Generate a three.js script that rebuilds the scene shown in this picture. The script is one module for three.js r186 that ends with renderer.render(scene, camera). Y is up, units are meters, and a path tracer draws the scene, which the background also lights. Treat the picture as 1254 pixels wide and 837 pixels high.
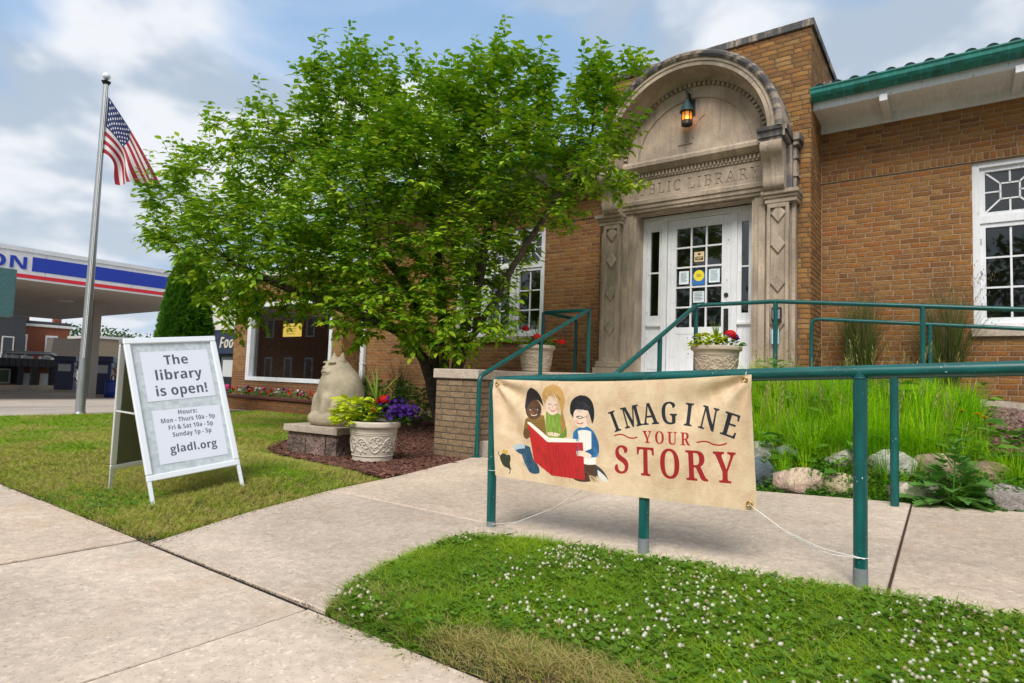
import * as THREE from 'three';
import { mergeGeometries, toCreasedNormals } from 'three/addons/utils/BufferGeometryUtils.js';
import { RoundedBoxGeometry } from 'three/addons/geometries/RoundedBoxGeometry.js';
import { MarchingCubes } from 'three/addons/objects/MarchingCubes.js';
import { FontLoader } from 'three/addons/loaders/FontLoader.js';
import { TextGeometry } from 'three/addons/geometries/TextGeometry.js';

// ---------- camera, renderer ----------
const scene = new THREE.Scene();
const RAD = Math.PI / 180;
const camera = new THREE.PerspectiveCamera(58.46, 1024 / 683, 0.05, 900);
camera.position.set(0, 0.95, 0);
camera.rotation.set(3.66 * RAD, 36.14 * RAD, 2.0 * RAD, 'YXZ');
camera.updateMatrixWorld(true); camera.updateProjectionMatrix();
const renderer = new THREE.WebGLRenderer({ antialias: true });
renderer.setSize(1024, 683);
renderer.toneMapping = THREE.LinearToneMapping;
renderer.toneMappingExposure = 2.4;
renderer.shadowMap.enabled = true;

// ---------- seeded noise ----------
function rngOf(seed) { let a = seed >>> 0; return () => { a = (a + 0x6D2B79F5) | 0; let t = Math.imul(a ^ (a >>> 15), 1 | a); t = (t + Math.imul(t ^ (t >>> 7), 61 | t)) ^ t; return ((t ^ (t >>> 14)) >>> 0) / 4294967296; }; }
function hash2(x, y, s) { let h = Math.imul(x | 0, 374761393) + Math.imul(y | 0, 668265263) + Math.imul(s | 0, 1442695041); h = Math.imul(h ^ (h >>> 13), 1274126177); return ((h ^ (h >>> 16)) >>> 0) / 4294967296; }
function vnoise(x, y, s = 0, per = 0) {
  const xi = Math.floor(x), yi = Math.floor(y), fx = x - xi, fy = y - yi;
  const u = fx * fx * (3 - 2 * fx), v = fy * fy * (3 - 2 * fy);
  const w = per ? (n => ((n % per) + per) % per) : (n => n);
  const a = hash2(w(xi), w(yi), s), b = hash2(w(xi + 1), w(yi), s), c = hash2(w(xi), w(yi + 1), s), d = hash2(w(xi + 1), w(yi + 1), s);
  return a + (b - a) * u + (c - a) * v + (a - b - c + d) * u * v;
}
function fbm(x, y, oct = 4, s = 0, per = 0) { let t = 0, a = 0.5, n = 0; for (let i = 0; i < oct; i++) { t += a * vnoise(x, y, s + i * 17, per); n += a; x *= 2; y *= 2; per *= 2; a *= 0.5; } return t / n; }
const clamp = (v, a = 0, b = 1) => Math.min(b, Math.max(a, v));
const sstep = (a, b, v) => { const t = clamp((v - a) / (b - a)); return t * t * (3 - 2 * t); };
const mix = (a, b, t) => a + (b - a) * t;
const mix3 = (a, b, t) => [mix(a[0], b[0], t), mix(a[1], b[1], t), mix(a[2], b[2], t)];

// ---------- sky ----------
{
  const W = 2048, H = 1024, data = new Float32Array(W * H * 4);
  const blue = [0.112, 0.2, 0.33], grey = [0.19, 0.232, 0.285], white = [0.375, 0.388, 0.41];
  for (let j = 0; j < H; j++) {
    const el = ((j + 0.5) / H - 0.5) * Math.PI, sy = Math.sin(el), cy = Math.cos(el);
    for (let i = 0; i < W; i++) {
      const az = ((i + 0.5) / W - 0.5) * 2 * Math.PI, dx = Math.cos(az) * cy, dz = Math.sin(az) * cy;
      let c;
      if (sy > -0.02) {
        const k = 1 / (Math.max(sy, 0) + 0.16), px = dx * k * 1.25 + 3.7, pz = dz * k * 1.25 + 1.9;
        const wx = fbm(px * 0.9 + 5, pz * 0.9, 3, 3) - 0.5, wz = fbm(px * 0.9, pz * 0.9 + 9, 3, 8) - 0.5;
        const n = fbm(px * 1.15 + wx * 1.1, pz * 1.15 + wz * 1.1, 7, 21);
        const m = fbm(px * 3.1 + wx * 1.5 + 4, pz * 3.1 + wz * 1.5 + 7, 7, 55);
        const cover = sstep(0.27, 0.47, n), lit = sstep(0.40, 0.62, m * 0.72 + n * 0.28);
        c = mix3(blue, mix3(grey, white, lit), 0.18 + 0.82 * cover);
        const hz = Math.exp(-Math.max(sy, 0) * 5.5);
        c = mix3(c, [0.325, 0.345, 0.365], hz * 0.7);
      } else c = [0.1, 0.1, 0.095];
      const o = (j * W + i) * 4; data[o] = c[0]; data[o + 1] = c[1]; data[o + 2] = c[2]; data[o + 3] = 1;
    }
  }
  const sky = new THREE.DataTexture(data, W, H, THREE.RGBAFormat, THREE.FloatType);
  sky.mapping = THREE.EquirectangularReflectionMapping; sky.magFilter = sky.minFilter = THREE.LinearFilter; sky.wrapS = THREE.RepeatWrapping; sky.needsUpdate = true;
  scene.background = sky; scene.environment = sky;
}
// ---------- sun behind thin cloud ----------
{
  const sun = new THREE.DirectionalLight(new THREE.Color(1.0, 0.955, 0.88), 1.5);
  sun.position.set(2, 21, 12); sun.target.position.set(-4, 0, -6); scene.add(sun, sun.target);
  sun.castShadow = true; sun.shadow.radius = 55; sun.shadow.mapSize.set(2048, 2048);
  Object.assign(sun.shadow.camera, { left: -25, right: 25, top: 25, bottom: -25, near: 1, far: 80 });
}

// ---------- helpers ----------
const taken = new Map();
function numbered(n) { const k = taken.get(n) || 0; taken.set(n, k + 1); return k ? `${n}_${String(k).padStart(3, '0')}` : n; }
function shade(m) { m.castShadow = true; m.receiveShadow = true; return m; }
function tag(o, label, category, group) { o.userData.label = label; o.userData.category = category; if (group) o.userData.group = group; return o; }
function thing(name, label, category, pos = [0, 0, 0], turn = 0, group) { const o = new THREE.Group(); o.name = numbered(name); o.position.set(...pos); o.rotation.y = turn; scene.add(o); return tag(o, label, category, group); }
function prep(g) { let q = g.index ? g.toNonIndexed() : g; for (const k of Object.keys(q.attributes)) if (!['position', 'normal', 'uv', 'color'].includes(k)) q.deleteAttribute(k); if (!q.attributes.normal) q.computeVertexNormals(); if (!q.attributes.uv) q.setAttribute('uv', new THREE.BufferAttribute(new Float32Array(q.attributes.position.count * 2), 2)); return q; }
function merge(gs) { const l = [].concat(gs).map(prep); return l.length === 1 ? l[0] : mergeGeometries(l); }
function obj(name, geos, material, parent = scene) { const m = shade(new THREE.Mesh(merge(geos), material)); m.name = parent === scene ? numbered(name) : name; parent.add(m); return m; }
function struct(name, geos, material) { const m = obj(name, geos, material); m.userData.kind = 'structure'; return m; }
// uv in metres by the face's main axis
function muv(g, ox = 0, oy = 0, s = 1) {
  const q = prep(g); const p = q.attributes.position, uv = q.attributes.uv;
  const a = new THREE.Vector3(), b = new THREE.Vector3(), c = new THREE.Vector3();
  for (let i = 0; i < p.count; i += 3) {
    a.fromBufferAttribute(p, i); b.fromBufferAttribute(p, i + 1); c.fromBufferAttribute(p, i + 2);
    const n = b.clone().sub(a).cross(c.clone().sub(a)), x = Math.abs(n.x), y = Math.abs(n.y), z = Math.abs(n.z);
    [a, b, c].forEach((v, k) => { if (y >= x && y >= z) uv.setXY(i + k, v.x * s + ox, v.z * s + oy); else if (x > z) uv.setXY(i + k, v.z * s + ox, v.y * s + oy); else uv.setXY(i + k, v.x * s + ox, v.y * s + oy); });
  }
  return q;
}
function box(x0, x1, y0, y1, z0, z1) { const g = new THREE.BoxGeometry(x1 - x0, y1 - y0, z1 - z0); g.translate((x0 + x1) / 2, (y0 + y1) / 2, (z0 + z1) / 2); return muv(g, x0 * 0.37, y0 * 0.53); }
function rbox(x0, x1, y0, y1, z0, z1, r = 0.006, seg = 1) { const g = new RoundedBoxGeometry(x1 - x0, y1 - y0, z1 - z0, seg, Math.min(r, (x1 - x0) / 2.1, (y1 - y0) / 2.1, (z1 - z0) / 2.1)); g.translate((x0 + x1) / 2, (y0 + y1) / 2, (z0 + z1) / 2); return muv(g, x0 * 0.37, y0 * 0.53); }
function cyl(r0, r1, a, b, n = 12, caps = true) { const A = new THREE.Vector3(...a), B = new THREE.Vector3(...b), d = B.clone().sub(A); const g = new THREE.CylinderGeometry(r1, r0, d.length(), n, 1, !caps); g.applyQuaternion(new THREE.Quaternion().setFromUnitVectors(new THREE.Vector3(0, 1, 0), d.clone().normalize())); g.translate(...A.clone().add(B).multiplyScalar(0.5).toArray()); return g; }
function sph(r, x, y, z, sx = 1, sy = 1, sz = 1, n = 12) { const g = new THREE.SphereGeometry(r, n, Math.round(n * 0.7)); g.scale(sx, sy, sz); g.translate(x, y, z); return g; }
function beam(a, b, w, h) { const A = new THREE.Vector3(...a), B = new THREE.Vector3(...b), d = B.clone().sub(A); const g = new THREE.BoxGeometry(w, h, d.length()); const m = new THREE.Matrix4().lookAt(A, B, Math.abs(d.y) > 0.95 * d.length() ? new THREE.Vector3(1, 0, 0) : new THREE.Vector3(0, 1, 0)); g.applyMatrix4(m); g.translate(...A.clone().add(B).multiplyScalar(0.5).toArray()); return muv(g); }
// pipe through points with rounded elbows
function pipe(pts, r, fillet = 0.08, seg = 10) {
  const P = pts.map(p => new THREE.Vector3(...p)), out = [P[0]];
  for (let i = 1; i < P.length - 1; i++) {
    const a = P[i - 1].clone().sub(P[i]), b = P[i + 1].clone().sub(P[i]), f = Math.min(fillet, a.length() * 0.45, b.length() * 0.45);
    const s = P[i].clone().addScaledVector(a.normalize(), f), e = P[i].clone().addScaledVector(b.normalize(), f);
    for (let k = 0; k <= 6; k++) { const t = k / 6; out.push(s.clone().multiplyScalar((1 - t) ** 2).addScaledVector(P[i], 2 * t * (1 - t)).addScaledVector(e, t * t)); }
  }
  out.push(P[P.length - 1]);
  const curve = new THREE.CurvePath(); for (let i = 0; i < out.length - 1; i++) if (out[i].distanceTo(out[i + 1]) > 1e-5) curve.add(new THREE.LineCurve3(out[i], out[i + 1]));
  // own frames: constant radius tube
  const pos = [], nor = [], uv = [], idx = []; let up = null, acc = 0;
  const dirAt = i => { const d = new THREE.Vector3(); if (i > 0) d.add(out[i].clone().sub(out[i - 1]).normalize()); if (i < out.length - 1) d.add(out[i + 1].clone().sub(out[i]).normalize()); return d.normalize(); };
  out.forEach((p, i) => {
    const d = dirAt(i); if (!up) up = Math.abs(d.y) > 0.9 ? new THREE.Vector3(1, 0, 0) : new THREE.Vector3(0, 1, 0);
    const s = new THREE.Vector3().crossVectors(d, up).normalize(), u = new THREE.Vector3().crossVectors(s, d).normalize(); up = u; if (i) acc += p.distanceTo(out[i - 1]);
    for (let k = 0; k <= seg; k++) { const t = k / seg * 2 * Math.PI, n = s.clone().multiplyScalar(Math.cos(t)).addScaledVector(u, Math.sin(t)); pos.push(p.x + n.x * r, p.y + n.y * r, p.z + n.z * r); nor.push(n.x, n.y, n.z); uv.push(k / seg * 0.3, acc); }
  });
  const m = seg + 1; for (let i = 0; i < out.length - 1; i++) for (let k = 0; k < seg; k++) { const a = i * m + k, b = a + 1, c = a + m, d = c + 1; idx.push(a, c, b, b, c, d); }
  for (const [i, f] of [[0, 1], [out.length - 1, 0]]) { const c = pos.length / 3, p = out[i], d = dirAt(i).multiplyScalar(f ? -1 : 1); pos.push(p.x, p.y, p.z); nor.push(d.x, d.y, d.z); uv.push(0, 0); const b0 = pos.length / 3; for (let k = 0; k <= seg; k++) { const o = (i * m + k) * 3; pos.push(pos[o], pos[o + 1], pos[o + 2]); nor.push(d.x, d.y, d.z); uv.push(0, 0); } for (let k = 0; k < seg; k++) idx.push(c, b0 + k, b0 + k + 1); }
  const g = new THREE.BufferGeometry(); g.setAttribute('position', new THREE.Float32BufferAttribute(pos, 3)); g.setAttribute('normal', new THREE.Float32BufferAttribute(nor, 3)); g.setAttribute('uv', new THREE.Float32BufferAttribute(uv, 2)); g.setIndex(idx); return g;
}
// profile [[y, z], ...] run along x
function mould(profile, x0, x1) {
  const sh = new THREE.Shape(profile.map(p => new THREE.Vector2(-p[1], p[0]))); const g = new THREE.ExtrudeGeometry(sh, { depth: x1 - x0, bevelEnabled: false });
  g.applyMatrix4(new THREE.Matrix4().makeBasis(new THREE.Vector3(0, 0, -1), new THREE.Vector3(0, 1, 0), new THREE.Vector3(1, 0, 0))); g.translate(x0, 0, 0); return muv(g);
}
// profile [[r, z], ...] swept round (cx, cy)
function sweepArc(profile, cx, cy, a0, a1, n) {
  const pos = [], uv = []; const at = (k, i) => { const a = mix(a0, a1, k / n), [r, z] = profile[i]; return [cx + r * Math.cos(a), cy + r * Math.sin(a), z]; };
  let acc = 0;
  for (let i = 0; i < profile.length - 1; i++) {
    const l = Math.hypot(profile[i + 1][0] - profile[i][0], profile[i + 1][1] - profile[i][1]), R = profile[i][0];
    for (let k = 0; k < n; k++) { const A = at(k, i), B = at(k + 1, i), C = at(k, i + 1), D = at(k + 1, i + 1); pos.push(...A, ...B, ...C, ...B, ...D, ...C); const u0 = (a0 + (a1 - a0) * k / n) * R, u1 = (a0 + (a1 - a0) * (k + 1) / n) * R; uv.push(u0, acc, u1, acc, u0, acc + l, u1, acc, u1, acc + l, u0, acc + l); }
    acc += l;
  }
  const g = new THREE.BufferGeometry(); g.setAttribute('position', new THREE.Float32BufferAttribute(pos, 3)); g.setAttribute('uv', new THREE.Float32BufferAttribute(uv, 2)); g.computeVertexNormals(); return toCreasedNormals(g, 0.5);
}
function grid(nu, nv, fn) { // fn(u,v) -> [x,y,z], uv = u,v
  const g = new THREE.PlaneGeometry(1, 1, nu, nv), p = g.attributes.position, t = g.attributes.uv;
  for (let i = 0; i < p.count; i++) p.setXYZ(i, ...fn(t.getX(i), t.getY(i)));
  g.computeVertexNormals(); return g;
}
function inView(x, y, z, m = 0.03) { const v = new THREE.Vector3(x, y, z).project(camera); return v.z < 1 && Math.abs(v.x) < 1 + m && Math.abs(v.y) < 1 + m; }
const col = (r, g, b) => new THREE.Color().setRGB(r, g, b);

// ---------- textures ----------
function tex(size, fn, rx = 1, ry = rx, srgb = true) {
  const d = new Uint8Array(size * size * 4);
  for (let j = 0; j < size; j++) for (let i = 0; i < size; i++) { const c = fn(i / size, j / size), o = (j * size + i) * 4; if (typeof c === 'number') { d[o] = d[o + 1] = d[o + 2] = clamp(c) * 255; } else { d[o] = clamp(c[0]) * 255; d[o + 1] = clamp(c[1]) * 255; d[o + 2] = clamp(c[2]) * 255; } d[o + 3] = 255; }
  const t = new THREE.DataTexture(d, size, size); t.wrapS = t.wrapT = THREE.RepeatWrapping; t.repeat.set(rx, ry); t.magFilter = THREE.LinearFilter; t.minFilter = THREE.LinearMipmapLinearFilter; t.generateMipmaps = true; if (srgb) t.colorSpace = THREE.SRGBColorSpace; t.needsUpdate = true; return t;
}
const M = {};
function mat(key, o) { return (M[key] = new THREE.MeshStandardMaterial({ roughness: 0.85, ...o, name: key })); }
{
  // concrete: aggregate specks over blotches
  const spk = (u, v, n, s) => hash2(Math.floor(u * n), Math.floor(v * n), s);
  const conc = tex(1024, (u, v) => { const b = fbm(u * 3, v * 3, 6, 2, 3), f = fbm(u * 90, v * 90, 2, 7, 90), s = spk(u, v, 420, 3), q = spk(u, v, 230, 9); let k = 0.75 + (b - 0.5) * 0.2 + (f - 0.5) * 0.12; if (s > 0.93) k -= 0.10; if (q > 0.95) k += 0.07; const st = fbm(u * 7, v * 7, 4, 19, 7), rs = fbm(u * 11, v * 11, 4, 23, 11); let c = [k * 1.0, k * 0.91, k * 0.82]; c = mix3(c, [0.5, 0.45, 0.4], sstep(0.58, 0.78, st) * 0.12); c = mix3(c, [0.62, 0.5, 0.38], sstep(0.62, 0.8, rs) * 0.16); return c; }, 0.36);
  const concB = tex(512, (u, v) => fbm(u * 60, v * 60, 3, 5, 60) * 0.7 + spk(u, v, 250, 6) * 0.3, 1, 1, false);
  mat('concrete', { map: conc, bumpMap: concB, bumpScale: 0.002, roughness: 0.93 });
  mat('concrete2', { map: conc, bumpMap: concB, bumpScale: 0.004, roughness: 0.93, color: col(0.93, 0.93, 0.94) });
  mat('concrete3', { map: conc, bumpMap: concB, bumpScale: 0.004, roughness: 0.93, color: col(1.0, 0.975, 0.95) });
  mat('apron', { map: conc, color: col(0.75, 0.78, 0.82), roughness: 0.95 });
  mat('cap', { map: conc, bumpMap: concB, bumpScale: 0.003, color: col(0.88, 0.9, 0.9) });
  // limestone: soft blotches, streaks and black crust
  const stone = tex(1024, (u, v) => { const b = fbm(u * 5, v * 5, 5, 31, 5), st = fbm(u * 22, v * 3, 4, 41, 22), f = fbm(u * 120, v * 120, 2, 44, 120); const k = 0.66 + (b - 0.5) * 0.36 + (f - 0.5) * 0.07 + (st - 0.5) * 0.13; const w = sstep(0.56, 0.75, st); let c = [k * 1.02, k * 0.92, k * 0.81]; c = mix3(c, [0.36, 0.33, 0.31], w * 0.3); return c; }, 0.55);
  const stoneB = tex(512, (u, v) => fbm(u * 40, v * 40, 4, 12, 40), 1, 1, false);
  mat('stone', { map: stone, bumpMap: stoneB, bumpScale: 0.004, roughness: 0.92 });
  const soot = tex(1024, (u, v) => { const b = fbm(u * 5, v * 5, 5, 61, 5), st = fbm(u * 34, v * 4, 5, 71, 34), f = fbm(u * 120, v * 120, 2, 44, 120); const w = sstep(0.36, 0.62, b * 0.5 + st * 0.5), k = 0.62 + (f - 0.5) * 0.12; return mix3([k * 1.03, k * 0.93, k * 0.83], [0.25 + f * 0.08, 0.25 + f * 0.08, 0.26 + f * 0.08], w * 0.92); }, 0.55);
  mat('stone_soot', { map: soot, bumpMap: stoneB, bumpScale: 0.004, roughness: 0.95 });
  // brick face: grain, pits
  const bt = tex(512, (u, v) => { const f = fbm(u * 70, v * 70, 3, 81, 70), b = fbm(u * 9, v * 9, 4, 83, 9), s = spk(u, v, 200, 84); let k = 0.75 + (b - 0.5) * 0.24 + (f - 0.5) * 0.3; if (s > 0.95) k *= 0.62; return [k, k, k]; }, 2.2);
  const bb = tex(512, (u, v) => fbm(u * 60, v * 60, 4, 91, 60), 2.2, 2.2, false);
  M.brick = [[0.5, 0.232, 0.07], [0.53, 0.232, 0.057], [0.47, 0.212, 0.064], [0.36, 0.155, 0.053], [0.54, 0.275, 0.088], [0.5, 0.185, 0.047], [0.48, 0.24, 0.082], [0.41, 0.182, 0.06]].map((c, i) => mat('brick_' + i, { color: col(...c), map: bt, bumpMap: bb, bumpScale: 0.004, roughness: 0.94 }));
  M.tbrick = [[0.57, 0.28, 0.08], [0.57, 0.28, 0.08], [0.46, 0.21, 0.06], [0.42, 0.21, 0.07], [0.6, 0.34, 0.125], [0.51, 0.22, 0.055], [0.53, 0.3, 0.105], [0.38, 0.185, 0.065]].map((c, i) => mat('tbrick_' + i, { color: col(...c), map: bt, bumpMap: bb, bumpScale: 0.004, roughness: 0.94 }));
  M.pbrick = [[0.49, 0.325, 0.18], [0.55, 0.365, 0.205], [0.43, 0.285, 0.16], [0.58, 0.41, 0.25], [0.45, 0.3, 0.18]].map((c, i) => mat('pbrick_' + i, { color: col(...c), map: bt, bumpMap: bb, bumpScale: 0.004, roughness: 0.94 }));
  M.brickAny = mat('brick_any', { color: col(1, 1, 1), map: bt, bumpMap: bb, bumpScale: 0.004, roughness: 0.94 });
  mat('mortar', { color: col(0.64, 0.435, 0.27), map: bt, bumpMap: bb, bumpScale: 0.003, roughness: 1 });
  mat('mortar_dark', { color: col(0.25, 0.17, 0.105), map: bt, roughness: 1 });
  mat('mortar_grey', { color: col(0.2, 0.165, 0.13), map: bt, roughness: 1 });
  // painted wood
  const pw = tex(512, (u, v) => { const g = fbm(u * 60, v * 5, 4, 101, 60), b = fbm(u * 5, v * 5, 4, 103, 5); const k = 0.93 + (g - 0.5) * 0.09 + (b - 0.5) * 0.09; const ch = sstep(0.8, 0.84, fbm(u * 30, v * 14, 4, 107, 30)); return mix3([k, k, k], [0.62, 0.58, 0.52], ch); }, 1.2);
  mat('white', { map: pw, color: col(0.86, 0.87, 0.9), roughness: 0.55 });
  mat('white_old', { map: pw, color: col(0.72, 0.71, 0.68), roughness: 0.7 });
  // green enamel on steel, with scuffs
  const gp = tex(512, (u, v) => { const b = fbm(u * 8, v * 8, 4, 111, 8), ch = fbm(u * 60, v * 60, 3, 113, 60); const k = 0.85 + (b - 0.5) * 0.35; return ch > 0.845 ? [0.75, 0.8, 0.78] : [0.02 * k, 0.39 * k, 0.375 * k]; }, 2.5, 1.1);
  mat('green', { map: gp, roughness: 0.36, color: col(0.95, 0.95, 0.95) });
  mat('teal_gutter', { map: tex(256, (u, v) => { const b = fbm(u * 6, v * 6, 4, 121, 6), st = fbm(u * 26, v * 3, 3, 122, 26); const k = 0.85 + (b - 0.5) * 0.5; return mix3([0.1 * k, 0.52 * k, 0.47 * k], [0.22, 0.56, 0.58], sstep(0.5, 0.75, st) * 0.6); }, 1.2), roughness: 0.5 });
  mat('roof_tile', { color: col(0.018, 0.075, 0.07), map: bt, roughness: 0.45 });
  M.glass = new THREE.MeshPhysicalMaterial({ name: 'glass', color: col(0.86, 0.9, 0.92), roughness: 0.02, transmission: 1, thickness: 0, ior: 1.55 }); mat('far_glass', { color: col(0.02, 0.026, 0.032), roughness: 0.05 }); mat('plaster', { color: col(0.55, 0.5, 0.42), roughness: 0.9 }); mat('floor_wood', { color: col(0.22, 0.13, 0.07), roughness: 0.6 });
  mat('galv', { color: col(0.55, 0.57, 0.58), metalness: 0.7, roughness: 0.42, map: tex(256, (u, v) => { const k = 0.85 + (fbm(u * 14, v * 14, 3, 131, 14) - 0.5) * 0.22; return [k, k, k]; }, 3) });
  mat('alu', { color: col(0.84, 0.87, 0.9), metalness: 0.35, roughness: 0.32 });
  mat('black', { color: col(0.012, 0.012, 0.013), roughness: 0.55 });
  mat('dark_metal', { color: col(0.03, 0.035, 0.035), roughness: 0.5, metalness: 0.6 });
  mat('soil', { color: col(1, 1, 1), roughness: 1, map: tex(512, (u, v) => { const f = fbm(u * 50, v * 50, 4, 141, 50), k = 0.15 + f * 0.22; return [k * 1.25, k * 0.92, k * 0.66]; }, 2) });
  const barkT = tex(512, (u, v) => { const a = fbm(u * 14, v * 4, 5, 151, 14), f = fbm(u * 60, v * 60, 2, 153, 60), k = 0.17 + a * 0.2 + (f - 0.5) * 0.08; return [k * 1.12, k * 0.97, k * 0.84]; }, 1);
  mat('bark', { map: barkT, bumpMap: barkT, bumpScale: 0.012, roughness: 0.95 });
  mat('pot', { map: tex(512, (u, v) => { const b = fbm(u * 6, v * 6, 4, 161, 6), f = fbm(u * 90, v * 90, 2, 163, 90); const k = 0.76 + (b - 0.5) * 0.16 + (f - 0.5) * 0.1; return [k, k * 0.94, k * 0.86]; }, 2), roughness: 0.75 });
  mat('pot_tan', { map: M.pot.map, color: col(0.8, 0.74, 0.68), roughness: 0.75 });
  mat('cast_stone', { map: tex(512, (u, v) => { const b = fbm(u * 6, v * 6, 5, 171, 6), f = fbm(u * 110, v * 110, 2, 173, 110); const k = 0.60 + (b - 0.5) * 0.2 + (f - 0.5) * 0.12; return [k * 1.03, k * 0.95, k * 0.8]; }, 1.5), bumpMap: stoneB, bumpScale: 0.002, roughness: 0.9 });
  mat('granite', { map: tex(512, (u, v) => { const b = fbm(u * 7, v * 7, 5, 181, 7), f = fbm(u * 70, v * 70, 3, 183, 70); const k = 0.42 + (b - 0.5) * 0.35 + (f - 0.5) * 0.3; return [k * 1.08, k * 0.9, k * 0.82]; }, 1.6), bumpMap: stoneB, bumpScale: 0.02, roughness: 0.95 });
  mat('mulch', { map: tex(512, (u, v) => { const f = fbm(u * 70, v * 28, 4, 191, 28), g = fbm(u * 26, v * 60, 3, 193, 26), k = 0.10 + f * 0.2 + g * 0.16; return [k * 1.35, k * 0.78, k * 0.62]; }, 1), bumpMap: stoneB, bumpScale: 0.04, roughness: 1 });
  mat('turf', { map: tex(512, (u, v) => { const f = fbm(u * 60, v * 60, 4, 201, 60), b = fbm(u * 6, v * 6, 4, 203, 6), k = 0.13 + f * 0.2; return mix3([k * 0.85, k * 1.0, k * 0.4], [k * 1.35, k * 1.1, k * 0.7], sstep(0.45, 0.65, b)); }, 0.8), roughness: 1 });
  mat('brass', { color: col(0.5, 0.33, 0.1), metalness: 0.9, roughness: 0.35 });
}
function leafMat(key, c, tr = 0.35, extra = {}) { return (M[key] = new THREE.MeshPhysicalMaterial({ name: key, color: col(...c), roughness: 0.62, transmission: tr, thickness: 0, specularIntensity: 0.3, side: THREE.DoubleSide, ...extra })); }
function canvasTex(w, h, draw) { const c = document.createElement('canvas'); c.width = w; c.height = h; draw(c.getContext('2d'), w, h); const t = new THREE.CanvasTexture(c); t.colorSpace = THREE.SRGBColorSpace; t.anisotropy = 8; return t; }
const font = await new FontLoader().loadAsync('fonts/droid/droid_serif_regular.typeface.json');
const fontSans = await new FontLoader().loadAsync('fonts/droid/droid_sans_bold.typeface.json');
// ---------- lie of the land ----------
const walkUp = z => 0.11 * clamp((-z - 1.6) / 3.6);
const walkH = (x, z) => walkUp(z) + 0.05 * Math.max(0, x + 2.3);            // entrance walk and lower ramp
const upperH = x => 1.09 - Math.max(0, x + 1.72) / 12;                      // landing and upper ramp
const EDGE = [[-1.5, -3.56], [-1.6, -3.56], [-2.3, -3.8], [-3.1, -3.965], [-3.9, -4.02], [-4.9, -4.2], [-5.3, -4.28]];
function walkEdge(z) { for (let i = 0; i < EDGE.length - 1; i++) if (z <= EDGE[i][0] && z > EDGE[i + 1][0]) return mix(EDGE[i][1], EDGE[i + 1][1], (z - EDGE[i][0]) / (EDGE[i + 1][0] - EDGE[i][0])); return -4.28; }
function landH(x, z) {
  if (x < -14) return Math.max(-0.6, -0.6 * (-x - 14) / 20);
  if (z > -1.585) return -0.035;
  if (x > -1.9 && z < -5.0) { const a = walkH(Math.min(x, 4), -5.05), b = upperH(Math.min(x, 5)) - 0.1; return mix(a - 0.03, b, sstep(-5.0, -7.25, z) * 0.6 + clamp((-5.0 - z) / 2.25) * 0.4); }
  const wl = walkH(Math.min(x, 4), z) - 0.035, ed = sstep(-1.585, -1.66, z); if (x > -2.31 && z > -2.9) return mix(-0.03, wl + 0.03, ed);
  const e = walkEdge(z); if (x > e - 0.02) return wl;
  const fade = sstep(-11, -6.5, x), rise = 0.1 * clamp((-z - 1.65) / 1.0);
  const mound = 0.1 * sstep(-5.2, -7.5, z) * sstep(-10, -7, x);
  const lawn = mix(mix(0, rise, fade), 0.02, sstep(-3.3, -4.1, z) * sstep(-8.5, -6.8, x)) + mound;
  return mix(-0.03, mix(Math.min(wl + 0.02, lawn), lawn, sstep(e - 0.06, e - 0.5, x)), ed);
}
const inPoly = (P, x, z) => { let c = false; for (let i = 0, j = P.length - 1; i < P.length; j = i++) if ((P[i][1] > z) !== (P[j][1] > z) && x < (P[j][0] - P[i][0]) * (z - P[i][1]) / (P[j][1] - P[i][1]) + P[i][0]) c = !c; return c; };
function arr(list) { const o = []; for (const [a, b, n] of list) for (let i = 0; i < n; i++) o.push(mix(a, b, i / n)); o.push(list[list.length - 1][1]); return o; }
function sheet(xs, zs, h, uvs = 1) {
  const pos = [], uv = [], idx = []; for (const z of zs) for (const x of xs) { pos.push(x, h(x, z), z); uv.push(x * uvs, z * uvs); }
  const n = xs.length; for (let j = 0; j < zs.length - 1; j++) for (let i = 0; i < n - 1; i++) { const a = j * n + i; idx.push(a, a + n, a + 1, a + 1, a + n, a + n + 1); }
  const g = new THREE.BufferGeometry(); g.setAttribute('position', new THREE.Float32BufferAttribute(pos, 3)); g.setAttribute('uv', new THREE.Float32BufferAttribute(uv, 2)); g.setIndex(idx); g.computeVertexNormals(); return g;
}
struct('ground', sheet(arr([[-420, -60, 12], [-60, -16, 22], [-16, -6, 80], [-6, 3, 180], [3, 5, 12], [5, 60, 20], [60, 420, 10]]), arr([[-420, -40, 12], [-40, -10, 20], [-10, -6, 40], [-6, -1, 140], [-1, 0, 6], [0, 20, 10], [20, 420, 12]]), (x, z) => landH(x, z) - 0.006), M.turf);

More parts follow.
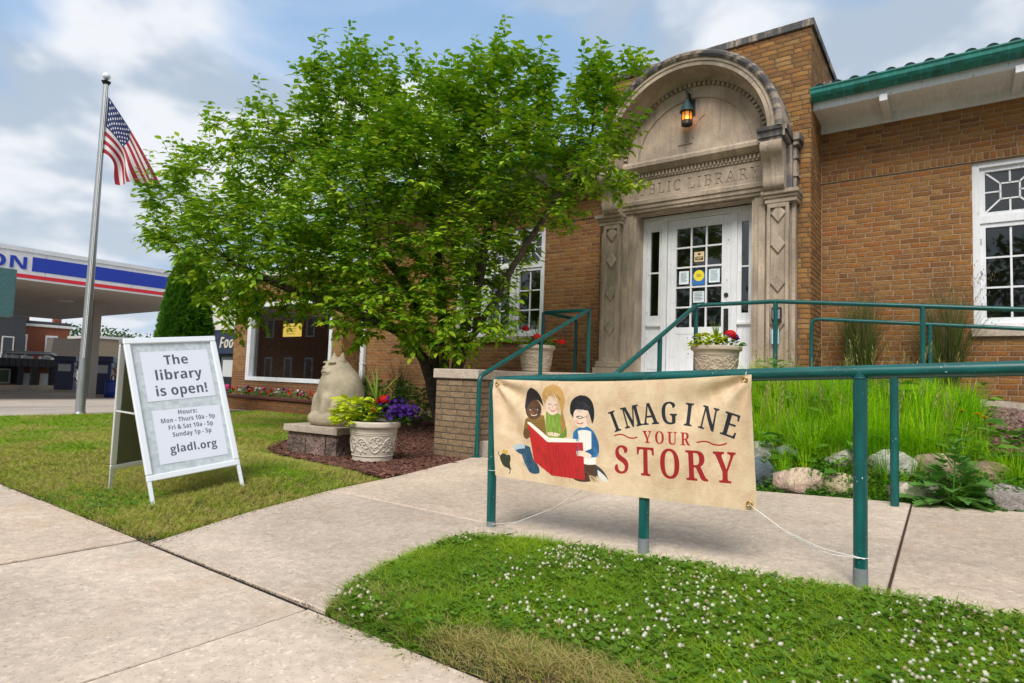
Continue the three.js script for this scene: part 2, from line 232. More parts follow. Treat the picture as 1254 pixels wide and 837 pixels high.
// slab of pavement from a plan outline
function slab(P, h, th = 0.1) {
  const v2 = P.map(p => new THREE.Vector2(p[0], p[1])); const ccw = !THREE.ShapeUtils.isClockWise(v2); const Q = ccw ? P : P.slice().reverse(), V = ccw ? v2 : v2.slice().reverse();
  const pos = []; const top = p => [p[0], h(p[0], p[1]), p[1]], bot = p => [p[0], h(p[0], p[1]) - th, p[1]];
  const e = 0.006, C = Q.reduce((s, p) => [s[0] + p[0] / Q.length, s[1] + p[1] / Q.length], [0, 0]);
  const I = Q.map(p => { const d = Math.hypot(p[0] - C[0], p[1] - C[1]); return [p[0] + (C[0] - p[0]) / d * e * 1.4, p[1] + (C[1] - p[1]) / d * e * 1.4]; });
  for (const f of THREE.ShapeUtils.triangulateShape(V, [])) pos.push(...top(I[f[0]]), ...top(I[f[2]]), ...top(I[f[1]]));
  for (let i = 0; i < Q.length; i++) { const j = (i + 1) % Q.length, a = top(I[i]), b = top(I[j]), c = top(Q[i]), d = top(Q[j]); c[1] -= e; d[1] -= e; pos.push(...a, ...b, ...c, ...b, ...d, ...c); const g = bot(Q[i]), k = bot(Q[j]); pos.push(...c, ...d, ...g, ...d, ...k, ...g); }
  const g = new THREE.BufferGeometry(); g.setAttribute('position', new THREE.Float32BufferAttribute(pos, 3)); g.computeVertexNormals(); return muv(g, P[0][0] * 0.7, P[0][1] * 1.3);
}
const JX = [-2.135, -3.665];
{
  const root = new THREE.Group(); root.name = 'sidewalk'; root.userData.kind = 'structure'; scene.add(root);
  const xs = []; for (let k = -9; k <= 4; k++) xs.push(JX[0] + 1.53 * k);
  for (let i = 0; i < xs.length - 1; i++) obj('slab', slab([[xs[i] + 0.006, -1.586], [xs[i + 1] - 0.006, -1.584], [xs[i + 1] - 0.006, 0.3], [xs[i] + 0.006, 0.3]], (x, z) => 0.004 * Math.sin(i * 2.1)), [M.concrete, M.concrete3, M.concrete][(i + 9) % 3], root);
  mat('joint_dirt', { color: col(0.055, 0.042, 0.03), roughness: 1, map: M.soil.map });
  obj('joint_dirt', [box(-13, 6, -0.06, -0.006, -1.602, -1.574), ...xs.slice(0, -1).map(x => box(x - 0.009, x + 0.009, -0.06, -0.007, -1.572, 0.3))], M.joint_dirt, root);
  const w = new THREE.Group(); w.name = 'entrance_walk'; w.userData.kind = 'structure'; scene.add(w);
  obj('slab', slab([[-3.56, -1.598], [-2.04, -1.598], [-2.17, -1.84], [-2.29, -2.3], [-2.31, -2.65], [-2.31, -3.1], [-3.97, -3.1], [-3.8, -2.3]], walkH), M.concrete2, w);
  obj('slab', slab([[-3.972, -3.11], [-2.31, -3.11], [-2.31, -5.24], [-4.26, -5.24], [-4.2, -4.9], [-4.03, -3.9]], walkH), M.concrete3, w);
  const r = new THREE.Group(); r.name = 'lower_ramp'; r.userData.kind = 'structure'; scene.add(r);
  const jx = -0.235;
  obj('slab', slab([[-2.3, -2.83], [-2.0, -2.88], [jx - 0.005, -2.88], [jx - 0.027, -5.06], [-1.95, -5.06], [-2.3, -5.24]], walkH), M.concrete, r);
  obj('slab', slab([[jx + 0.005, -2.88], [1.6, -2.88], [1.6, -5.06], [jx - 0.018, -5.06]], walkH), M.concrete3, r);
  obj('slab', slab([[1.61, -2.88], [4.0, -2.88], [4.0, -7.2], [2.6, -7.2], [2.6, -5.06], [1.61, -5.06]], walkH), M.concrete, r);
  mat('joint_wood', { color: col(0.55, 0.36, 0.22), roughness: 1, map: M.soil.map });
  obj('expansion_joint', beam([jx, walkH(jx, -2.88) - 0.026, -2.885], [jx - 0.022, walkH(jx, -5.06) - 0.026, -5.055], 0.009, 0.05), M.joint_wood, r);
  obj('mortar_patch', (() => { const g = new THREE.CylinderGeometry(0.10, 0.115, 0.022, 14); g.scale(1.5, 1, 0.8); g.translate(-2.26, walkH(-2.3, -3) + 0.008, -2.99); const p = g.attributes.position; for (let i = 0; i < p.count; i++) { const a = hash2(Math.round(p.getX(i) * 300), Math.round(p.getZ(i) * 300), 4) - 0.5; p.setX(i, p.getX(i) + a * 0.05); p.setZ(i, p.getZ(i) + a * 0.03); } return muv(g); })(), M.cap, r);
  // garage forecourt across the lawn
  struct('forecourt', sheet(arr([[-70, -34, 4], [-34, -13.45, 24]]), arr([[-60, -12, 6], [-12, 30, 10]]), (x, z) => landH(x, z) + 0.012), M.apron);
}
const BED = [[-4.0, -3.66], [-4.6, -3.72], [-5.3, -3.85], [-5.9, -3.92], [-6.6, -4.2], [-7.3, -5.0], [-8.5, -6.4], [-10.4, -7.6], [-11.2, -9.45], [-4.9, -9.45], [-4.9, -5.24], [-4.28, -5.24], [-4.2, -4.9], [-4.04, -3.9]];
{ // bark mulch
  const xs = arr([[-11.3, -3.95, 100]]), zs = arr([[-9.46, -3.6, 90]]), g0 = sheet(xs, zs, (x, z) => landH(x, z) + 0.02 + 0.03 * fbm(x * 9, z * 9, 3, 77));
  const ix = g0.index.array, p = g0.attributes.position, keep = []; for (let i = 0; i < ix.length; i += 3) { const cx = (p.getX(ix[i]) + p.getX(ix[i + 1]) + p.getX(ix[i + 2])) / 3, cz = (p.getZ(ix[i]) + p.getZ(ix[i + 1]) + p.getZ(ix[i + 2])) / 3; if (inPoly(BED, cx + (fbm(cx * 8, cz * 8, 2, 5) - 0.5) * 0.12, cz + (fbm(cx * 8, cz * 8, 2, 6) - 0.5) * 0.12)) keep.push(ix[i], ix[i + 1], ix[i + 2]); }
  g0.setIndex(keep); g0.computeVertexNormals(); struct('mulch_bed', g0, M.mulch);
}
function instances(name, geo, material, list, parent = scene, label, category) {
  const im = new THREE.InstancedMesh(geo, material, list.length); const m = new THREE.Matrix4();
  list.forEach((t, i) => { im.setMatrixAt(i, m.compose(t.p, t.q, t.s)); if (t.c) im.setColorAt(i, t.c); });
  im.name = parent === scene ? numbered(name) : name; im.castShadow = im.receiveShadow = true; im.userData.kind = 'stuff'; if (label) { im.userData.label = label; im.userData.category = category; } parent.add(im); return im;
}
const V3 = (x, y, z) => new THREE.Vector3(x, y, z), EUL = (x, y, z) => new THREE.Quaternion().setFromEuler(new THREE.Euler(x, y, z, 'YXZ'));
// a tuft of bent blades
function tuft(n, h0, h1, w, spread, lean, seed, segs = 2) {
  const r = rngOf(seed), pos = [];
  for (let i = 0; i < n; i++) {
    const a = r() * 6.283, d = Math.sqrt(r()) * spread, x0 = Math.cos(a) * d, z0 = Math.sin(a) * d, b = a + (r() - 0.5) * 2, h = mix(h0, h1, r()), ln = lean * (0.3 + r()) * h, t = r() * 6.283, wx = Math.cos(t) * w / 2, wz = Math.sin(t) * w / 2;
    const P = []; for (let k = 0; k <= segs; k++) { const s = k / segs, q = ln * s * s; P.push([x0 + Math.cos(b) * q, h * s * (1 - 0.25 * s * lean), z0 + Math.sin(b) * q, 1 - s * s]); }
    for (let k = 0; k < segs; k++) { const A = P[k], B = P[k + 1]; const a0 = [A[0] - wx * A[3], A[1], A[2] - wz * A[3]], a1 = [A[0] + wx * A[3], A[1], A[2] + wz * A[3]], b0 = [B[0] - wx * B[3], B[1], B[2] - wz * B[3]], b1 = [B[0] + wx * B[3], B[1], B[2] + wz * B[3]]; pos.push(...a0, ...a1, ...b0); if (k < segs - 1) pos.push(...a1, ...b1, ...b0); }
  }
  const g = new THREE.BufferGeometry(); g.setAttribute('position', new THREE.Float32BufferAttribute(pos, 3)); g.computeVertexNormals(); return g;
}
leafMat('grass', [1, 1, 1], 0.42, { roughness: 0.8, specularIntensity: 0.12 }); leafMat('tall_grass', [1, 1, 1], 0.5, { roughness: 0.7, specularIntensity: 0.15 });
const LAWN = [[-2.0, -1.575], [-2.17, -1.84], [-2.29, -2.3], [-2.3, -2.65], [-2.18, -2.83], [-2.0, -2.885], [3.3, -2.885], [3.3, -1.575]];
const straw = [0.55, 0.42, 0.19];
{
  const r = rngOf(901), g1 = [tuft(13, 0.02, 0.045, 0.0042, 0.03, 1.1, 1), tuft(13, 0.018, 0.042, 0.0042, 0.032, 1.6, 2), tuft(11, 0.025, 0.07, 0.004, 0.03, 1.3, 3)];
  const L = [[], [], []], clov = [], flow = [];
  const deadAt = (x, z) => sstep(0.45, 0.75, 1.25 - Math.hypot((x + 1.08) / 0.62, (z + 1.66) / 0.24)) ;
  for (let i = 0; i < 27000; i++) {
    const x = mix(-2.34, 2.6, Math.pow(r(), 1.15)), z = mix(-2.93, -1.55, r()); const wob = (fbm(x * 7, z * 7, 3, 15) - 0.5) * 0.07; if (!inPoly(LAWN, x + wob, z + wob)) continue;
    const dead = clamp(deadAt(x, z) + sstep(0.56, 0.72, fbm(x * 3.2, z * 3.2, 4, 33)) * 0.55 * sstep(-2.3, -1.7, z)); const n = fbm(x * 2.2, z * 2.2, 3, 44);
    let c = mix3([0.12, 0.26, 0.012], [0.3, 0.46, 0.02], clamp(n * 1.4 - 0.2 + (r() - 0.5) * 0.6)); if (r() < dead * 0.95) c = mix3(c, straw, 0.5 + 0.5 * r()); else if (r() < 0.08) c = mix3(c, straw, 0.5);
    const s = (0.75 + r() * 0.55) * (1 - 0.15 * dead); L[Math.floor(r() * 3)].push({ p: V3(x, landH(x, z), z), q: EUL(0, r() * 6.283, 0), s: V3(s, s, s), c: col(...c) });
    if (r() < 0.42 * (1 - dead) * sstep(0.3, 0.55, fbm(x * 2.6 + 3, z * 2.6, 4, 66))) { const s2 = 0.7 + r() * 0.6; clov.push({ p: V3(x + (r() - 0.5) * 0.04, landH(x, z) + 0.018 + r() * 0.025, z + (r() - 0.5) * 0.04), q: EUL((r() - 0.5) * 0.9, r() * 6.283, (r() - 0.5) * 0.9), s: V3(s2, s2, s2), c: col(...mix3([0.08, 0.19, 0.015], [0.17, 0.31, 0.03], r())) }); }
  }
  L.forEach((l, k) => instances('lawn_grass', g1[k], M.grass, l, scene, ['short mown grass beside the lower ramp', 'leaning short grass beside the lower ramp', 'taller grass tufts in the lawn beside the lower ramp'][k], 'grass'));
  const leaf3 = (() => { const gs = []; for (let k = 0; k < 3; k++) { const g = new THREE.CircleGeometry(0.0075, 6); g.scale(1, 1.1, 1); g.translate(0, 0.0085, 0); g.rotateX(-1.25); g.rotateY(k * 2.094); gs.push(g); } return merge(gs); })();
  instances('clover_leaves', leaf3, M.grass, clov, scene, 'small round clover leaves in the lawn', 'clover');
  // white clover heads: the lawn in front of the ramp, patchy
  mat('clover_head', { color: col(0.72, 0.7, 0.62), roughness: 0.9 });
  const head = (() => { const gs = []; const q = rngOf(5); for (let k = 0; k < 26; k++) { const t = Math.acos(1 - 1.7 * (k + 0.5) / 26), a = k * 2.4; const g = new THREE.ConeGeometry(0.0032, 0.012, 4); g.rotateX(Math.PI / 2); g.lookAt(new THREE.Vector3(Math.sin(t) * Math.cos(a), Math.cos(t), Math.sin(t) * Math.sin(a))); g.translate(Math.sin(t) * Math.cos(a) * 0.006, Math.cos(t) * 0.006, Math.sin(t) * Math.sin(a) * 0.006); gs.push(g); } return merge(gs); })();
  for (let i = 0; i < 24000 && flow.length < 1150; i++) { const x = mix(-2.25, 2.2, Math.pow(r(), 1.1)), z = mix(-2.84, -1.6, r()); if (!inPoly(LAWN, x, z) || r() > sstep(0.42, 0.68, fbm(x * 2.6 + 3, z * 2.6, 4, 66)) || deadAt(x, z) > 0.2) continue; const s = 0.36 + r() * 0.4; flow.push({ p: V3(x, landH(x, z) + 0.032 + r() * 0.035, z), q: EUL((r() - 0.5) * 0.8, r() * 6, (r() - 0.5) * 0.8), s: V3(s, s, s), c: col(...mix3([1, 1, 0.95], [0.6, 0.42, 0.28], Math.pow(r(), 2.5))) }); }
  instances('clover_flowers', head, M.clover_head, flow, scene, 'white clover flowers scattered over the lawn', 'clover');
}
{ // lawn round the A-frame sign
  const r = rngOf(902), g1 = [tuft(11, 0.02, 0.05, 0.0045, 0.034, 1.1, 11), tuft(10, 0.02, 0.06, 0.005, 0.036, 1.3, 12)], far = tuft(9, 0.035, 0.075, 0.011, 0.07, 1.0, 13), L = [[], [], []], clov = [];
  const add = (x, z, k) => {
    const ex = walkEdge(z) - 0.015, wob = (fbm(x * 6, z * 6, 3, 17) - 0.5) * 0.16;
    if (x > ex + wob * 0.5 || z > -1.6 + wob * 0.6 - 0.14 * sstep(-3.85, -3.55, x) || inPoly(BED, x + wob, z + wob) || x < -13.45 || z < -8.25) return;
    const near = sstep(-3.0, -1.9, z) * sstep(-7.5, -4.2, x), dry = sstep(0.36, 0.62, fbm(x * 1.1 + 7, z * 1.6, 4, 35) + 0.12 * sstep(-9, -6, x) * sstep(-4.5, -3, z) - 0.1 * near);
    let c = mix3([0.2, 0.36, 0.02], [0.34, 0.5, 0.035], r()); c = mix3(c, [0.56, 0.47, 0.13], dry * (0.2 + 0.6 * r())); if (r() < 0.07 + 0.24 * dry) c = mix3(c, straw, 0.75);
    const s = 0.75 + r() * 0.5; L[k].push({ p: V3(x, landH(x, z), z), q: EUL(0, r() * 6.283, 0), s: V3(s, s, s), c: col(...c) });
    if (k < 2 && r() < 0.5 * near * (1 - dry)) clov.push({ p: V3(x, landH(x, z) + 0.02 + r() * 0.02, z), q: EUL((r() - 0.5) * 0.9, r() * 6.283, (r() - 0.5) * 0.9), s: V3(0.95, 0.95, 0.95), c: col(...mix3([0.08, 0.21, 0.025], [0.17, 0.33, 0.05], r())) });
  };
  for (let i = 0; i < 34000; i++) { const x = mix(-3.5, -9, Math.pow(r(), 1.25)), z = mix(-1.55, -6.5, Math.pow(r(), 1.1)); add(x, z, i & 1); }
  for (let i = 0; i < 27000; i++) { const x = mix(-6.5, -13.5, r()), z = mix(-1.55, -8.3, r()); add(x, z, 2); }
  instances('lawn_grass', g1[0], M.grass, L[0], scene, 'patchy dry short grass around the folding sign', 'grass'); instances('lawn_grass', g1[1], M.grass, L[1], scene, 'leaning patchy grass around the folding sign', 'grass'); instances('lawn_grass', far, M.grass, L[2], scene, 'grass between the flagpole and the mulch bed', 'grass');
  const leaf3 = (() => { const gs = []; for (let k = 0; k < 3; k++) { const g = new THREE.CircleGeometry(0.008, 6); g.translate(0, 0.009, 0); g.rotateX(-1.25); g.rotateY(k * 2.094); gs.push(g); } return merge(gs); })();
  instances('clover_leaves', leaf3, M.grass, clov, scene, 'clover leaves by the sign and the walk edge', 'clover');
}
{ // wood chips on the mulch, ground cover and dirt crumbs
  const r = rngOf(903), chips = [], g = new THREE.BoxGeometry(0.05, 0.006, 0.014);
  for (let i = 0; i < 15000; i++) { const x = mix(-9, -4.0, Math.pow(r(), 0.75)), z = mix(-3.6, -7.5, Math.pow(r(), 1.2)); if (!inPoly(BED, x, z)) continue; const s = 0.5 + r() * 0.9, k = 0.5 + r() * 0.9; chips.push({ p: V3(x, landH(x, z) + 0.035 + r() * 0.02, z), q: EUL((r() - 0.5) * 0.9, r() * 6.283, (r() - 0.5) * 0.7), s: V3(s, 1, 0.6 + r()), c: col(0.145 * k, 0.062 * k, 0.042 * k) }); }
  mat('chip', { color: col(1, 1, 1), roughness: 1 });
  const crumbs = []; for (let i = 0; i < 1900; i++) { const k = r(); let x, z; if (k < 0.3) { x = mix(-3.7, -2.1, r()); z = -1.592 + (r() - 0.5) * 0.05 * r(); } else if (k < 0.6) { z = mix(-1.6, -3.4, r()); x = walkEdge(z) + 0.02 + 0.1 * r() * r(); } else if (k < 0.8) { x = mix(-6, -3.5, r()); z = -1.59 + 0.07 * r() * r(); } else { x = mix(-2.1, 1.5, r()); z = -1.575 + 0.06 * r() * r(); } const s = 0.2 + r() * r() * 0.75, q = 0.6 + r(); crumbs.push({ p: V3(x, (z > -1.59 ? 0.002 : walkH(x, z)) + 0.001, z), q: EUL(r() * 6, r() * 6, r() * 6), s: V3(s * 1.4, s * 0.6, s), c: col(0.15 * q, 0.105 * q, 0.065 * q) }); }
  instances('dirt_crumbs', new THREE.DodecahedronGeometry(0.0045, 0), M.chip, crumbs, scene, 'brown soil crumbs along the edges of the paving', 'soil');
  instances('mulch_chips', g, M.chip, chips, scene, 'brown bark chips spread over the mulch bed', 'mulch');
}
// ---------- library ----------
const ZW = -9.5, ZT = -8.74, CX = -3.13;                         // main wall, entrance tower front, portal axis
const LIB = thing('library_building', 'brown brick library with an arched stone entrance and green gutters', 'building', [0, 0, 0]);
const brickGeo = [0, 1, 2, 3].map(k => { // unit brick, chamfered face towards +z
  const pos = [], q = (a, b, c, d) => pos.push(...a, ...b, ...c, ...a, ...c, ...d), e = 0.02, f = 0.05;
  const A = [-0.5 + e, -0.5 + f, 0], B = [0.5 - e, -0.5 + f, 0], C = [0.5 - e, 0.5 - f, 0], D = [-0.5 + e, 0.5 - f, 0], h = -0.06, a = [-0.5, -0.5, h], b = [0.5, -0.5, h], c = [0.5, 0.5, h], d = [-0.5, 0.5, h], z = -1;
  q(A, B, C, D); q(a, b, B, A); q(b, c, C, B); q(c, d, D, C); q(d, a, A, D);
  const w = p => [p[0], p[1], z]; q(w(a), w(b), b, a); q(w(b), w(c), c, b); q(w(c), w(d), d, c); q(w(d), w(a), a, d);
  const g = new THREE.BufferGeometry(); g.setAttribute('position', new THREE.Float32BufferAttribute(pos, 3)); g.computeVertexNormals();
  const uv = []; for (let i = 0; i < pos.length; i += 3) uv.push(pos[i] * 0.21 + 0.13 * k + 0.07, pos[i + 1] * 0.06 + pos[i + 2] * 0.02 + 0.29 * k); g.setAttribute('uv', new THREE.Float32BufferAttribute(uv, 2)); return g;
});
const COURSE = 0.0677, JT = 0.0125;
// lays bricks on a face: origin o (u=0,y=0), direction ux along the face, outward normal n
function layBricks(o, ux, n, u0, u1, y0, y1, holes, seed, opt = {}) {
  const r = rngOf(seed), out = [], Q = new THREE.Quaternion().setFromRotationMatrix(new THREE.Matrix4().makeBasis(V3(...ux), V3(0, 1, 0), V3(...n)));
  const put = (a, b, ya, yb) => { if (b - a < 0.025) return; const u = (a + b) / 2, y = (ya + yb) / 2, pr = (opt.proud ?? 0.004) + (r() - 0.5) * 0.002; out.push({ p: V3(o[0] + ux[0] * u + n[0] * pr, y, o[2] + ux[2] * u + n[2] * pr), q: Q.clone().multiply(EUL((r() - 0.5) * 0.012, (r() - 0.5) * 0.008, (r() - 0.5) * 0.008)), s: V3(b - a, yb - ya, 0.02), k: Math.floor(Math.pow(r(), 1.3) * 8), t: r(), g: Math.floor(r() * 4) }); };
  const clip = (a, b, ya, yb) => { let seg = [[a, b]]; for (const [h0, h1, v0, v1] of holes) if (yb > v0 + 0.012 && ya < v1 - 0.012) { const ns = []; for (const [p, q] of seg) { if (q <= h0 || p >= h1) ns.push([p, q]); else { if (p < h0) ns.push([p, h0 - 0.004]); if (q > h1) ns.push([h1 + 0.004, q]); } } seg = ns; } for (const [p, q] of seg) put(p, q, ya, yb); };
  let row = 0;
  for (let y = y0; y < y1 - 0.03; row++) {
    const rl = opt.rowlock && row === 0, h = rl ? 0.1 : COURSE, top = Math.min(y + h, y1); let u = u0 - (rl ? 0 : row % 2 ? 0.108 : 0) - (row % 4 > 1 ? 0.03 : 0);
    const flem = row % 5 === 3;
    let i = 0; while (u < u1) { const l = rl ? 0.0677 : flem ? (i % 2 ? 0.216 : 0.108) : (r() < 0.06 ? 0.108 : 0.216); clip(Math.max(u, u0) + JT / 2, Math.min(u + l, u1) - JT / 2, y + JT / 2, top - JT / 2); u += l; i++; }
    y += h;
  }
  return out;
}
const allBricks = [];
function wallOf(name, geos, lists, mats, mortar = M.mortar) { const w = obj(name, geos, mortar, LIB); for (const l of lists) for (const b of l) allBricks.push({ ...b, w, mats }); return w; }
const winR = [0.18, 2.36, 1.69, 3.91], winL = [-8.42, -6.24, 1.69, 3.91], XR = 5.1, XL = -11.3;
{
  const zi = ZW - 0.32;
  wallOf('wing_wall', [box(-1.6, winR[0], 0.2, 4.72, zi, ZW), box(winR[1], XR, 0.2, 4.72, zi, ZW), box(winR[0], winR[1], 0.2, 1.69, zi, ZW), box(winR[0], winR[1], 3.9, 4.72, zi, ZW), box(-1.6, XR, 3.91, 4.71, ZW, ZW + 0.022)],
    [layBricks([0, 0, ZW], [1, 0, 0], [0, 0, 1], -1.535, 3.2, 0.3, 3.905, [winR], 11), layBricks([0, 0, ZW + 0.022], [1, 0, 0], [0, 0, 1], -1.535, 3.2, 3.915, 4.7, [], 12, { rowlock: true })], M.brick);
  wallOf('wing_wall', [box(XL, winL[0], 0, 4.72, zi, ZW), box(winL[1], -4.6, 0, 4.72, zi, ZW), box(winL[0], winL[1], 0, 1.69, zi, ZW), box(winL[0], winL[1], 3.9, 4.72, zi, ZW), box(XL, -4.6, 3.91, 4.71, ZW, ZW + 0.022), box(XL, XL + 0.3, 0, 4.72, -18, zi)],
    [layBricks([0, 0, ZW], [1, 0, 0], [0, 0, 1], XL, -4.66, 0.35, 3.905, [winL], 13), layBricks([0, 0, ZW + 0.022], [1, 0, 0], [0, 0, 1], XL, -4.66, 3.915, 4.7, [], 14, { rowlock: true })], M.brick);
  const tx0 = -4.68, tx1 = -1.545, dh = [CX - 0.92, CX + 0.92, 0.9, 3.62];
  wallOf('tower_wall', [box(tx0, dh[0], 0.2, 5.88, ZT - 0.3, ZT), box(dh[1], tx1, 0.2, 5.88, ZT - 0.3, ZT), box(dh[0], dh[1], 3.62, 5.88, ZT - 0.3, ZT), box(tx1 - 0.3, tx1, 0.2, 5.88, -10.9, ZT - 0.3), box(tx0, tx0 + 0.3, 0.2, 5.88, -10.9, ZT - 0.3), box(tx0 + 0.3, tx1 - 0.3, 4.6, 5.88, -10.9, -10.6)],
    [layBricks([0, 0, ZT], [1, 0, 0], [0, 0, 1], tx0, tx1 + 0.006, 0.95, 5.87, [[CX - 1.42, CX + 1.42, 0, 4.4], [CX - 1.2, CX + 1.2, 4.3, 5.1], [CX - 0.9, CX + 0.9, 5, 5.5]], 15), layBricks([tx1, 0, ZT], [0, 0, -1], [1, 0, 0], 0.006, 2.1, 0.95, 5.87, [], 16)], M.tbrick, M.mortar_dark);
  obj('coping', [rbox(tx0 - 0.03, -2.55, 5.88, 5.985, ZT - 0.36, ZT + 0.035, 0.008), rbox(-2.545, tx1 + 0.035, 5.88, 5.985, ZT - 0.36, ZT + 0.035, 0.008), rbox(tx1 - 0.34, tx1 + 0.035, 5.88, 5.985, -10.95, ZT - 0.365, 0.008), rbox(tx0 - 0.03, tx0 + 0.34, 5.88, 5.985, -10.95, ZT - 0.365, 0.008)], M.stone_soot, LIB);
}
{ // the 300 bricks that show largest are parts, the rest is one mass per wall
  const cam = V3(0, 0.95, 0);
  const score = b => inView(b.p.x, b.p.y, b.p.z, -0.01) && b.p.x > -2.2 && b.s.x > 0.09 && b.p.y > 1.3 ? b.s.x / b.p.distanceTo(cam) : 0;
  allBricks.forEach(b => (b.sc = score(b))); const top = new Set(allBricks.filter(b => b.sc > 0).sort((a, b) => b.sc - a.sc).slice(0, 300));
  const rest = new Map();
  for (const b of allBricks) {
    if (top.has(b)) { const m = shade(new THREE.Mesh(brickGeo[b.g], b.mats[b.k])); m.name = 'brick'; m.position.copy(b.p); m.quaternion.copy(b.q); m.scale.copy(b.s); b.w.add(m); } else { const k = 0.9 + b.t * 0.2, c = b.mats[b.k].color; (rest.get(b.w) || rest.set(b.w, []).get(b.w)).push({ p: b.p, q: b.q, s: b.s, c: col(c.r * k, c.g * k, c.b * k) }); }
  }
  for (const [w, l] of rest) instances('brickwork', brickGeo[1], M.brickAny, l, w);
}
// ----- roofs, gutters, soffits
function wing(x0, x1, brackets, tileX) {
  obj('gutter', [mould([[4.925, ZT - 0.09], [4.84, ZT - 0.09], [4.825, ZT - 0.06], [4.83, ZT + 0.02], [4.855, ZT + 0.07], [4.89, ZT + 0.1], [4.93, ZT + 0.105], [4.95, ZT + 0.12], [4.965, ZT + 0.12], [4.965, ZT + 0.1], [4.94, ZT + 0.085], [4.925, ZT + 0.06]], x0, x1), ...[0.9, 3.0].map(d => mould([[4.92, ZT + 0.0], [4.82, ZT + 0.0], [4.825, ZT + 0.022], [4.85, ZT + 0.074], [4.887, ZT + 0.105], [4.925, ZT + 0.11], [4.95, ZT + 0.126], [4.97, ZT + 0.126], [4.97, ZT + 0.1]], mix(x0, x1, d / 6.6), mix(x0, x1, d / 6.6) + 0.03))], M.teal_gutter, LIB);
  obj('fascia', [box(x0, x1, 4.735, 4.84, ZT - 0.13, ZT - 0.091)], M.white, LIB);
  obj('soffit', [box(x0, x1, 4.745, 4.77, ZW, ZT - 0.131), box(x0, x1, 4.62, 4.745, ZW + 0.03, ZW + 0.06)], M.white, LIB);
  for (const x of brackets) obj('rafter_tail', rbox(x - 0.045, x + 0.045, 4.655, 4.745, ZW + 0.06, ZT - 0.04, 0.006), M.white, LIB);
  // roof plane rising to the ridge, tiled
  const roof = obj('roof', [(() => { const g = new THREE.BoxGeometry(x1 - x0, 0.06, 6.2); g.rotateX(0.22); g.translate((x0 + x1) / 2, 5.55, -11.84); return muv(g); })(), (() => { const g = new THREE.BoxGeometry(x1 - x0, 0.06, 6.2); g.rotateX(-0.22); g.translate((x0 + x1) / 2, 5.55, -17.88); return muv(g); })()], M.roof_tile, LIB);
  const tg = (() => { const g = new THREE.CylinderGeometry(0.066, 0.075, 0.4, 10, 1, true, -Math.PI / 2, Math.PI); g.rotateX(-Math.PI / 2); g.rotateY(Math.PI); return g; })();
  const cap = (() => { const g = new THREE.CircleGeometry(0.073, 10, 0, Math.PI); g.translate(0, 0, 0.199); return g; })(), tile = merge([tg, cap]);
  const stuff = [];
  for (let x = tileX; x < x1; x += 0.2) for (let k = 0; k < 15; k++) { const z = -8.86 - k * 0.36, y = 4.985 + (ZT - 0.12 - z) * 0.2236; if (k === 0) { const m = shade(new THREE.Mesh(tile, M.roof_tile)); m.name = 'roof_tile'; m.position.set(x, y, z); m.rotation.x = 0.22; roof.add(m); } else stuff.push({ p: V3(x, y, z), q: EUL(0.22, 0, 0), s: V3(1, 1, 1) }); }
  instances('tiling', tile, M.roof_tile, stuff, roof);
}
wing(-1.54, XR, [-0.72, 0.62, 1.96, 3.3], -1.43); wing(XL, -4.69, [-10.6, -9.3, -8.0, -6.7, -5.4], -11.2);
obj('back_wall', [box(XL + 0.3, XR, 0, 4.72, -20, -19.7), box(XR - 0.3, XR, 0, 4.72, -19.7, ZW - 0.32), (() => { const sh = new THREE.Shape([[-19.9, 4.72], [-9.6, 4.72], [-14.85, 6.1]].map(p => new THREE.Vector2(...p))), g = new THREE.ExtrudeGeometry(sh, { depth: 0.25, bevelEnabled: false }); g.applyMatrix4(new THREE.Matrix4().makeBasis(V3(0, 0, 1), V3(0, 1, 0), V3(-1, 0, 0))); g.translate(XL + 0.3, 0, 0); return muv(g); })()], M.mortar, LIB);
obj('inner_floor', [box(XL + 0.3, XR - 0.3, 0.98, 1.08, -19.7, ZW - 0.32), box(-4.38, -1.845, 0.98, 1.08, ZW - 0.32, ZT - 0.3)], M.floor_wood, LIB);
obj('ceiling', [box(XL + 0.3, XR - 0.3, 4.6, 4.7, -19.7, ZW - 0.32), box(-4.38, -1.845, 4.6, 4.7, ZW - 0.32, ZT - 0.3)], M.plaster, LIB);
obj('inner_partition', [box(XL + 0.3, -5.2, 1.08, 4.6, -14.2, -14.1), box(-1.2, XR - 0.3, 1.08, 4.6, -14.2, -14.1), box(-5.2, -1.2, 1.08, 4.6, -13.1, -13.0)], M.plaster, LIB);
obj('tower_roof', box(-4.38, -1.845, 5.5, 5.6, -10.6, ZT - 0.3), M.slate_roof || mat('slate_roof', { color: col(0.1, 0.1, 0.1) }), LIB);
// bits of bird spikes at the roof corner
obj('bird_spike_strip', (() => { const gs = [box(-1.5, -1.2, 5.0, 5.008, -8.9, -8.87)]; const r = rngOf(3); for (let i = 0; i < 26; i++) { const x = mix(-1.5, -1.2, i / 26); gs.push(cyl(0.0022, 0.0015, [x, 5.0, -8.885], [x + (r() - 0.5) * 0.05, 5.12, -8.885 + (r() - 0.5) * 0.08], 4)); } return gs; })(), mat('spike', { color: col(0.6, 0.5, 0.55), roughness: 0.5 }), LIB);
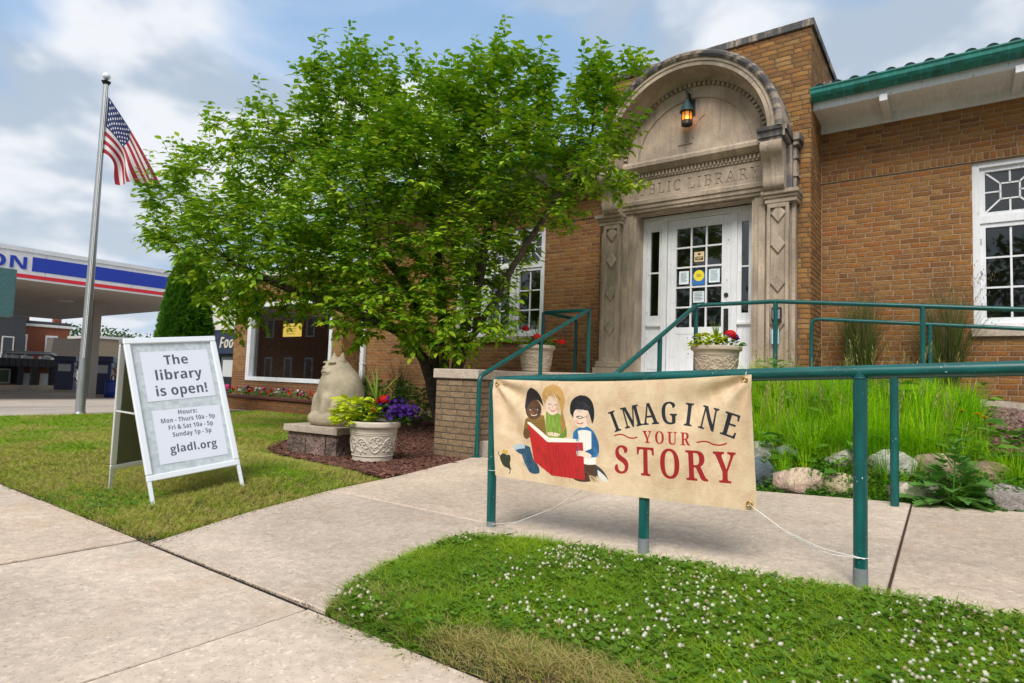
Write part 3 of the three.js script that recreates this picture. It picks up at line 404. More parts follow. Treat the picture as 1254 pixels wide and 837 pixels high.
// ----- windows: three lights, each a leaded transom over a six pane casement
function tripleWindow(x0) {
  const y0 = 1.80, y1 = 3.905, zf = ZW - 0.05, W = 2.18, root = obj('window', [box(x0, x0 + W, y1 - 0.07, y1, zf - 0.1, zf + 0.02), box(x0, x0 + 0.075, y0 + 0.06, y1 - 0.07, zf - 0.1, zf + 0.02), box(x0 + W - 0.075, x0 + W, y0 + 0.06, y1 - 0.07, zf - 0.1, zf + 0.02), box(x0, x0 + W, y0, y0 + 0.06, zf - 0.1, zf + 0.03)], M.white, LIB);
  obj('sill', rbox(x0 - 0.03, x0 + W + 0.03, 1.692, 1.8, ZW - 0.12, ZW + 0.06, 0.008), M.cap, root);
  const lw = (W - 0.15 - 2 * 0.11) / 3, yt = 3.17;
  for (let k = 0; k < 3; k++) {
    const a = x0 + 0.075 + k * (lw + 0.11), b = a + lw; if (k) obj('mullion', box(a - 0.11, a, y0 + 0.06, y1 - 0.07, zf - 0.09, zf + 0.015), M.white, root);
    const s = 0.055, z = zf - 0.055; // sash frames
    obj('transom_frame', [box(a, b, yt - 0.045, yt + 0.05, zf - 0.09, zf), box(a, a + s, yt + 0.05, y1 - 0.07, z - 0.02, zf - 0.02), box(b - s, b, yt + 0.05, y1 - 0.07, z - 0.02, zf - 0.02), box(a + s, b - s, y1 - 0.07 - s, y1 - 0.07, z - 0.02, zf - 0.02), box(a + s, b - s, yt + 0.05, yt + 0.05 + s * 0.8, z - 0.02, zf - 0.02)], M.white, root);
    const ta = a + s, tb = b - s, t0 = yt + 0.05 + s * 0.8, t1 = y1 - 0.07 - s, cx = (ta + tb) / 2, cy = (t0 + t1) / 2, hw = (tb - ta) * 0.19, hh = (t1 - t0) * 0.19, zg = z - 0.004, zb = z + 0.006;
    const bar = (p, q) => beam([p[0], p[1], zb], [q[0], q[1], zb], 0.019, 0.019), I = [[cx - hw, cy - hh], [cx + hw, cy - hh], [cx + hw, cy + hh], [cx - hw, cy + hh]], O = [[ta, t0], [tb, t0], [tb, t1], [ta, t1]], Mi = [[cx, cy - hh], [cx + hw, cy], [cx, cy + hh], [cx - hw, cy]], Mo = [[cx, t0], [tb, cy], [cx, t1], [ta, cy]];
    obj('glazing_bars', [...[0, 1, 2, 3].flatMap(i => [bar(I[i], I[(i + 1) % 4]), bar(O[i], I[i]), bar(Mo[i], Mi[i])])], M.white, root);
    const pane = pts => { const sh = new THREE.Shape(pts.map(p => new THREE.Vector2(...p))), g = new THREE.ExtrudeGeometry(sh, { depth: 0.004, bevelEnabled: false }); g.translate(0, 0, zg - 0.006); obj('pane', g, M.glass, root); };
    pane(I); for (let i = 0; i < 4; i++) { pane([O[i], Mo[i], Mi[i], I[i]]); const j = (i + 1) % 4; pane([Mo[i], O[j], I[j], Mi[i]]); }
    const c0 = y0 + 0.06, c1 = yt - 0.045, sb = 0.075; // casement
    obj('casement_frame', [box(a, a + s, c0, c1, z - 0.02, zf - 0.02), box(b - s, b, c0, c1, z - 0.02, zf - 0.02), box(a + s, b - s, c0, c0 + sb, z - 0.02, zf - 0.02), box(a + s, b - s, c1 - s, c1, z - 0.02, zf - 0.02)], M.white, root);
    const p0 = c0 + sb, p1 = c1 - s; obj('glazing_bars', [box(cx - 0.011, cx + 0.011, p0, p1, z - 0.012, z + 0.014), ...[1, 2].map(i => box(ta, tb, mix(p0, p1, i / 3) - 0.011, mix(p0, p1, i / 3) + 0.011, z - 0.01, z + 0.012))], M.white, root);
    for (let i = 0; i < 3; i++) for (const [u, v] of [[ta, cx], [cx, tb]]) obj('pane', (() => { const g = new THREE.BoxGeometry(v - u - 0.016, (p1 - p0) / 3 - 0.016, 0.004); g.rotateX((hash2(i, k, 9) - 0.5) * 0.012); g.rotateY((hash2(i, k + 5, 9) - 0.5) * 0.012); g.translate((u + v) / 2, mix(p0, p1, (i + 0.5) / 3), zg - 0.004); return g; })(), M.glass, root);
    obj('hinge', [0.18, 0.5, 0.82].map(t => box(a + 0.004, a + 0.016, mix(c0, c1, t) - 0.035, mix(c0, c1, t) + 0.035, zf - 0.02, zf - 0.012)), M.galv, root);
  }
}
tripleWindow(winR[0]); tripleWindow(winL[0]);
// ----- stone portal
const PORT = obj('stone_portal', [box(CX - 1.42, CX - 0.9, 1.08, 4.3, ZT, ZT + 0.14), box(CX + 0.9, CX + 1.42, 1.08, 4.3, ZT, ZT + 0.14), box(CX - 0.9, CX + 0.9, 3.58, 3.7, ZT - 0.1, ZT + 0.1), box(CX - 0.97, CX - 0.862, 1.08, 3.58, ZT - 0.2, ZT + 0.12), box(CX + 0.862, CX + 0.97, 1.08, 3.58, ZT - 0.2, ZT + 0.12)], M.stone, LIB);
{
  // moulded lintel, frieze with cut letters, ledge
  obj('lintel_moulding', [mould([[3.6, ZT + 0.1], [3.6, ZT + 0.17], [3.64, ZT + 0.175], [3.645, ZT + 0.195], [3.7, ZT + 0.2], [3.705, ZT + 0.22], [3.76, ZT + 0.225], [3.775, ZT + 0.2], [3.79, ZT + 0.18], [3.79, ZT + 0.1]], CX - 1.08, CX + 1.08)], M.stone, PORT);
  const fz = ZT + 0.15, sz = 0.2, x0 = CX - 1.1, x1 = CX + 1.1, y0 = 3.79, y1 = 4.1;
  const shape = new THREE.Shape([[x0, y0], [x1, y0], [x1, y1], [x0, y1]].map(p => new THREE.Vector2(...p))), islands = [];
  const txt = 'PUBLIC LIBRARY'; let adv = 0; const glyphs = []; for (const ch of txt) { const ss = font.generateShapes(ch, sz * 1.02); let w = 0; if (ss.length) { const bb = new THREE.Box2().setFromPoints(ss.flatMap(s => s.getPoints(4))); w = bb.max.x; } glyphs.push({ ss, x: adv }); adv += (ch === ' ' ? 0.1 : w + 0.042); }
  const fs = 1.98 / adv, off = CX - 0.98, yb = 3.855;
  for (const { ss, x } of glyphs) for (const s of ss) { const mv = l => l.map(p => new THREE.Vector2((p.x * 0.96 + x) * fs + off, p.y * 0.8 + yb)); shape.holes.push(new THREE.Path(mv(s.getPoints(4)))); for (const h of s.holes) islands.push(new THREE.Shape(mv(h.getPoints(4)))); }
  const fg = new THREE.ExtrudeGeometry([shape, ...islands], { depth: 0.014, bevelEnabled: false }); fg.translate(0, 0, fz - 0.014);
  const frieze = obj('frieze', muv(fg), M.stone, PORT); obj('lettering', box(x0, x1, y0, y1, fz - 0.05, fz - 0.0145), M.stone, frieze); frieze.userData.label = 'stone frieze cut with the words PUBLIC LIBRARY';
  obj('dentil_course', [box(x0, x1, 4.1, 4.125, ZT, fz + 0.02), ...Array.from({ length: 40 }, (_, i) => box(mix(x0, x1, (i + 0.25) / 40), mix(x0, x1, (i + 0.75) / 40), 4.125, 4.185, fz - 0.03, fz + 0.045)), box(x0, x1, 4.125, 4.19, ZT, fz + 0.012)], M.stone, PORT);
  obj('cornice_ledge', [mould([[4.19, ZT], [4.19, fz + 0.03], [4.205, fz + 0.075], [4.25, fz + 0.13], [4.26, fz + 0.15], [4.31, fz + 0.155], [4.33, fz + 0.14], [4.36, fz + 0.1], [4.37, ZT]], CX - 1.1, CX + 1.1)], M.stone, PORT);
  // tympanum with sunk semicircle
  const cy = 4.36, zt = ZT + 0.1; const half = (R, depth, z) => { const s = new THREE.Shape(); s.absarc(0, 0, R, 0, Math.PI, false); s.lineTo(R, 0); const g = new THREE.ExtrudeGeometry(s, { depth, bevelEnabled: false, curveSegments: 40 }); g.translate(CX, cy, z); return muv(g); };
  const ring = (Ra, Rb, depth, z) => { const s = new THREE.Shape(); s.absarc(0, 0, Rb, 0, Math.PI, false); s.lineTo(-Ra, 0); s.absarc(0, 0, Ra, Math.PI, 0, true); s.lineTo(Rb, 0); const g = new THREE.ExtrudeGeometry(s, { depth, bevelEnabled: false, curveSegments: 40 }); g.translate(CX, cy, z); return muv(g); };
  const tym = obj('tympanum', half(1.16, 0.1, ZT), M.stone, PORT); tym.userData.label = 'semicircular carved stone panel behind the lantern';
  obj('raised_band', ring(0.86, 1.03, 0.022, zt), M.stone, tym);
  obj('carved_book_edge', [beam([CX + 0.17, cy + 0.73, zt + 0.004], [CX + 0.17, cy + 0.58, zt + 0.004], 0.016, 0.018), pipe([[CX + 0.17, cy + 0.58, zt], [CX + 0.09, cy + 0.53, zt], [CX + 0.03, cy + 0.45, zt], [CX + 0.01, cy + 0.26, zt]], 0.012, 0.05, 6), beam([CX - 0.22, cy + 0.2, zt + 0.004], [CX + 0.0, cy + 0.2, zt + 0.004], 0.02, 0.02)], M.stone, tym);
  const nD = 46; obj('arch_dentils', Array.from({ length: nD }, (_, i) => { const a = Math.PI * (i + 0.5) / nD, g = new THREE.BoxGeometry(0.05, 0.036, 0.05); g.rotateZ(a); g.translate(CX + Math.cos(a) * 1.055, cy + Math.sin(a) * 1.055, zt + 0.04); return muv(g); }), M.stone, PORT);
  // projecting hood
  obj('arch_hood', [sweepArc([[1.04, zt], [1.04, zt + 0.02], [1.085, zt + 0.02], [1.085, zt + 0.075], [1.12, zt + 0.085], [1.14, zt + 0.12], [1.15, ZT + 0.24], [1.15, ZT + 0.515]], CX, cy, 0, Math.PI, 56)], M.stone, PORT);
  obj('hood_face', [sweepArc([[1.15, ZT + 0.515], [1.15, ZT + 0.53], [1.205, ZT + 0.535], [1.21, ZT + 0.55], [1.25, ZT + 0.555]], CX, cy, 0, Math.PI, 56)], M.stone, PORT);
  const top = obj('hood_top', [sweepArc([[1.25, ZT + 0.555], [1.255, ZT + 0.575], [1.285, ZT + 0.6], [1.32, ZT + 0.605], [1.335, ZT + 0.59], [1.35, ZT + 0.57], [1.35, ZT + 0.003]], CX, cy, 0, Math.PI, 56)], M.stone_soot, PORT); top.userData.label = 'soot blackened outer moulding of the arch hood';
  for (const s of [-1, 1]) {
    const X = d => CX + s * d, bx = (a, b, ...r) => box(Math.min(X(a), X(b)), Math.max(X(a), X(b)), ...r), rb = (a, b, y0, y1, z0, z1, r = 0.008) => rbox(Math.min(X(a), X(b)), Math.max(X(a), X(b)), y0, y1, z0, z1, r);
    // pilaster: shaft, sunk panel with lozenges
    const pil = obj('pilaster', [bx(1.09, 1.36, 1.3, 3.44, ZT + 0.14, ZT + 0.2), bx(1.09, 1.13, 1.3, 3.44, ZT + 0.2, ZT + 0.24), bx(1.32, 1.36, 1.3, 3.44, ZT + 0.2, ZT + 0.24), bx(1.13, 1.32, 3.38, 3.44, ZT + 0.2, ZT + 0.24), bx(1.13, 1.32, 1.3, 1.36, ZT + 0.2, ZT + 0.24), bx(0.965, 1.05, 1.3, 3.44, ZT + 0.14, ZT + 0.175), bx(1.385, 1.43, 1.3, 3.44, ZT + 0.14, ZT + 0.165)], s > 0 ? M.stone : M.stone, PORT);
    const loz = (y, hx, hy) => { const sh = new THREE.Shape([[0, -hy], [hx, 0], [0, hy], [-hx, 0]].map(p => new THREE.Vector2(...p))), g = new THREE.ExtrudeGeometry(sh, { depth: 0.018, bevelEnabled: true, bevelSize: 0.012, bevelThickness: 0.012, bevelSegments: 1 }); g.translate(X(1.225), y, ZT + 0.2); return muv(g); };
    for (const y of [3.3, 2.88, 2.36, 1.82]) obj('lozenge', loz(y, 0.08, 0.11), M.stone, pil);
    obj('pilaster_base', [rb(0.95, 1.47, 1.085, 1.2, ZT + 0.003, ZT + 0.3), rb(0.96, 1.45, 1.2, 1.25, ZT + 0.003, ZT + 0.275, 0.02), rb(0.96, 1.44, 1.25, 1.3, ZT + 0.003, ZT + 0.255)], M.stone, PORT);
    obj('capital', [rb(1.06, 1.46, 3.44, 3.5, ZT + 0.003, ZT + 0.25), rb(1.04, 1.475, 3.5, 3.545, ZT + 0.003, ZT + 0.275, 0.014), rb(1.02, 1.49, 3.545, 3.6, ZT + 0.003, ZT + 0.31, 0.01)], M.stone, PORT);
    obj('bracket_pier', [rb(1.06, 1.4, 3.6, 4.2, ZT + 0.14, ZT + 0.24), rb(1.38, 1.44, 3.6, 4.2, ZT + 0.003, ZT + 0.16), rb(1.39, 1.46, 3.78, 3.83, ZT + 0.003, ZT + 0.18), rb(1.39, 1.46, 4.02, 4.06, ZT + 0.003, ZT + 0.18)], s > 0 ? M.stone_soot : M.stone, PORT);
    // scroll bracket
    const sh = new THREE.Shape(); sh.moveTo(0, 3.605); sh.lineTo(0.07, 3.61); sh.bezierCurveTo(0.15, 3.62, 0.135, 3.7, 0.13, 3.76); sh.bezierCurveTo(0.135, 3.9, 0.18, 3.96, 0.26, 4.03); sh.bezierCurveTo(0.33, 4.08, 0.34, 4.17, 0.26, 4.2); sh.lineTo(0, 4.2); sh.closePath();
    const mk = (w, grow) => { const g = new THREE.ExtrudeGeometry(sh, { depth: w, bevelEnabled: true, bevelSize: 0.008, bevelThickness: 0.008, bevelSegments: 2, curveSegments: 10 }); g.applyMatrix4(new THREE.Matrix4().makeBasis(V3(0, 0, 1), V3(0, 1, 0), V3(-1, 0, 0))); g.translate(X(1.195) + w / 2, 0, ZT + 0.24 + grow); return muv(g); };
    const br = obj('scroll_bracket', [mk(0.25, 0)], M.stone, PORT); obj('centre_bead', [mk(0.03, 0.014)], M.stone, br);
    obj('volute', [cyl(0.07, 0.07, [X(1.195) - 0.135, 4.13, ZT + 0.475], [X(1.195) + 0.135, 4.13, ZT + 0.475], 18), cyl(0.076, 0.076, [X(1.195) - 0.022, 4.13, ZT + 0.478], [X(1.195) + 0.022, 4.13, ZT + 0.478], 18)], M.stone, br);
    const prof = d => [[4.2, 0], [4.2, 0.5 + d], [4.235, 0.51 + d], [4.245, 0.53 + d], [4.31, 0.545 + d], [4.325, 0.57 + d], [4.365, 0.58 + d], [4.375, 0]].map(p => [p[0], ZT + p[1]]);
    obj('impost_block', [mould(prof(0.01), Math.min(X(1.03), X(1.345)), Math.max(X(1.03), X(1.345))), rb(1.345, 1.375, 4.22, 4.36, ZT + 0.003, ZT + 0.555, 0.01), rb(1.375, 1.4, 4.3, 4.365, ZT + 0.003, ZT + 0.565, 0.008), rb(1.4, 1.47, 4.2, 4.26, ZT + 0.003, ZT + 0.2, 0.008), rb(1.4, 1.5, 4.26, 4.36, ZT + 0.003, ZT + 0.225, 0.012)], s > 0 ? M.stone_soot : M.stone, PORT);
  }
}
// ----- door with side lights
{
  const z = ZT - 0.19, D0 = CX - 0.46, D1 = CX + 0.5, top = 3.5, bot = 1.095, glassZ = z - 0.02;
  const fr = obj('door_frame', [box(CX - 0.862, CX + 0.862, top, 3.58, z - 0.06, z + 0.03), box(CX - 0.862, CX - 0.8, bot, top, z - 0.06, z + 0.03), box(CX + 0.8, CX + 0.862, bot, top, z - 0.06, z + 0.03), box(D0 - 0.09, D0 - 0.008, bot, top, z - 0.06, z + 0.035), box(D1 + 0.008, D1 + 0.09, bot, top, z - 0.06, z + 0.035), box(CX - 0.862, CX + 0.862, 1.07, 1.1, z - 0.1, z + 0.16)], M.white, LIB);
  for (const [a, b] of [[CX - 0.8, D0 - 0.09], [D1 + 0.09, CX + 0.8]]) {
    const sl = obj('side_light', [box(a, b, bot, 1.86, z - 0.03, z), box(a + 0.03, b - 0.03, 1.2, 1.8, z, z + 0.008), rbox(a, b, 1.86, 1.9, z - 0.03, z + 0.045), box(a, a + 0.055, 1.9, top, z - 0.03, z + 0.005), box(b - 0.055, b, 1.9, top, z - 0.03, z + 0.005), box(a + 0.055, b - 0.055, 3.36, top, z - 0.03, z + 0.005), box(a + 0.055, b - 0.055, 1.9, 2.03, z - 0.03, z + 0.005), box(a + 0.055, b - 0.055, 2.69, 2.715, z - 0.025, z)], M.white, LIB);
    obj('pane', box(a + 0.055, b - 0.055, 2.03, 2.69, glassZ - 0.004, glassZ), M.glass, sl); obj('pane', box(a + 0.055, b - 0.055, 2.715, 3.36, glassZ - 0.004, glassZ), M.glass, sl);
  }
  const gx0 = D0 + 0.135, gx1 = D1 - 0.135, gy0 = 1.84, gy1 = 3.36, mb = 0.012;
  const door = obj('door', [box(D0, gx0, bot, top - 0.008, z - 0.035, z + 0.008), box(gx1, D1, bot, top - 0.008, z - 0.035, z + 0.008), box(gx0, gx1, gy1, top - 0.008, z - 0.035, z + 0.008), box(gx0, gx1, bot, gy0, z - 0.035, z + 0.002), box(gx0, gx1, 1.74, gy0, z + 0.002, z + 0.008), box(gx0, gx1, bot, 1.22, z + 0.002, z + 0.008)], M.white, LIB); door.userData.label = 'white front door with fifteen panes and notices';
  const cx = i => mix(gx0, gx1, i / 3), cyy = j => mix(gy0, gy1, j / 5);
  obj('muntins', [...[1, 2].map(i => box(cx(i) - mb, cx(i) + mb, gy0, gy1, z - 0.026, z + 0.004)), ...[1, 2, 3, 4].map(j => box(gx0, gx1, cyy(j) - mb, cyy(j) + mb, z - 0.024, z + 0.002))], M.white, door);
  for (let i = 0; i < 3; i++) for (let j = 0; j < 5; j++) obj('pane', box(cx(i) + 0.004, cx(i + 1) - 0.004, cyy(j) + 0.004, cyy(j + 1) - 0.004, glassZ - 0.004, glassZ), M.glass, door);
  obj('deadbolt', [cyl(0.032, 0.03, [D1 - 0.065, 2.3, z + 0.008], [D1 - 0.065, 2.3, z + 0.03], 14)], M.dark_metal, door);
  obj('handle', [rbox(D1 - 0.1, D1 - 0.03, 1.72, 2.1, z + 0.008, z + 0.014), pipe([[D1 - 0.065, 1.8, z + 0.012], [D1 - 0.065, 1.8, z + 0.06], [D1 - 0.065, 2.0, z + 0.06], [D1 - 0.065, 2.0, z + 0.012]], 0.012, 0.03, 8)], M.dark_metal, door);
  // notices taped to the inside of the panes
  const lines = (g, x, y, w, h, n) => { g.fillStyle = '#555c66'; for (let k = 0; k < n; k++) g.fillRect(x + (k % 2) * w * 0.06, y + h * k / n, w * (0.75 + 0.25 * hash2(k, n, 3)), h / n * 0.42); };
  const note = (i, j, w, h, draw, label) => { const m = obj('notice', (() => { const g = new THREE.PlaneGeometry(w, h); g.translate((cx(i) + cx(i + 1)) / 2, (cyy(j) + cyy(j + 1)) / 2, glassZ + 0.002); return g; })(), new THREE.MeshStandardMaterial({ name: 'notice', roughness: 0.8, map: canvasTex(128, 160, draw) }), door); m.userData.label = label; };
  note(1, 3, 0.15, 0.15, (g, w, h) => { g.fillStyle = '#d9c49a'; g.fillRect(0, 0, w, h); g.fillStyle = '#3a2a1c'; g.fillRect(w * .36, h * .14, w * .28, h * .2); g.fillRect(w * .1, h * .5, w * .8, h * .36); g.fillStyle = '#d9c49a'; g.fillRect(w * .18, h * .58, w * .64, h * .06); g.fillRect(w * .18, h * .7, w * .5, h * .06); }, 'tan notice with dark emblem');
  note(0, 2, 0.15, 0.2, (g, w, h) => { g.fillStyle = '#dfeaf0'; g.fillRect(0, 0, w, h); lines(g, w * .14, h * .12, w * .7, h * .75, 9); }, 'pale printed notice');
  note(1, 2, 0.19, 0.25, (g, w, h) => { g.fillStyle = '#2f6fb0'; g.fillRect(0, 0, w, h); g.fillStyle = '#12304f'; g.fillRect(0, 0, w, h * .3); g.fillStyle = '#e9d52a'; g.beginPath(); g.arc(w / 2, h * .43, w * .42, 0, 7); g.fill(); lines(g, w * .28, h * .34, w * .45, h * .2, 3); }, 'blue notice with yellow disc');
  note(2, 2, 0.16, 0.2, (g, w, h) => { g.fillStyle = '#dcebf2'; g.fillRect(0, 0, w, h); lines(g, w * .12, h * .1, w * .74, h * .8, 10); }, 'pale printed notice');
  note(1, 1, 0.17, 0.17, (g, w, h) => { g.fillStyle = '#cfd9de'; g.fillRect(0, 0, w, h); lines(g, w * .1, h * .12, w * .8, h * .75, 6); }, 'grey printed notice');
}
{ // lantern on the tympanum
  const x = CX - 0.02, y = 4.86, z = ZT + 0.29, L = thing('wall_lantern', 'lit amber wall lantern on the stone panel over the entrance', 'lantern', [x, y, z]);
  mat('verdigris', { color: col(0.03, 0.07, 0.075), roughness: 0.6, metalness: 0.5 });
  obj('roof', [(() => { const g = new THREE.ConeGeometry(0.1, 0.19, 8); g.translate(0, 0.215, 0); return g; })(), cyl(0.115, 0.1, [0, 0.095, 0], [0, 0.125, 0], 8)], M.verdigris, L);
  obj('cage', [cyl(0.083, 0.083, [0, -0.105, 0], [0, -0.085, 0], 8), cyl(0.08, 0.085, [0, 0.08, 0], [0, 0.1, 0], 8), cyl(0.074, 0.074, [0, -0.045, 0], [0, -0.035, 0], 8), ...Array.from({ length: 8 }, (_, i) => { const a = i * Math.PI / 4; return beam([Math.cos(a) * 0.076, -0.1, Math.sin(a) * 0.076], [Math.cos(a) * 0.08, 0.09, Math.sin(a) * 0.08], 0.01, 0.01); })], M.dark_metal, L);
  obj('amber_glass', [cyl(0.069, 0.072, [0, -0.083, 0], [0, 0.08, 0], 16, false)], new THREE.MeshPhysicalMaterial({ name: 'amber_glass', color: col(1, 0.5, 0.13), transmission: 0.85, thickness: 0, roughness: 0.45, side: THREE.DoubleSide }), L);
  obj('bulb', [sph(0.03, 0, 0.0, 0, 1, 1.4, 1, 12)], new THREE.MeshStandardMaterial({ name: 'bulb', color: col(1, 0.8, 0.4), emissive: col(1, 0.62, 0.2), emissiveIntensity: 2.6 }), L);
  const pl = new THREE.PointLight(new THREE.Color(1, 0.62, 0.25), 0.02, 0, 2); pl.position.set(0, 0, 0); pl.castShadow = true; L.add(pl);
  obj('arm', [pipe([[0, 0.3, 0], [0, 0.37, -0.02], [0.0, 0.4, -0.09], [0.0, 0.3, -0.14], [0, 0.2, -0.185]], 0.018, 0.06, 8), (() => { const g = new THREE.TorusGeometry(0.055, 0.018, 8, 16); g.rotateY(Math.PI / 2); g.translate(0, 0.21, -0.12); return g; })(), pipe([[0, 0.3, 0], [0, 0.38, 0.01], [-0.02, 0.44, 0.03]], 0.012, 0.03, 6), pipe([[0, 0.37, 0], [0.03, 0.43, -0.01]], 0.01, 0.02, 6), rbox(-0.06, 0.06, 0.1, 0.34, -0.187, -0.165, 0.01)], M.dark_metal, L);
}
{ // call box and tag on the right pilaster
  const b = thing('call_box', 'small dark call box on the stone pilaster beside the door', 'call box', [CX + 1.225, 1.93, ZT + 0.24]); obj('housing', rbox(-0.06, 0.06, -0.09, 0.1, 0, 0.05, 0.008), M.black, b); obj('keypad', box(-0.045, 0.045, -0.05, 0.07, 0.05, 0.053), M.galv, b);
  tag(obj('hanging_tag', rbox(CX + 1.16, CX + 1.25, 1.55, 1.74, ZT + 0.245, ZT + 0.25, 0.002), mat('tag_blue', { color: col(0.35, 0.6, 0.75), roughness: 0.5 })), 'pale blue tag hanging below the call box', 'tag');
  const dp = thing('downspout', 'white downspout at the left end of the library wall', 'downspout', [XL + 0.12, 0, ZW + 0.06]); obj('pipe', [rbox(-0.06, 0.06, 0.2, 4.5, -0.045, 0.045, 0.01), beam([0, 4.48, 0], [0, 4.84, 0.62], 0.1, 0.08)], M.white, dp); obj('strap', [1.2, 2.6, 3.9].map(y => rbox(-0.075, 0.075, y, y + 0.03, -0.058, 0.049, 0.004)), M.white_old, dp);
}
// ---------- steps, cheek walls, landing ----------
{
  const st = thing('entrance_steps', 'concrete steps and landing up to the library door', 'steps', [0, 0, 0]);
  const y0 = walkH(-3.4, -5.3), rise = (1.09 - y0) / 6; for (let k = 0; k < 5; k++) obj('step', rbox(-4.27, -2.62, -0.1, y0 + rise * (k + 1), -5.66 - 0.37 * k, -5.3 - 0.37 * k, 0.012), M.cap, st);
  obj('landing', [rbox(-5.35, -1.56, 0.95, 1.085, ZT - 0.02, -7.16, 0.012), rbox(-5.3, -1.6, -0.1, 0.95, ZT, -7.2, 0.01)], M.cap, st);
  const ramp = obj('upper_ramp', [(() => { const P = [[-1.555, upperH(-1.555)], [-1.72 + 0.2, upperH(-1.52)], [4.6, upperH(4.6)], [4.6, upperH(4.6) - 0.16], [-1.555, upperH(-1.555) - 0.16]]; const g = new THREE.ExtrudeGeometry(new THREE.Shape(P.map(p => new THREE.Vector2(...p))), { depth: 1.25, bevelEnabled: false }); g.translate(0, 0, -8.62); return muv(g); })()], M.cap, st);
  function cheek(name, label, x0, x1, seed) {
    const w = thing(name, label, 'wall', [0, 0, 0], 0, 'brick walls flanking the entrance steps'); const zf = -5.27, zb = -7.155, top = 0.95;
    const core = obj('wall_core', box(x0, x1, -0.15, top, zb, zf), M.mortar_grey, w); const r = rngOf(seed);
    const lists = [layBricks([0, 0, zf], [1, 0, 0], [0, 0, 1], x0, x1, -0.08, top, [], seed), layBricks([x1, 0, zf], [0, 0, -1], [1, 0, 0], 0, zf - zb, -0.08, top, [], seed + 1), layBricks([x0, 0, zb], [0, 0, 1], [-1, 0, 0], 0, zf - zb, -0.08, top, [], seed + 2)];
    const all = lists.flat(), f = all.slice().sort((a, b) => (b.s.x / b.p.length()) - (a.s.x / a.p.length())).slice(0, 290), S = new Set(f), rest = [];
    for (const b of all) { if (S.has(b)) { const m = shade(new THREE.Mesh(brickGeo[b.g], M.pbrick[b.k % 5])); m.name = 'brick'; m.position.copy(b.p); m.quaternion.copy(b.q); m.scale.copy(b.s); core.add(m); } else rest.push({ p: b.p, q: b.q, s: b.s, c: M.pbrick[b.k % 5].color }); }
    if (rest.length) instances('brickwork', brickGeo[2], M.brickAny, rest, core);
    obj('cap', rbox(x0 - 0.03, x1 + 0.03, top, 1.06, zb, zf + 0.035, 0.012), M.cap, w);
  }
  cheek('cheek_wall', 'tan brick wall with concrete cap between the mulch bed and the steps', -4.92, -4.3, 41); cheek('cheek_wall', 'tan brick wall with concrete cap between the steps and the grass bank', -2.59, -1.92, 51);
}
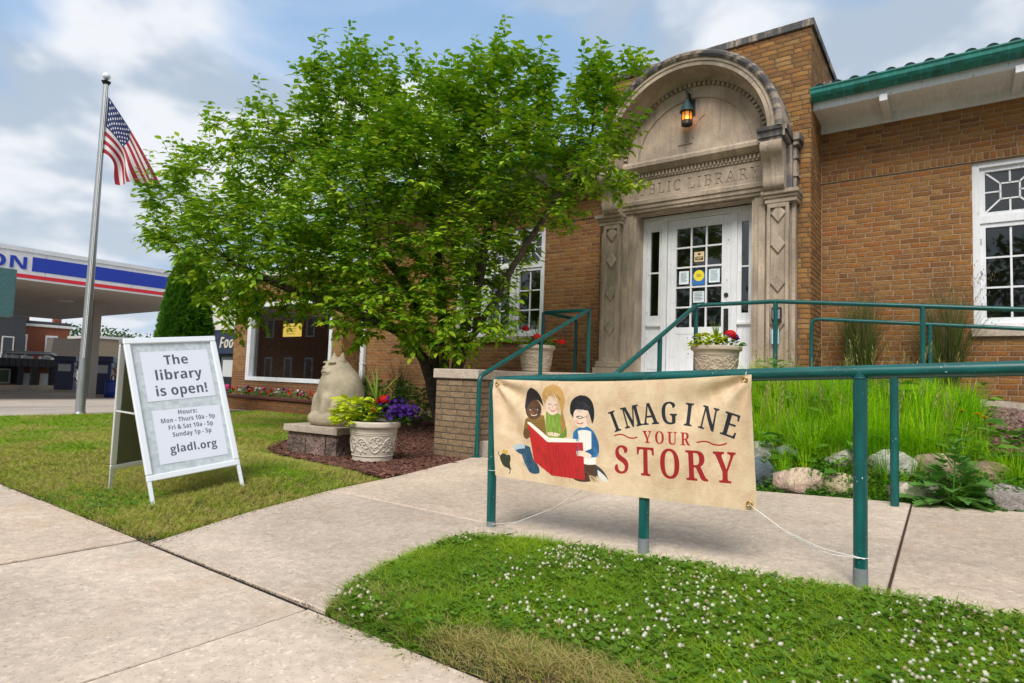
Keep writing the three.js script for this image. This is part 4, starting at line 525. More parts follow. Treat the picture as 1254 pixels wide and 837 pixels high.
// ---------- rails ----------
const RR = 0.026;
function rail(name, label) { return thing(name, label, 'handrail', [0, 0, 0], 0, 'green pipe handrails'); }
{
  const a = rail('handrail', 'green stair handrail by the mulch bed with a looped return at the landing'), X = -4.22;
  obj('top_rail', pipe([[X, 0.1, -5.2], [X, 0.98, -5.2], [X, 1.99, -7.6], [X - 0.01, 1.99, -7.62], [-5.0, 1.985, -7.62], [-5.0, 1.985, -8.6], [-5.0, 1.09, -8.6]], RR, 0.07), M.green, a);
  obj('post', pipe([[X, 1.06, -7.62], [X, 1.99, -7.62]], RR, 0.05), M.green, a); obj('post', pipe([[X, 0.7, -6.4], [X, 1.485, -6.4]], RR, 0.05), M.green, a); obj('post', pipe([[-5.0, 1.06, -7.62], [-5.0, 1.985, -7.62]], RR, 0.05), M.green, a);
  obj('foot_plate', [cyl(0.055, 0.055, [X, walkH(X, -5.2) - 0.01, -5.2], [X, walkH(X, -5.2) + 0.008, -5.2], 14)], M.green, a);
  const b = rail('handrail', 'green handrail from the steps along the upper ramp'), XB = -2.67, zb = -7.6, ry = x => 1.99 - Math.max(0, x + 1.72) / 12;
  obj('top_rail', pipe([[XB, 0.1, -5.2], [XB, 0.97, -5.2], [XB, 1.985, zb], [-1.72, 1.99, zb], [4.4, ry(4.4), zb]], RR, 0.07), M.green, b);
  for (const x of [XB, -1.72, -0.28, 1.2, 2.7, 4.2]) obj('post', pipe([[x, 0.8, zb], [x, ry(x), zb]], RR, 0.05), M.green, b);
  obj('post', pipe([[XB, 0.4, -6.45], [XB, 1.495, -6.45]], RR, 0.05), M.green, b);
  const c = rail('handrail', 'lower green handrail on the wall side of the upper ramp'), zc = -8.55, cy = x => 1.875 - (x + 1.5) / 12;
  obj('top_rail', pipe([[-1.5, 0.9, zc], [-1.5, 1.875, zc], [4.4, cy(4.4), zc]], 0.023, 0.1), M.green, c);
  for (const x of [-0.245, 1.2, 2.7, 4.2]) obj('post', pipe([[x, 0.7, zc], [x, cy(x), zc]], 0.023, 0.05), M.green, c);
  const ly = x => 0.945 + 0.048 * (x + 2.32), d = rail('handrail', 'green handrail carrying the banner along the lower ramp');
  obj('top_rail', pipe([[-2.3, walkH(-2.3, -3) - 0.03, -3], [-2.32, ly(-2.32), -3], [3.3, ly(3.3), -3]], 0.0275, 0.06, 14), M.green, d);
  mat('bare_steel', { color: col(0.3, 0.34, 0.35), roughness: 0.7, metalness: 0.3, map: M.galv.map });
  for (const x of [-1.31, -0.335, 1.6, 3.2]) { const p = obj('post', [pipe([[x, walkH(x, -3) - 0.02, -3], [x, ly(x), -3]], 0.0275, 0.05, 14), (() => { const g = new THREE.TorusGeometry(0.0285, 0.0035, 6, 18); g.rotateX(Math.PI / 2); g.translate(x, ly(x) - 0.028, -3); return g; })()], M.green, d); obj('worn_foot', [cyl(0.0288, 0.0285, [x, walkH(x, -3), -3], [x, walkH(x, -3) + 0.075, -3], 14)], M.bare_steel, p); }
  obj('worn_foot', [cyl(0.0288, 0.0285, [-2.3, walkH(-2.3, -3), -3], [-2.3, walkH(-2.3, -3) + 0.05, -3], 14)], M.bare_steel, d);
  const e = rail('handrail', 'green handrail on the grass bank side of the lower ramp'), ze = -4.9;
  obj('top_rail', pipe([[-1.6, walkH(-1.6, ze), ze], [-1.6, ly(-1.6) + 0.04, ze], [3.3, ly(3.3) + 0.04, ze]], 0.0265, 0.06), M.green, e);
  for (const x of [-0.345, 1.5, 3.1]) obj('post', pipe([[x, walkH(x, ze) - 0.02, ze], [x, ly(x) + 0.04, ze]], 0.0265, 0.05), M.green, e);
}
// ---------- banner ----------
{
  const tex2 = canvasTex(2048, 800, (g, W, H) => {
    const r = rngOf(77); g.fillStyle = '#dfc6a3'; g.fillRect(0, 0, W, H);
    for (let i = 0; i < 16000; i++) { g.fillStyle = `rgba(${r() < 0.5 ? '255,240,215' : '120,80,45'},${0.03 + r() * 0.05})`; const s = 2 + r() * 9; g.fillRect(r() * W, r() * H, s * (0.6 + r() * 3), s * 0.5); }
    for (let i = 0; i < 520; i++) { g.fillStyle = `rgba(${r() < 0.45 ? '250,232,200' : '165,118,70'},0.055)`; g.beginPath(); g.ellipse(r() * W, r() * H, 20 + r() * 150, 10 + r() * 50, r() * 3, 0, 7); g.fill(); }
    const P = (c, pts) => { g.fillStyle = c; g.beginPath(); g.moveTo(...pts[0]); for (let i = 1; i < pts.length; i++) { const q = pts[i]; q.length === 4 ? g.quadraticCurveTo(...q) : g.lineTo(...q); } g.closePath(); g.fill(); };
    const E = (c, x, y, a, b, rot = 0) => { g.fillStyle = c; g.beginPath(); g.ellipse(x, y, a, b, rot, 0, 7); g.fill(); };
    const S = (c, w, pts) => { g.strokeStyle = c; g.lineWidth = w; g.lineCap = 'round'; g.beginPath(); g.moveTo(...pts[0]); for (let i = 1; i < pts.length; i++) { const q = pts[i]; q.length === 4 ? g.quadraticCurveTo(...q) : g.lineTo(...q); } g.stroke(); };
    // three children reading, drawn plainly
    g.save(); g.translate(48, -8);
    P('#274a63', [[140, 548], [230, 520, 300, 545], [330, 640], [400, 690, 385, 735], [330, 760, 290, 735], [245, 680, 220, 610], [160, 600, 140, 548]]); P('#aebfc6', [[140, 548], [180, 525, 250, 528], [250, 560], [190, 565, 150, 585]]);
    P('#8a6a2c', [[270, 330], [330, 270, 440, 290], [470, 470], [420, 520], [330, 470], [240, 470, 250, 400]]); for (let k = 0; k < 9; k++) S('#5e4218', 4, [[275 + k * 4, 330 + k * 17], [350, 345 + k * 17, 450, 325 + k * 17]]);
    const big = (x, y, k, f) => { g.save(); g.translate(x, y); g.scale(k, k); g.translate(-x, -y); f(); g.restore(); };
    big(340, 260, 1.16, () => { E('#5a3a22', 340, 245, 62, 72, -0.15); P('#211a20', [[272, 235], [262, 130, 330, 95], [410, 110, 418, 225], [385, 175, 350, 178], [300, 185, 285, 262]]); E('#f0e2cf', 318, 252, 9, 5); E('#f0e2cf', 366, 248, 9, 5); E('#1a1010', 320, 252, 5, 5); E('#1a1010', 364, 248, 5, 5); S('#e8d2c0', 5, [[325, 285], [345, 296, 368, 280]]); S('#3c2415', 4, [[345, 250], [338, 268, 348, 272]]); S('#2a180e', 4, [[305, 238], [318, 230, 332, 238]]); S('#2a180e', 4, [[352, 235], [366, 227, 380, 236]]); E('rgba(150,95,60,0.5)', 330, 272, 20, 12); E('rgba(40,22,10,0.35)', 385, 255, 14, 45); });
    P('#7e9d35', [[455, 260], [520, 240, 600, 280], [650, 340, 645, 440], [560, 470], [470, 450], [455, 380]]); P('#68862a', [[600, 285], [650, 340, 645, 440], [585, 450]]);
    big(530, 240, 1.14, () => { E('#efd3bd', 520, 210, 56, 66, 0.12); E('rgba(215,140,115,0.45)', 492, 232, 14, 10); E('rgba(215,140,115,0.45)', 552, 232, 14, 10); E('rgba(190,140,110,0.4)', 566, 215, 12, 45); P('#c79a58', [[440, 175], [440, 75, 540, 62], [630, 75, 625, 190], [600, 230, 610, 300], [640, 330, 600, 395], [570, 330, 590, 270], [585, 190, 545, 130], [470, 150, 462, 205]]); P('#a97b3f', [[590, 240], [640, 330, 600, 395], [570, 330, 590, 270]]); S('#5b3b28', 4, [[488, 205], [500, 198, 512, 206]]); S('#5b3b28', 4, [[535, 208], [547, 200, 558, 208]]); S('#b2453f', 6, [[505, 245], [522, 256, 540, 244]]); S('#c59b7d', 4, [[522, 212], [516, 226, 526, 230]]); }); P('#efd3bd', [[470, 420], [520, 405, 590, 425], [560, 445], [480, 440]]);
    P('#2a6ea3', [[700, 410], [720, 365, 800, 350], [900, 370, 905, 500], [900, 560], [850, 590], [720, 600], [690, 520]]); P('#e9e5dc', [[740, 390], [800, 370, 850, 390], [850, 570], [770, 580], [745, 480]]); P('#e9e5dc', [[745, 585], [890, 570], [885, 620], [790, 630]]); P('#1e5785', [[860, 400], [920, 430, 910, 540], [800, 575], [770, 545], [855, 510]]);
    big(775, 320, 1.12, () => { E('#efd3bd', 775, 290, 62, 70, -0.1); E('rgba(215,140,115,0.4)', 735, 318, 14, 10); E('rgba(190,140,110,0.4)', 822, 300, 14, 40); P('#17161b', [[690, 265], [680, 160, 775, 140], [880, 140, 870, 270], [865, 320, 850, 330], [840, 280, 825, 245], [770, 235, 735, 240], [712, 250, 712, 300]]); S('#2b2b30', 4, [[735, 290], [760, 275, 785, 292], [760, 310, 735, 290]]); S('#b2453f', 6, [[740, 330], [762, 342, 785, 326]]); S('#2b2b30', 3, [[785, 292], [815, 285]]); S('#2b2b30', 4, [[745, 290], [755, 288]]); });
    P('#4b2f1d', [[720, 600], [800, 640, 880, 620], [910, 680, 880, 730], [760, 770, 690, 735], [690, 660]]); P('#3a3a3c', [[880, 620], [960, 650, 985, 720], [930, 735, 880, 680]]); P('#ddd8cc', [[900, 655], [970, 690, 990, 730], [940, 735, 905, 700]]); P('#c9b28b', [[830, 700], [900, 690, 905, 735], [850, 745]]);
    // the open red book
    P('#a3161a', [[290, 360], [470, 480], [780, 470], [800, 735], [500, 740], [335, 650]]); P('#c2211f', [[290, 360], [468, 495], [500, 740], [335, 650]]); P('#bb1d1e', [[475, 492], [780, 470], [800, 735], [505, 738]]); P('#f1e9db', [[290, 345], [320, 350], [480, 455], [780, 450], [780, 472], [470, 492], [290, 360]]); S('#8d1114', 5, [[470, 490], [485, 600, 500, 738]]);
    E('#6b4a26', 275, 440, 36, 44, 0.3); P('#efd3bd', [[725, 540], [780, 520, 850, 555], [840, 590], [770, 570], [735, 572]]); S('#cfa98d', 4, [[735, 550], [770, 545]]); S('#cfa98d', 4, [[735, 562], [765, 560]]);
    const dab = (cs, x, y, w, h, n, rot, len) => { for (let i = 0; i < n; i++) S(cs[Math.floor(r() * cs.length)], 1.5 + r() * 3, [[x + r() * w, y + r() * h], [x + r() * w * 0.2 + r() * w * 0.8, y + r() * h]].map((p, k, q) => k ? [q[0][0] + Math.cos(rot) * len * (0.5 + r()), q[0][1] + Math.sin(rot) * len * (0.5 + r())] : p)); };
    dab(['rgba(90,8,12,0.35)', 'rgba(225,70,55,0.3)'], 345, 520, 120, 130, 60, 1.1, 60); dab(['rgba(90,8,12,0.3)', 'rgba(225,70,55,0.28)'], 510, 500, 250, 220, 90, 1.5, 60); dab(['rgba(20,60,100,0.5)', 'rgba(90,160,205,0.4)'], 715, 400, 30, 140, 26, 1.3, 40); dab(['rgba(15,50,90,0.5)', 'rgba(90,160,205,0.4)'], 855, 420, 40, 100, 26, 1.2, 40); dab(['rgba(75,100,25,0.5)', 'rgba(180,200,90,0.4)'], 470, 280, 130, 130, 60, 1.4, 40); dab(['rgba(20,40,60,0.5)', 'rgba(110,150,175,0.4)'], 230, 560, 90, 140, 50, 1.0, 40); dab(['rgba(235,205,150,0.5)', 'rgba(120,80,35,0.4)'], 460, 85, 130, 50, 50, 0.9, 45); dab(['rgba(90,90,105,0.45)'], 710, 160, 120, 60, 26, 0.7, 40); dab(['rgba(120,80,50,0.4)', 'rgba(40,22,10,0.4)'], 720, 640, 140, 80, 40, 0.4, 50);
    g.restore();
    // small dark lizard with a yellow crest and a squiggle
    P('#2f3523', [[60, 640], [90, 590, 130, 620], [170, 600, 165, 660], [150, 690, 175, 735], [130, 720], [80, 720, 60, 640]]); P('#c9a032', [[85, 605], [95, 560, 115, 590], [135, 560, 140, 612]]); S('#2f3523', 7, [[70, 640], [40, 620, 45, 600]]); S('#2f3523', 7, [[150, 720], [170, 750, 150, 765]]);
    // lettering
    const arc = (txt, size, cx, cy, R, a0, a1, fill) => { g.fillStyle = fill; g.textAlign = 'center'; g.textBaseline = 'alphabetic'; [...txt].forEach((ch, i) => { const a = mix(a0, a1, i / (txt.length - 1)); g.save(); g.translate(cx + Math.sin(a) * R, cy - Math.cos(a) * R); g.rotate(a); g.font = `bold ${size}px serif`; g.scale(0.98, 1.3); g.fillText(ch, 0, 0); g.restore(); }); };
    arc('IMAGINE', 160, 1490, 1470, 1165, -0.33, 0.34, '#20242e');
    const row = (txt, size, cx, y, step, sy, fill) => { g.fillStyle = fill; g.textAlign = 'center'; [...txt].forEach((ch, i) => { g.save(); g.translate(cx + (i - (txt.length - 1) / 2) * step, y); g.font = `bold ${size}px serif`; g.scale(1, sy); g.fillText(ch, 0, 0); g.restore(); }); };
    row('YOUR', 96, 1470, 438, 92, 1.2, '#a81f22'); row('STORY', 205, 1495, 655, 180, 1.28, '#9c181b');
    S('#a81f22', 9, [[1085, 400], [1140, 378, 1175, 403], [1215, 420, 1255, 403]]); S('#a81f22', 9, [[1690, 415], [1750, 397, 1780, 420], [1830, 437, 1870, 415]]);
  });
  mat('banner_print', { map: tex2, roughness: 0.62, side: THREE.DoubleSide });
  const B = thing('banner', 'tan banner reading IMAGINE YOUR STORY tied to the ramp handrail', 'banner', [0, 0, 0]);
  const TL = [-2.285, 0.955], TR = [-0.772, 1.017], BL = [-2.245, 0.38], BR = [-0.745, 0.392];
  obj('cloth', grid(90, 40, (u, v) => {
    const sag = 0.022 * Math.sin(Math.PI * u) * v * v - 0, x = mix(mix(BL[0], BR[0], u), mix(TL[0], TR[0], u), v), cornerL = Math.exp(-((u * 9) ** 2)), y = mix(mix(BL[1], BR[1], u) - 0.012 * Math.sin(Math.PI * u), mix(TL[1], TR[1], u) - sag, v);
    const dl = Math.hypot(u * 2.5, 1 - v), dr = Math.hypot((1 - u) * 2.5, 1 - v), al = Math.atan2(1 - v, u * 2.5), ar = Math.atan2(1 - v, (1 - u) * 2.5);
    let z = -2.955 + 0.02 * Math.sin(al * 9 + 0.6) * Math.exp(-dl * 1.5) * sstep(0, 0.15, dl) + 0.02 * Math.sin(ar * 8 + 1.0) * Math.exp(-dr * 1.2) * sstep(0, 0.15, dr) + 0.008 * Math.sin(u * 17 + v * 3) * (1 - v) + 0.012 * Math.sin(u * 5.2) * (1 - v) + 0.004 * (fbm(u * 12, v * 5, 3, 9) - 0.5) - 0.0;
    return [x, y, z];
  }), M.banner_print, B);
  const gr = (x, y) => (() => { const g = new THREE.TorusGeometry(0.011, 0.0045, 8, 16); g.translate(x, y, -2.952); return g; })();
  for (const [x, y] of [[TL[0] + 0.03, TL[1] - 0.03], [TR[0] - 0.03, TR[1] - 0.025], [BL[0] + 0.035, BL[1] + 0.03], [BL[0] + 0.06, BL[1] + 0.027], [BR[0] - 0.03, BR[1] + 0.03]]) obj('grommet', gr(x, y), M.brass, B);
  mat('string', { color: col(0.82, 0.82, 0.8), roughness: 0.8 });
  const tie = (name, label, paths) => tag(obj(name, paths.map(p => pipe(p, 0.0014, 0.02, 5)), M.string), label, 'string', undefined);
  const X3 = -0.335, yb = walkH(X3, -3) + 0.12, wrap = y => { const o = []; for (let k = 0; k <= 10; k++) { const a = k / 10 * 6.3; o.push([X3 + Math.cos(a) * 0.032, y + k * 0.001, -3 + Math.sin(a) * 0.032]); } return o; };
  tie('banner_string', 'white string from the banner corner to the foot of the third post', [[[BR[0] - 0.03, BR[1] + 0.03, -2.948], [-0.6, 0.315, -2.95], [-0.45, 0.26, -2.955], [X3, yb, -2.965]], [[BR[0] - 0.03, BR[1] + 0.028, -2.95], [-0.62, 0.33, -2.94], [-0.47, 0.28, -2.945], [X3 + 0.02, yb, -2.968]], wrap(yb)]);
  tie('banner_string', 'white string running low behind the banner to the first post', [[[-2.27, walkH(-2.3, -3) + 0.04, -2.97], [-2.1, 0.12, -2.98], [-1.85, 0.24, -2.99], [-1.62, 0.4, -2.99]]]);
  tie('banner_string', 'white string loop holding the top corner to the handrail', [[[TR[0] - 0.03, TR[1] - 0.025, -2.95], [TR[0] - 0.028, 1.02, -2.965], [TR[0] - 0.03, 1.05, -3.0], [TR[0] - 0.032, 1.02, -3.035], [TR[0] - 0.032, 0.985, -3.02]], [[TR[0] - 0.028, 1.04, -2.975], [TR[0] - 0.02, 1.075, -2.97]]]);
  tie('banner_string', 'white string round the first post at the lower banner corner', [[[BL[0] + 0.035, BL[1] + 0.03, -2.95], [-2.3, 0.4, -2.967], [-2.335, 0.4, -2.985], [-2.33, 0.4, -3.03], [-2.28, 0.4, -3.03]]]);
}
// ---------- A-frame sign ----------
{
  const S = thing('folding_sign', 'aluminium A-frame sign saying the library is open, on the lawn', 'sign', [-4.735, 0.048, -2.286]);
  S.rotation.set(0, 86.6 * RAD, 0); S.rotateZ(6.1 * RAD);       // local +z faces out, +x runs away from the street
  const w = 0.643, h = 1.134, s = 0.385, L = Math.hypot(h, s), an = Math.atan2(s, h);
  const face = (dir) => {
    const G = new THREE.Matrix4().makeTranslation(0, h, 0).multiply(new THREE.Matrix4().makeRotationX(-an * dir)); const put = g => { const q = g.clone(); q.applyMatrix4(G); return q; }, hw = w / 2, z = dir * 0.012, d0 = Math.min(z, z + dir * 0.022), d1 = Math.max(z, z + dir * 0.022), yb = -0.985;
    const nm = dir > 0 ? '' : 'back_';
    const fr = obj(nm + 'frame', [put(rbox(-hw, hw, -0.045, 0, d0, d1, 0.009, 2)), put(rbox(-hw, hw, yb - 0.045, yb, d0, d1, 0.009, 2)), put(rbox(-hw, -hw + 0.045, yb, -0.045, d0, d1, 0.009, 2)), put(rbox(hw - 0.045, hw, yb, -0.045, d0, d1, 0.009, 2))], M.alu, S);
    for (const x of [-hw + 0.016, hw - 0.016]) obj('leg', put(rbox(x - 0.013, x + 0.013, -L, yb - 0.04, d0 + 0.002, d1 - 0.002, 0.003)), M.alu, S);
    const pz = z + dir * 0.004;
    if (dir > 0) {
      obj('backing_sheet', put(rbox(-hw + 0.04, hw - 0.04, yb, -0.04, z, z + 0.003, 0.001)), mat('sign_back', { color: col(0.74, 0.82, 0.86), roughness: 0.4, map: M.galv.map }), fr);
      const page = (y0, y1, x0, x1, skew, draw, label) => { const g = new THREE.PlaneGeometry(x1 - x0, y1 - y0, 8, 8), p = g.attributes.position; for (let i = 0; i < p.count; i++) p.setZ(i, 0.0008 * Math.sin(p.getX(i) * 17 + p.getY(i) * 9)); g.rotateZ(skew); g.translate((x0 + x1) / 2, (y0 + y1) / 2, z + 0.0055); const m = obj('printed_sheet', put(g), new THREE.MeshStandardMaterial({ name: 'printed_sheet', map: canvasTex(1024, 800, draw), roughness: 0.45 }), fr); m.userData.label = label; };
      const bg = (g, W, H) => { g.fillStyle = '#dfe3ee'; g.fillRect(0, 0, W, H); g.fillStyle = '#363b4c'; g.textAlign = 'center'; };
      const fit = (g, t, x, y, px, sx = 1) => { g.save(); g.translate(x, y); g.scale(sx, 1); g.font = `bold ${px}px sans-serif`; g.fillText(t, 0, 0); g.restore(); };
      page(-0.475, -0.105, -0.225, 0.245, 0.0, (g, W, H) => { bg(g, W, H); fit(g, 'The', W * 0.5, 225, 215); fit(g, 'library', W * 0.5, 470, 225); fit(g, 'is open!', W * 0.51, 725, 225, 0.95); }, 'white sheet printed The library is open!');
      page(-0.93, -0.545, -0.215, 0.255, -0.015, (g, W, H) => { bg(g, W, H); fit(g, 'Hours:', W * 0.5, 90, 95); fit(g, 'Mon - Thurs 10a - 9p', W * 0.5, 200, 95, 0.9); fit(g, 'Fri & Sat 10a - 5p', W * 0.52, 310, 95, 0.9); fit(g, 'Sunday 1p - 5p', W * 0.52, 420, 95, 0.9); fit(g, 'gladl.org', W * 0.51, 655, 165, 1.02); }, 'white sheet printed with opening hours and gladl.org');
      const cover = obj('clear_cover', put(rbox(-hw + 0.043, hw - 0.043, yb + 0.002, -0.043, z + 0.0085, z + 0.0095, 0.0003)), new THREE.MeshPhysicalMaterial({ name: 'clear_cover', color: col(1, 1, 1), transmission: 1, thickness: 0, roughness: 0.12, ior: 1.45 }), fr);
    } else obj('backing_sheet', put(rbox(-hw + 0.04, hw - 0.04, yb, -0.04, z - 0.003, z, 0.001)), mat('sign_olive', { color: col(0.1, 0.105, 0.05), roughness: 0.5 }), fr);
  };
  face(1); face(-1);
  obj('hinge', [cyl(0.014, 0.014, [-w / 2, h - 0.004, 0], [w / 2, h - 0.004, 0], 10), rbox(-w / 2 - 0.006, -w / 2 + 0.03, h - 0.03, h + 0.01, -0.03, 0.03, 0.006), rbox(w / 2 - 0.03, w / 2 + 0.006, h - 0.03, h + 0.01, -0.03, 0.03, 0.006)], M.galv, S);
  obj('spreader', [-1, 1].map(k => beam([k * (w / 2 - 0.01), 0.62, -0.175], [k * (w / 2 - 0.01), 0.62, 0.175], 0.012, 0.01)), M.alu, S);
}
// ---------- cat sculpture on its plinth ----------
function sdfMesh(sdf, lo, hi, res) {
  const mc = new MarchingCubes(res, new THREE.MeshBasicMaterial(), false, false, 400000); mc.isolation = 0; const sz = Math.max(hi[0] - lo[0], hi[1] - lo[1], hi[2] - lo[2]);
  for (let k = 0; k < res; k++) for (let j = 0; j < res; j++) for (let i = 0; i < res; i++) mc.field[i + j * res + k * res * res] = -sdf(lo[0] + sz * i / res, lo[1] + sz * j / res, lo[2] + sz * k / res);
  mc.update(); const n = mc.count, p = new Float32Array(n * 3), nn = new Float32Array(n * 3);
  for (let i = 0; i < n; i++) { p[i * 3] = lo[0] + sz * (mc.positionArray[i * 3] + 1) / 2; p[i * 3 + 1] = lo[1] + sz * (mc.positionArray[i * 3 + 1] + 1) / 2; p[i * 3 + 2] = lo[2] + sz * (mc.positionArray[i * 3 + 2] + 1) / 2;
    const e = 0.004, x = p[i * 3], y = p[i * 3 + 1], z = p[i * 3 + 2]; const a = sdf(x + e, y, z) - sdf(x - e, y, z), b = sdf(x, y + e, z) - sdf(x, y - e, z), c = sdf(x, y, z + e) - sdf(x, y, z - e), l = Math.hypot(a, b, c) || 1; nn[i * 3] = a / l; nn[i * 3 + 1] = b / l; nn[i * 3 + 2] = c / l; }
  const g = new THREE.BufferGeometry(); g.setAttribute('position', new THREE.BufferAttribute(p, 3)); g.setAttribute('normal', new THREE.BufferAttribute(nn, 3)); g.setAttribute('uv', new THREE.BufferAttribute(new Float32Array(n * 2), 2));
  const pa = p, uv = g.attributes.uv; for (let i = 0; i < n; i++) uv.setXY(i, Math.atan2(pa[i * 3], pa[i * 3 + 2]) * 0.25, pa[i * 3 + 1]); return g;
}
const smin = (a, b, k) => { const h = clamp(0.5 + 0.5 * (b - a) / k); return b + (a - b) * h - k * h * (1 - h); };
const ell = (x, y, z, c, r) => { const a = (x - c[0]) / r[0], b = (y - c[1]) / r[1], d = (z - c[2]) / r[2], k = Math.hypot(a, b, d), k2 = Math.hypot(a / r[0], b / r[1], d / r[2]) || 1e-6; return k * (k - 1) / k2; };
const caps = (x, y, z, a, b, r0, r1) => { const d = [b[0] - a[0], b[1] - a[1], b[2] - a[2]], q = [x - a[0], y - a[1], z - a[2]], t = clamp((q[0] * d[0] + q[1] * d[1] + q[2] * d[2]) / (d[0] ** 2 + d[1] ** 2 + d[2] ** 2)); return Math.hypot(q[0] - d[0] * t, q[1] - d[1] * t, q[2] - d[2] * t) - mix(r0, r1, t); };
{
  const P = thing('plinth', 'rough granite block plinth with a pale slab, under the cat sculpture', 'plinth', [-5.78, 0.03, -4.55], 0.1);
  const rock = g => { const q = muv(g), p = q.attributes.position; for (let i = 0; i < p.count; i++) { const x = p.getX(i), y = p.getY(i), z = p.getZ(i), n = (fbm(x * 9 + z * 7, y * 9 + z * 3, 3, 7) - 0.5) * 0.035; p.setXYZ(i, x + Math.sign(x) * n, y, z + Math.sign(z) * n); } q.computeVertexNormals(); return q; };
  const blk = (x0, x1, z0, z1) => { const g = new THREE.BoxGeometry(x1 - x0, 0.27, z1 - z0, 6, 6, 6); g.translate((x0 + x1) / 2, 0.135, (z0 + z1) / 2); return rock(g); };
  for (const [x0, x1, z0, z1] of [[-0.38, -0.09, 0.1, 0.36], [-0.07, 0.21, 0.1, 0.36], [0.23, 0.38, 0.1, 0.36], [0.1, 0.38, -0.36, 0.08], [-0.38, 0.08, -0.36, 0.08]]) obj('granite_block', blk(x0, x1, z0, z1), M.granite, P);
  obj('mortar_core', box(-0.36, 0.36, 0, 0.265, -0.34, 0.345), M.cap, P); obj('slab', rbox(-0.42, 0.42, 0.27, 0.345, -0.4, 0.4, 0.006), M.cap, P);
  obj('mortar_skirt', (() => { const g = new THREE.BoxGeometry(0.84, 0.05, 0.82, 20, 1, 20); g.translate(0, 0.0, 0); return rock(g); })(), M.cap, P);
  const cat = (x, y, z) => {
    let d = ell(x, y, z, [0, 0.30, -0.02], [0.272, 0.315, 0.262]); d = smin(d, ell(x, y, z, [0, 0.47, 0.0], [0.215, 0.23, 0.205]), 0.1); d = smin(d, ell(x, y, z, [0, 0.13, -0.02], [0.265, 0.17, 0.255]), 0.08);
    d = smin(d, ell(x, y, z, [0, 0.655, 0.05], [0.145, 0.12, 0.13]), 0.08);                     // head sunk into the chest
    d = smin(d, ell(x, y, z, [0, 0.615, 0.165], [0.07, 0.042, 0.045]), 0.035); d = smin(d, ell(x, y, z, [0, 0.652, 0.185], [0.026, 0.02, 0.032]), 0.022);
    for (const s of [-1, 1]) { d = smin(d, caps(x, y, z, [s * 0.09, 0.745, 0.04], [s * 0.106, 0.825, 0.035], 0.045, 0.008), 0.024); d = smin(d, ell(x, y, z, [s * 0.07, 0.712, 0.14], [0.056, 0.016, 0.036]), 0.008); d = -smin(-d, ell(x, y, z, [s * 0.066, 0.682, 0.178], [0.038, 0.015, 0.034]), 0.005); d = smin(d, ell(x, y, z, [s * 0.048, 0.603, 0.17], [0.045, 0.032, 0.035]), 0.014);
      d = smin(d, caps(x, y, z, [s * 0.12, 0.30, 0.2], [s * 0.1, 0.06, 0.235], 0.055, 0.05), 0.05); d = smin(d, ell(x, y, z, [s * 0.225, 0.19, 0.05], [0.07, 0.16, 0.16]), 0.02); }
    d = -smin(-d, caps(x, y, z, [-0.055, 0.588, 0.212], [0.055, 0.588, 0.212], 0.01, 0.01), 0.004);
    let t = 1e9, prev = null; for (let k = 0; k <= 12; k++) { const a = mix(-2.4, 2.2, k / 12), q = [Math.sin(a) * 0.285, 0.075, Math.cos(a) * 0.275 - 0.02]; if (prev) t = Math.min(t, caps(x, y, z, prev, q, 0.072, k === 12 ? 0.05 : 0.072)); prev = q; }
    d = smin(d, t, 0.012); return Math.max(d, 0.004 - y);
  };
  const C = obj('cat_sculpture', sdfMesh(cat, [-0.45, -0.05, -0.45], [0.45, 0.85, 0.45], 150), M.cast_stone); C.position.set(-5.76, 0.372, -4.55); C.rotation.y = -0.2; C.scale.set(1.02, 1.0, 1.02); tag(C, 'plump sitting stone cat sculpture with tail curled round its feet', 'sculpture');
}
// ---------- planters ----------
leafMat('leaf_green', [0.09, 0.24, 0.025], 0.35); leafMat('leaf_lime', [0.58, 0.68, 0.015], 0.4); leafMat('leaf_spike', [0.2, 0.3, 0.03], 0.3); leafMat('petal_purple', [0.055, 0.012, 0.17], 0.25); leafMat('petal_red', [0.62, 0.012, 0.012], 0.2); leafMat('petal_orange', [0.7, 0.16, 0.03], 0.2); leafMat('petal_white', [0.7, 0.66, 0.68], 0.3); leafMat('petal_pink', [0.55, 0.05, 0.2], 0.3); leafMat('petal_yellow', [0.75, 0.52, 0.01], 0.2);
function leafShape(l, w, fold = 0.25, seg = 3) { // flat along +y, cupped
  const pos = []; const P = k => { const t = k / seg, ww = w * Math.sin(Math.PI * Math.pow(t, 0.8)) * 0.5; return [ww, l * t, -fold * l * t * t]; };
  for (let k = 0; k < seg; k++) { const [a, y0, z0] = P(k), [b, y1, z1] = P(k + 1), e = 0.22; for (const s of [-1, 1]) { const A = [0, y0, z0], B = [s * a, y0, z0 + a * e], C = [0, y1, z1], D = [s * b, y1, z1 + b * e]; if (s > 0) pos.push(...A, ...B, ...D, ...A, ...D, ...C); else pos.push(...A, ...D, ...B, ...A, ...C, ...D); } }
  const g = new THREE.BufferGeometry(); g.setAttribute('position', new THREE.Float32BufferAttribute(pos, 3)); g.computeVertexNormals(); g.deleteAttribute('uv'); g.setAttribute('uv', new THREE.BufferAttribute(new Float32Array(pos.length / 3 * 2), 2)); return g;
}
function scatterLeaves(n, gen, shapes) { const gs = []; for (let i = 0; i < n; i++) { const t = gen(i); const g = shapes[i % shapes.length].clone(); g.applyMatrix4(new THREE.Matrix4().compose(t.p, t.q, V3(t.s, t.s, t.s))); gs.push(g); } return merge(gs); }
